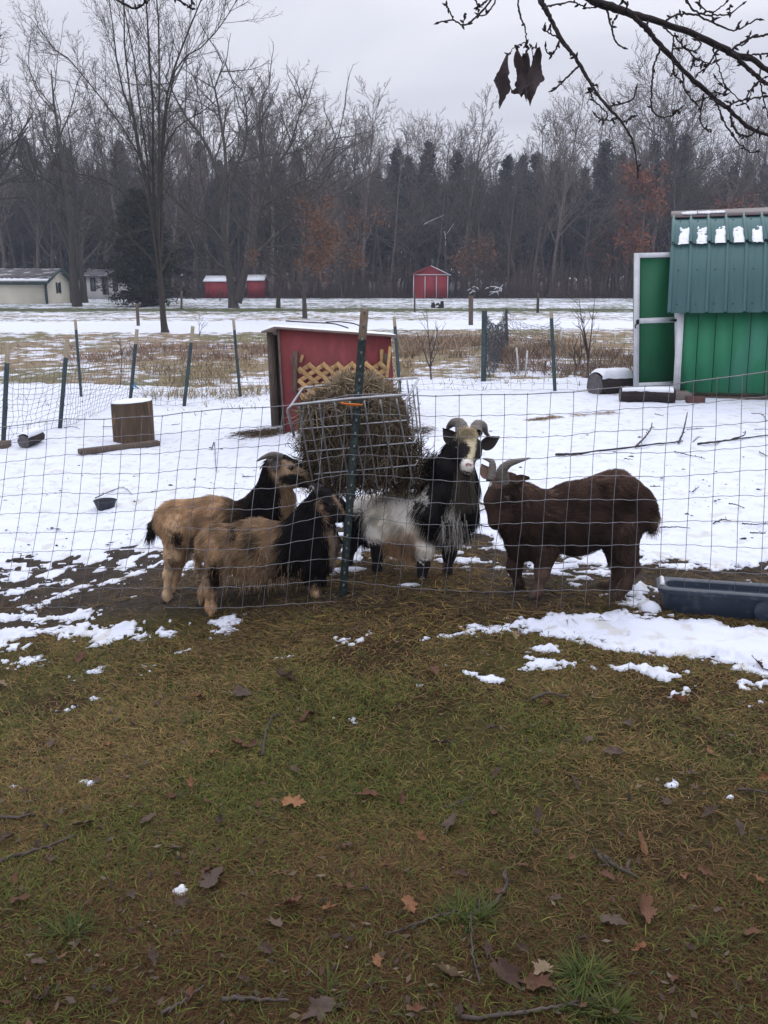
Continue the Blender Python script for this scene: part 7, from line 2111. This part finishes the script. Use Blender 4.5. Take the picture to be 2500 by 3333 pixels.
BIG = [(1455, 3186, 135, 5, 1, 'large pale tan curled leaf lying alone left of the bottom twigs'), (1649, 3195, 150, 1, 3, 'dark folded leaf with a tan edge between two pale leaves near the bottom'), (1765, 3176, 125, 5, 0, 'flat cream jagged leaf just before the big green tuft'),
       (1745, 3225, 140, 2, 0, 'flat reddish brown leaf touching the big green tuft'), (2100, 2995, 130, 2, 1, 'upright russet lobed leaf beside a crumb of snow'), (1990, 3020, 100, 3, 0, 'dull mauve leaf lying behind the upright russet leaf'),
       (648, 2276, 62, 4, 1, 'bright rust orange leaf standing on edge in the grass'), (783, 2269, 90, 3, 0, 'pale pinkish brown crumpled leaf next to the bright rust leaf'), (927, 2227, 95, 3, 1, 'brown crumpled leaf near the straw, behind the pale crumpled one'),
       (1675, 2090, 50, 5, 3, 'curled tan leaf standing up before the snow patch'), (1415, 2208, 70, 2, 0, 'reddish brown leaf beside a lump of snow below the goats'), (693, 2865, 140, 3, 0, 'wide flat beige leaf next to a scrap of snow'),
       (949, 2952, 105, 2, 1, 'folded red-brown leaf standing over a grey leaf'), (896, 3005, 90, 3, 0, 'grey flat leaf under the folded red-brown leaf'), (957, 2624, 100, 4, 0, 'orange and tan torn leaf on the green part of the lawn'), (263, 2144, 60, 2, 2, 'small dark red leaf on the straw near the fence'),
       (8, 2238, 50, 5, 1, 'tan leaf cut by the picture edge'), (2470, 2190, 75, 2, 1, 'reddish oak leaf lying on the snow patch edge'), (2045, 2385, 70, 3, 1, 'pale brown leaf in the lawn below the snow patch'), (2490, 2556, 60, 4, 1, 'orange leaf at the picture edge beside the snow scraps'),
       (1465, 2685, 95, 3, 0, 'beige torn leaf lying flat in the middle of the lawn'), (2086, 2771, 85, 4, 2, 'orange-tipped leaf next to the two short twigs'), (1040, 3283, 130, 3, 0, 'large dull leaf lying at the lower picture edge'), (151, 3253, 110, 3, 1, 'large dull beige leaf in the bottom corner'), (68, 2944, 70, 2, 2, 'small pinkish red leaf near the picture edge')]
for b_ in BIG: leaf(*b_[:5], b_[5], None, .3 if b_[4] != 1 else .55)
SMALL = [(1747, 2666), (1792, 2952), (1717, 3095), (1981, 2877), (1363, 2737), (1883, 2538), (2135, 2639), (2335, 2669), (2480, 2780), (2312, 2839), (2478, 2869), (2275, 3125), (2320, 2985), (407, 2922), (595, 2960), (655, 2816), (600, 2760), (738, 2688), (286, 2681), (53, 2726), (22, 2854), (233, 3095), (859, 3080), (557, 2583), (693, 2598), (173, 2771), (615, 2575), (768, 2423), (835, 2440), (1740, 2300), (2305, 2468), (1130, 2760), (1250, 2830), (1180, 2560), (1330, 2600), (400, 2420), (150, 2450), (1600, 2520), (1850, 2420), (2200, 2330), (2420, 2720), (1500, 2830), (1580, 2640), (330, 3180), (520, 3120), (760, 3180), (1240, 3120), (1330, 2960), (1900, 3080), (2180, 3200), (2400, 3230), (2440, 3060), (1850, 2780), (1690, 2800), (2230, 2560), (490, 2680), (880, 2760), (1090, 2900), (440, 3040), (700, 2480), (980, 2350), (300, 2560), (1450, 2420), (60, 2600), (2050, 3130), (1080, 2980), (950, 2510), (2250, 2900), (1640, 2900), (820, 2600), (1005, 3110), (1550, 3120), (110, 3150), (620, 3230), (2010, 2460), (1380, 3290), (880, 3240), (2330, 3300), (1570, 2380), (480, 2270), (1300, 2310)]
for q in SMALL: leaf(q[0] + rl_.normal(0, 22), q[1] + rl_.normal(0, 16), rl_.uniform(36, 84), int(rl_.choice([1, 1, 2, 2, 3, 3, 3, 4])), int(rl_.integers(0, 4)), 'small dead brown leaf lying flat in the short grass', gl, .3)
# ---- twigs in the grass
def twig(pl, r, label, lift=.012, name='twig', group=None, mat='twig', surf_=False, k=1.0):
    pts = []
    for i, q in enumerate(pl):
        g = GS(q[0], q[1]) if surf_ else np.append(G(q[0], q[1])[:2], 0)
        if not surf_: g[2] = gz(g[0], g[1])
        if len(q) > 2: g = g + [0, 0, q[2]]
        pts.append(g + [0, 0, lift])
    p = smooth_path(pts, len(pl) * 5, .0012, int(pl[0][0]))
    u = np.linspace(0, 1, len(p))
    mb = MB().tube(p, r * (1 - .55 * u) * (1 + .12 * np.sin(u * 47)), 6)
    rs = np.random.default_rng(abs(int(pl[0][0] * 7 + pl[0][1])))
    for j in range(2 + len(pl) // 2):
        i = rs.integers(2, len(p) - 1); e = p[i] + rs.normal(0, .016, 3) * [1, 1, .4] + [0, 0, .006]
        mb.tube([p[i], (p[i] + e) / 2, e], [r * .55, r * .45, r * .2], 4)
    return tag(mb.build(name, M[mat]), label, 'twig', group)
twig([(1642, 2846), (1646, 2892), (1604, 2952), (1544, 2982), (1532, 3000), (1533, 3042), (1540, 3125), (1562, 3215)], .0048, 'long grey forked twig curving down the grass towards the pale tan leaf')
twig([(1499, 2972), (1400, 2998), (1325, 3020), (1250, 3046)], .0035, 'thin straight twig touching the long forked twig')
twig([(1932, 2775), (1955, 2805), (1985, 2836)], .005, 'short peeling twig, the upper of two lying together')
twig([(1969, 2800), (2010, 2838), (2068, 2870)], .0068, 'short thick knotted twig lying beside the peeling twig')
twig([(1500, 3325), (1672, 3314), (1778, 3302), (1856, 3288), (1880, 3280)], .0045, 'long straight twig along the bottom beneath the green tuft')
twig([(-20, 2808), (60, 2782), (136, 2764), (250, 2722)], .0062, 'dark stick slanting in from the picture edge over the lawn')
twig([(-20, 2662), (50, 2662), (115, 2652)], .006, 'short dark stick at the picture edge above the slanting stick')
twig([(527, 3300), (600, 3255), (664, 3208)], .0042, 'brown twig slanting on bare soil near the bottom')
twig([(723, 3252), (800, 3250), (870, 3250), (940, 3246)], .0052, 'dark twig lying level near the bottom beside a straw')
twig([(856, 2455), (860, 2410), (870, 2365), (896, 2330)], .0062, 'short grey stick lying in the lawn pointing at the goats')
twig([(1732, 2296), (1778, 2284), (1845, 2292)], .006, 'dark stick lying below the snow patch')
twig([(2400, 2600), (2450, 2605), (2520, 2608)], .004, 'thin grey twig beside the snow scraps')
twig([(1450, 2630), (1500, 2612), (1540, 2600)], .003, 'very thin twig in the middle of the lawn')
# branches and sticks on the snow of the pen
twig([(1808, 1490), (1880, 1486), (1960, 1476), (2060, 1466), (2130, 1460), (2190, 1450), (2222, 1446)], .011, 'long fallen branch lying on the snow behind the brown goat', .01, 'fallen_branch', None, 'branch', True)
twig([(2068, 1464), (2100, 1444, .03), (2117, 1425, .05), (2120, 1408, .06)], .010, 'upturned prong of the fallen branch nearer the goat', .01, 'fallen_branch', None, 'twig', True)
twig([(2208, 1452), (2222, 1432, .05), (2234, 1386, .09)], .011, 'upturned prong at the far end of the fallen branch', .01, 'fallen_branch', None, 'twig', True)
twig([(2270, 1458), (2340, 1452), (2420, 1440), (2520, 1428)], .010, 'branch lying on the snow below the green shed wall', .01, 'fallen_branch', None, 'branch', True)
twig([(2380, 1445), (2420, 1436, .02), (2424, 1430, .04)], .007, 'short stub rising from the branch below the green shed', .01, 'fallen_branch', None, 'branch', True)
twig([(2195, 1479), (2240, 1490), (2292, 1506)], .005, 'straight twig with upright pegs lying on the snow', .01, 'twig', None, 'branch', True)
gt = 'dark twigs lying on the snow of the pen'
TW = [[(2235, 1412), (2290, 1408)], [(2255, 1448), (2275, 1434)], [(2115, 1593), (2150, 1594)], [(2252, 1612), (2272, 1598)], [(2370, 1657), (2395, 1660), (2422, 1672)], [(2150, 1735), (2190, 1732), (2245, 1736)], [(2320, 1720), (2350, 1708), (2378, 1714)], [(2415, 1722), (2450, 1724), (2500, 1722)], [(2030, 1505), (2060, 1508)], [(335, 1402), (375, 1403), (395, 1412)], [(210, 1402), (235, 1398), (262, 1408)], [(310, 1630), (350, 1612), (400, 1598), (432, 1618)], [(560, 1395), (585, 1390)], [(690, 1475), (698, 1455), (704, 1540)], [(2445, 1355), (2480, 1362), (2495, 1385)], [(2130, 1362), (2160, 1368)], [(1560, 1655), (1590, 1662), (1640, 1655)], [(1555, 1672), (1600, 1668), (1640, 1676)], [(1540, 1715), (1590, 1722), (1650, 1712)], [(2455, 1410), (2500, 1408)], [(20, 1838), (60, 1822), (72, 1808)], [(2470, 1482), (2500, 1498)], [(2000, 1740), (2060, 1742)], [(790, 1560), (830, 1562)], [(2440, 1755), (2490, 1760)]]
for q in TW: twig(q, .0045, 'short dark twig lying loose on the trampled snow', .008, 'twig', gt, 'branch', True)
# droppings and dirt crumbs on the snow
n = 5600
yy = rng.uniform(4.6, 9.5, n); xx = rng.uniform(-3.2, 3.0, n); e = pen_edge(xx)
k = (rng.random(n) < np.exp(-(yy - e) / 1.4) * S01((fbm(xx * 1.8, yy * 2.2, 171, 3) - .42) / .2)) & (yy > e - .1); xx, yy = xx[k], yy[k]; n = len(xx)
zz = surf(xx, yy); oc = np.array([[1, 0, 0], [-1, 0, 0], [0, 1, 0], [0, -1, 0], [0, 0, .6], [0, 0, -.6]], float)
of = np.array([[0, 2, 4], [2, 1, 4], [1, 3, 4], [3, 0, 4], [2, 0, 5], [1, 2, 5], [3, 1, 5], [0, 3, 5]])
V = oc[None] * (.004 + .014 * rng.random((n, 1, 1)) ** 4) * (.35 + 1.3 * rng.random((n, 6, 1))) * np.array([1.3, 1, .6]) + np.stack([xx, yy, zz + .002], 1)[:, None]
mb = MB().add(V.reshape(-1, 3), (np.arange(n)[:, None, None] * 6 + of[None]).reshape(-1, 3)); mb.build('droppings', M['branch'], kind='stuff')
# wisps of straw on the snow
def wisp(px0, px1, py, n_, label, seed, sp=.025, tone=(.30, .20, .10)):
    rs = np.random.default_rng(seed); a, b = GS(px0, py), GS(px1, py - 5)
    u = rs.random(n_); p = a + (b - a) * u[:, None] + rs.normal(0, sp, (n_, 3)) * [1, 1.6, 0]; p[:, 2] = surf(p[:, 0], p[:, 1]) + .012 * rs.random(n_)
    az = rs.normal(0, .6, n_); L = .04 + .10 * rs.random(n_); d = np.stack([np.cos(az), np.sin(az), rs.normal(0, .12, n_)], 1) * L[:, None]
    st = np.stack([p - d / 2, p + [0, 0, .006], p + d / 2], 1)
    o = ribbons('straw_wisp', st, np.array(tone) * (.4 + .8 * rs.random((n_, 1))), .0018, M['hay'], None, rs)
    tag(o, label, 'straw')
wisp(1720, 1825, 1373, 170, 'thick wisp of straw lying on the snow above the brown goat', 1)
wisp(1930, 2010, 1358, 60, 'thin wisp of straw on the snow in front of the dark split log', 2)
wisp(1865, 1905, 1364, 35, 'faint wisp of straw on the snow between the two other wisps', 3)
wisp(790, 905, 1424, 900, 'dark strewn hay beside the open side of the red hut', 4, .075, (.12, .088, .055))
wisp(1330, 1395, 1412, 260, 'dark strewn hay on the snow past the hay basket, behind the buck', 5, .06, (.12, .088, .055))
# ================================================================ BRANCHES HANGING INTO THE PICTURE
def overhang():
    t = thing('maple_tree', 'bare budded branches with four hanging dead leaves reaching across the sky', 'tree', (-1.0, -1.6, 0))
    Y0 = 3.3; k = 1100 / 1659
    def q(c, dy=0.): return P(1400 + c[0] * k, c[1] * k, Y0 + dy)
    def br(pl, r0, r1, name='branch', dy=0., d1=None, n=None, ext=None):
        d1 = dy if d1 is None else d1
        pts = [q(c, dy + (d1 - dy) * i / max(1, len(pl) - 1)) for i, c in enumerate(pl)]
        if ext is not None: pts = ext + pts
        p = smooth_path(pts, n or len(pts) * 6, .0012, int(pl[0][0]))
        u = np.linspace(0, 1, len(p)); sc = Y0 / FPX * k
        rad = (r0 + (r1 - r0) * u) * sc
        rs = np.random.default_rng(abs(int(pl[0][0] + pl[-1][1])))
        mb = MB().tube(p, rad * (1 + .10 * np.sin(u * 40 + rs.random() * 6)), 8 if r0 > 8 else 5)
        for j in range(max(2, len(pl))):                      # buds
            i = rs.integers(1, len(p) - 1); w = rs.normal(0, 1, 3); w /= np.linalg.norm(w)
            mb.tube([p[i], p[i] + w * (rad[i] * 1.0 + .006), p[i] + w * (rad[i] + .014)], [.0035, .004, .0008], 5)
        e = p[-1] + (p[-1] - p[-2]); mb.tube([p[-1], (p[-1] + e) / 2, p[-1] + (p[-1] - p[-2]) / np.linalg.norm(p[-1] - p[-2]) * .018], [.003, .0045, .0008], 5)
        mb.build(name, M['branch'], t, smooth=True)
    T0 = np.array([-1.0, -1.6, 0.])
    trunk = smooth_path([T0 - [0, 0, .2], T0 + [.03, 0, 1.5], T0 + [.1, .1, 3.2], T0 + [.1, .2, 5.0]], 12)
    MB().tube(trunk, np.linspace(.19, .11, 12), 12).build('trunk', M['bark'], t, smooth=True)
    st = T0 + [.1, .1, 3.2]
    b3_ = q((700, -85), -.12); b2_ = b3_ - (q((800, 0)) - b3_) * 4 + [0, 0, .25]; b1_ = st + [.3, .8, .9]
    lim = np.array([(1 - u) ** 3 * st + 3 * u * (1 - u) ** 2 * b1_ + 3 * u * u * (1 - u) * b2_ + u ** 3 * b3_ for u in np.linspace(0, 1, 22)])
    br([(800, 0), (900, 38), (1000, 70), (1150, 115), (1300, 170), (1430, 230), (1490, 265), (1580, 292), (1659, 345), (1800, 420)], 30, 13, 'limb', 0, .2, 150, list(lim))
    # limb radius near the trunk is set by the taper above
    br([(540, 0), (565, 45), (600, 110), (650, 200), (700, 265), (740, 325), (800, 430), (870, 520), (940, 600), (990, 680), (1008, 750), (1020, 850)], 13.5, 3, 'branch', 0, -.1, 80, [q((470, -140), .1), q((505, -70), .05)])
    br([(985, 62), (1060, 140), (1120, 210), (1250, 350), (1370, 460), (1460, 530), (1560, 620), (1659, 662), (1760, 700)], 13, 8, 'branch', .02, .15, 70)
    br([(1480, 262), (1540, 315), (1600, 370), (1659, 415), (1750, 480)], 11, 8, 'branch', .05)
    tw = [([(425, -40), (440, 70), (465, 130), (472, 210)], 4.5, 3), ([(472, 208), (430, 222), (402, 245), (388, 270)], 2.6, 1.6), ([(472, 210), (482, 235), (500, 232), (520, 238)], 2.6, 1.6), ([(480, 232), (476, 250), (468, 264)], 2, 1.5), ([(430, 222), (428, 240), (430, 254)], 2, 1.5), ([(500, 232), (505, 270), (508, 300)], 2, 1.5),
          ([(330, -40), (240, 70), (170, 122), (115, 98), (45, 110)], 5, 3), ([(118, 98), (92, 50), (78, 25)], 3.4, 3), ([(335, -20), (280, 65), (240, 78)], 4, 3), ([(215, -10), (240, 25), (270, 15)], 4, 3), ([(240, 75), (235, 45), (232, 30)], 3, 2), ([(160, 118), (168, 90), (175, 72)], 2, 1.5),
          ([(570, 32), (640, 20), (690, 8), (740, 25), (770, 38), (806, 36)], 4, 3), ([(650, 200), (620, 180), (590, 165), (555, 138)], 4, 3), ([(592, 165), (592, 145), (590, 132)], 3, 2), ([(635, 200), (615, 245), (598, 268), (575, 255), (565, 235)], 4, 3), ([(735, 318), (690, 362), (640, 410), (603, 445)], 5, 4), 
          ([(795, 430), (775, 436)], 4, 3), ([(785, 440), (795, 480), (830, 520), (868, 555), (860, 590), (838, 585), (812, 565)], 4, 3), ([(878, 522), (950, 506), (995, 485), (1012, 435)], 4.5, 3.5), ([(860, 588), (885, 592), (905, 585)], 3, 2), ([(940, 602), (965, 592), (995, 570)], 4, 3), ([(800, 420), (820, 415), (824, 445), (815, 470)], 3, 2),
          ([(868, 42), (890, 140), (912, 205), (952, 236)], 5, 3.5), ([(930, 50), (915, 80), (898, 105)], 2.6, 1), ([(1130, 232), (1110, 290), (1095, 340), (1088, 450), (1090, 535), (1125, 572), (1180, 570), (1232, 530)], 5, 3.5), ([(1190, 560), (1192, 545), (1195, 548)], 3, 2),
          ([(1203, 160), (1190, 240), (1196, 330), (1200, 370), (1230, 392)], 4, 3), ([(1198, 330), (1190, 360), (1182, 375)], 3, 2), ([(1240, 350), (1245, 420), (1270, 470), (1302, 502)], 4, 3), ([(1302, 500), (1340, 485), (1380, 470)], 3.4, 3), ([(1342, 460), (1328, 550), (1330, 600), (1350, 630), (1378, 638)], 4, 3),
          ([(1158, 105), (1200, 78), (1250, 70), (1310, 72), (1350, 95), (1420, 125), (1490, 150), (1550, 125), (1612, 90)], 5, 3.5), ([(1500, 150), (1512, 130), (1510, 118)], 3, 2), ([(1250, -10), (1290, 45), (1340, 70), (1400, 75), (1470, 70), (1534, 20)], 5, 3), ([(1320, -10), (1330, 30), (1390, 60), (1455, 12)], 4, 3), ([(1390, 62), (1385, 80), (1400, 95)], 4, 3), ([(1475, 70), (1470, 40), (1478, 25)], 3, 2), ([(940, 5), (965, 20), (968, 45)], 5, 4),
          ([(1480, 245), (1530, 210), (1580, 185), (1659, 170), (1750, 160)], 6, 5), ([(1530, 225), (1560, 200), (1572, 165)], 4, 2), ([(1525, 270), (1590, 268), (1659, 262), (1720, 258)], 5, 4), ([(1405, 250), (1365, 320), (1308, 366)], 5, 3.5), ([(1365, 315), (1310, 325), (1285, 318)], 3, 2), ([(1300, 320), (1292, 305), (1293, 292)], 3, 2), ([(1385, 238), (1420, 340), (1450, 420), (1510, 480), (1560, 520)], 3.4, 2.4), ([(1460, 445), (1430, 415), (1402, 382)], 2.6, 2),
          ([(1370, 480), (1450, 522), (1520, 495), (1600, 482), (1700, 465)], 4.5, 4), ([(1370, 462), (1410, 455), (1450, 470)], 4, 3), ([(1555, 475), (1590, 420), (1640, 380)], 4, 3), ([(1412, 512), (1440, 590), (1490, 670), (1540, 725), (1575, 748), (1610, 742)], 4.5, 2.5), ([(1478, 540), (1482, 600), (1510, 655), (1560, 668), (1600, 645)], 6, 4), ([(1140, 130), (1200, 180), (1250, 232), (1300, 280), (1370, 312), (1405, 300)], 4, 3), ([(1190, 240), (1240, 235), (1300, 250), (1330, 215), (1310, 195)], 4, 3), ([(1620, 340), (1625, 420), (1640, 500), (1659, 560)], 4, 3), ([(1500, 520), (1560, 500), (1580, 440), (1600, 420)], 3, 2.4), ([(1480, 560), (1475, 520), (1470, 500)], 3, 2)]
    for pl, a, b in tw: br(pl, a, b, 'twig', .02)
    # twig tips at the top edge over the tall tree
    for pl, a in (([(-2111 + 0 + 510, -40), (-1462, 38), (-1420, 25), (-1380, 0), (-1340, -40)], 6), ([(-1290, -30), (-1215, 12), (-1170, 45)], 6), ([(-1165, -30), (-1170, 10), (-1172, 22)], 5)):
        br(pl, a, a * .6, 'twig', .1)
    # hanging dead leaves
    def hang(c0, c1, w, seed, fold, wp):
        A, B = q(c0, .02), q(c1, .02); ax = B - A; L = np.linalg.norm(ax); ax /= L
        sd = np.cross(ax, [0, -1, 0]); sd /= np.linalg.norm(sd); f = np.cross(sd, ax)
        W = w * Y0 / FPX * k * .5; n, m_ = 30, 7; rs = np.random.default_rng(seed)
        U, T = np.meshgrid(np.linspace(0, 1, n), np.linspace(-1, 1, m_), indexing='ij')
        wid = W * np.interp(U, np.linspace(0, 1, len(wp)), wp)
        jag = 1 + .55 * S01((U - .15) / .3) * (fbm(U * 7 + seed * 3, np.sign(T) * 3.0 + seed, seed, 3, .7) - .5) * 2 * (np.abs(T) > .9)
        p = A + ax * (L * U + .0 * T)[..., None] + sd * (wid * T * jag + W * .25 * np.sin(U * 4 + seed))[..., None] + f * (W * fold * (np.abs(T) ** 1.4) * (.4 + .6 * U) + W * .3 * np.sin(U * 6 + T * 2 + seed))[..., None]
        p[-1] += ax * (rs.normal(0, .010, (m_, 1))); p[-3] += ax * (rs.normal(0, .005, (m_, 1)))
        bk = p + f * .0012
        i = np.arange(n * m_).reshape(n, m_); F = np.stack([i[:-1, :-1], i[1:, :-1], i[1:, 1:], i[:-1, 1:]], -1).reshape(-1, 4)
        MB().add(np.concatenate([p.reshape(-1, 3), bk.reshape(-1, 3)]), [F, F[:, ::-1] + n * m_]).build('leaf', M['deadleaf'], t, smooth=True)
    hang((390, 268), (328, 522), 84, 1, .4, [.12, .25, .45, .75, 1.0, .55, .35, .12]); hang((432, 252), (424, 418), 46, 2, .9, [.3, .7, .9, .8, .5, .3, .1])
    hang((468, 262), (440, 470), 66, 3, .5, [.35, .55, .6, .7, .9, 1.0, .9]); hang((522, 232), (498, 498), 72, 4, .4, [.15, .5, .5, .8, 1.0, .85, .7, .3])
overhang()

# ---------------- the damp air over the field
hb = MB().box((0, 55, 11.5), (240, 180, 26)).build('haze', hz, kind='stuff')
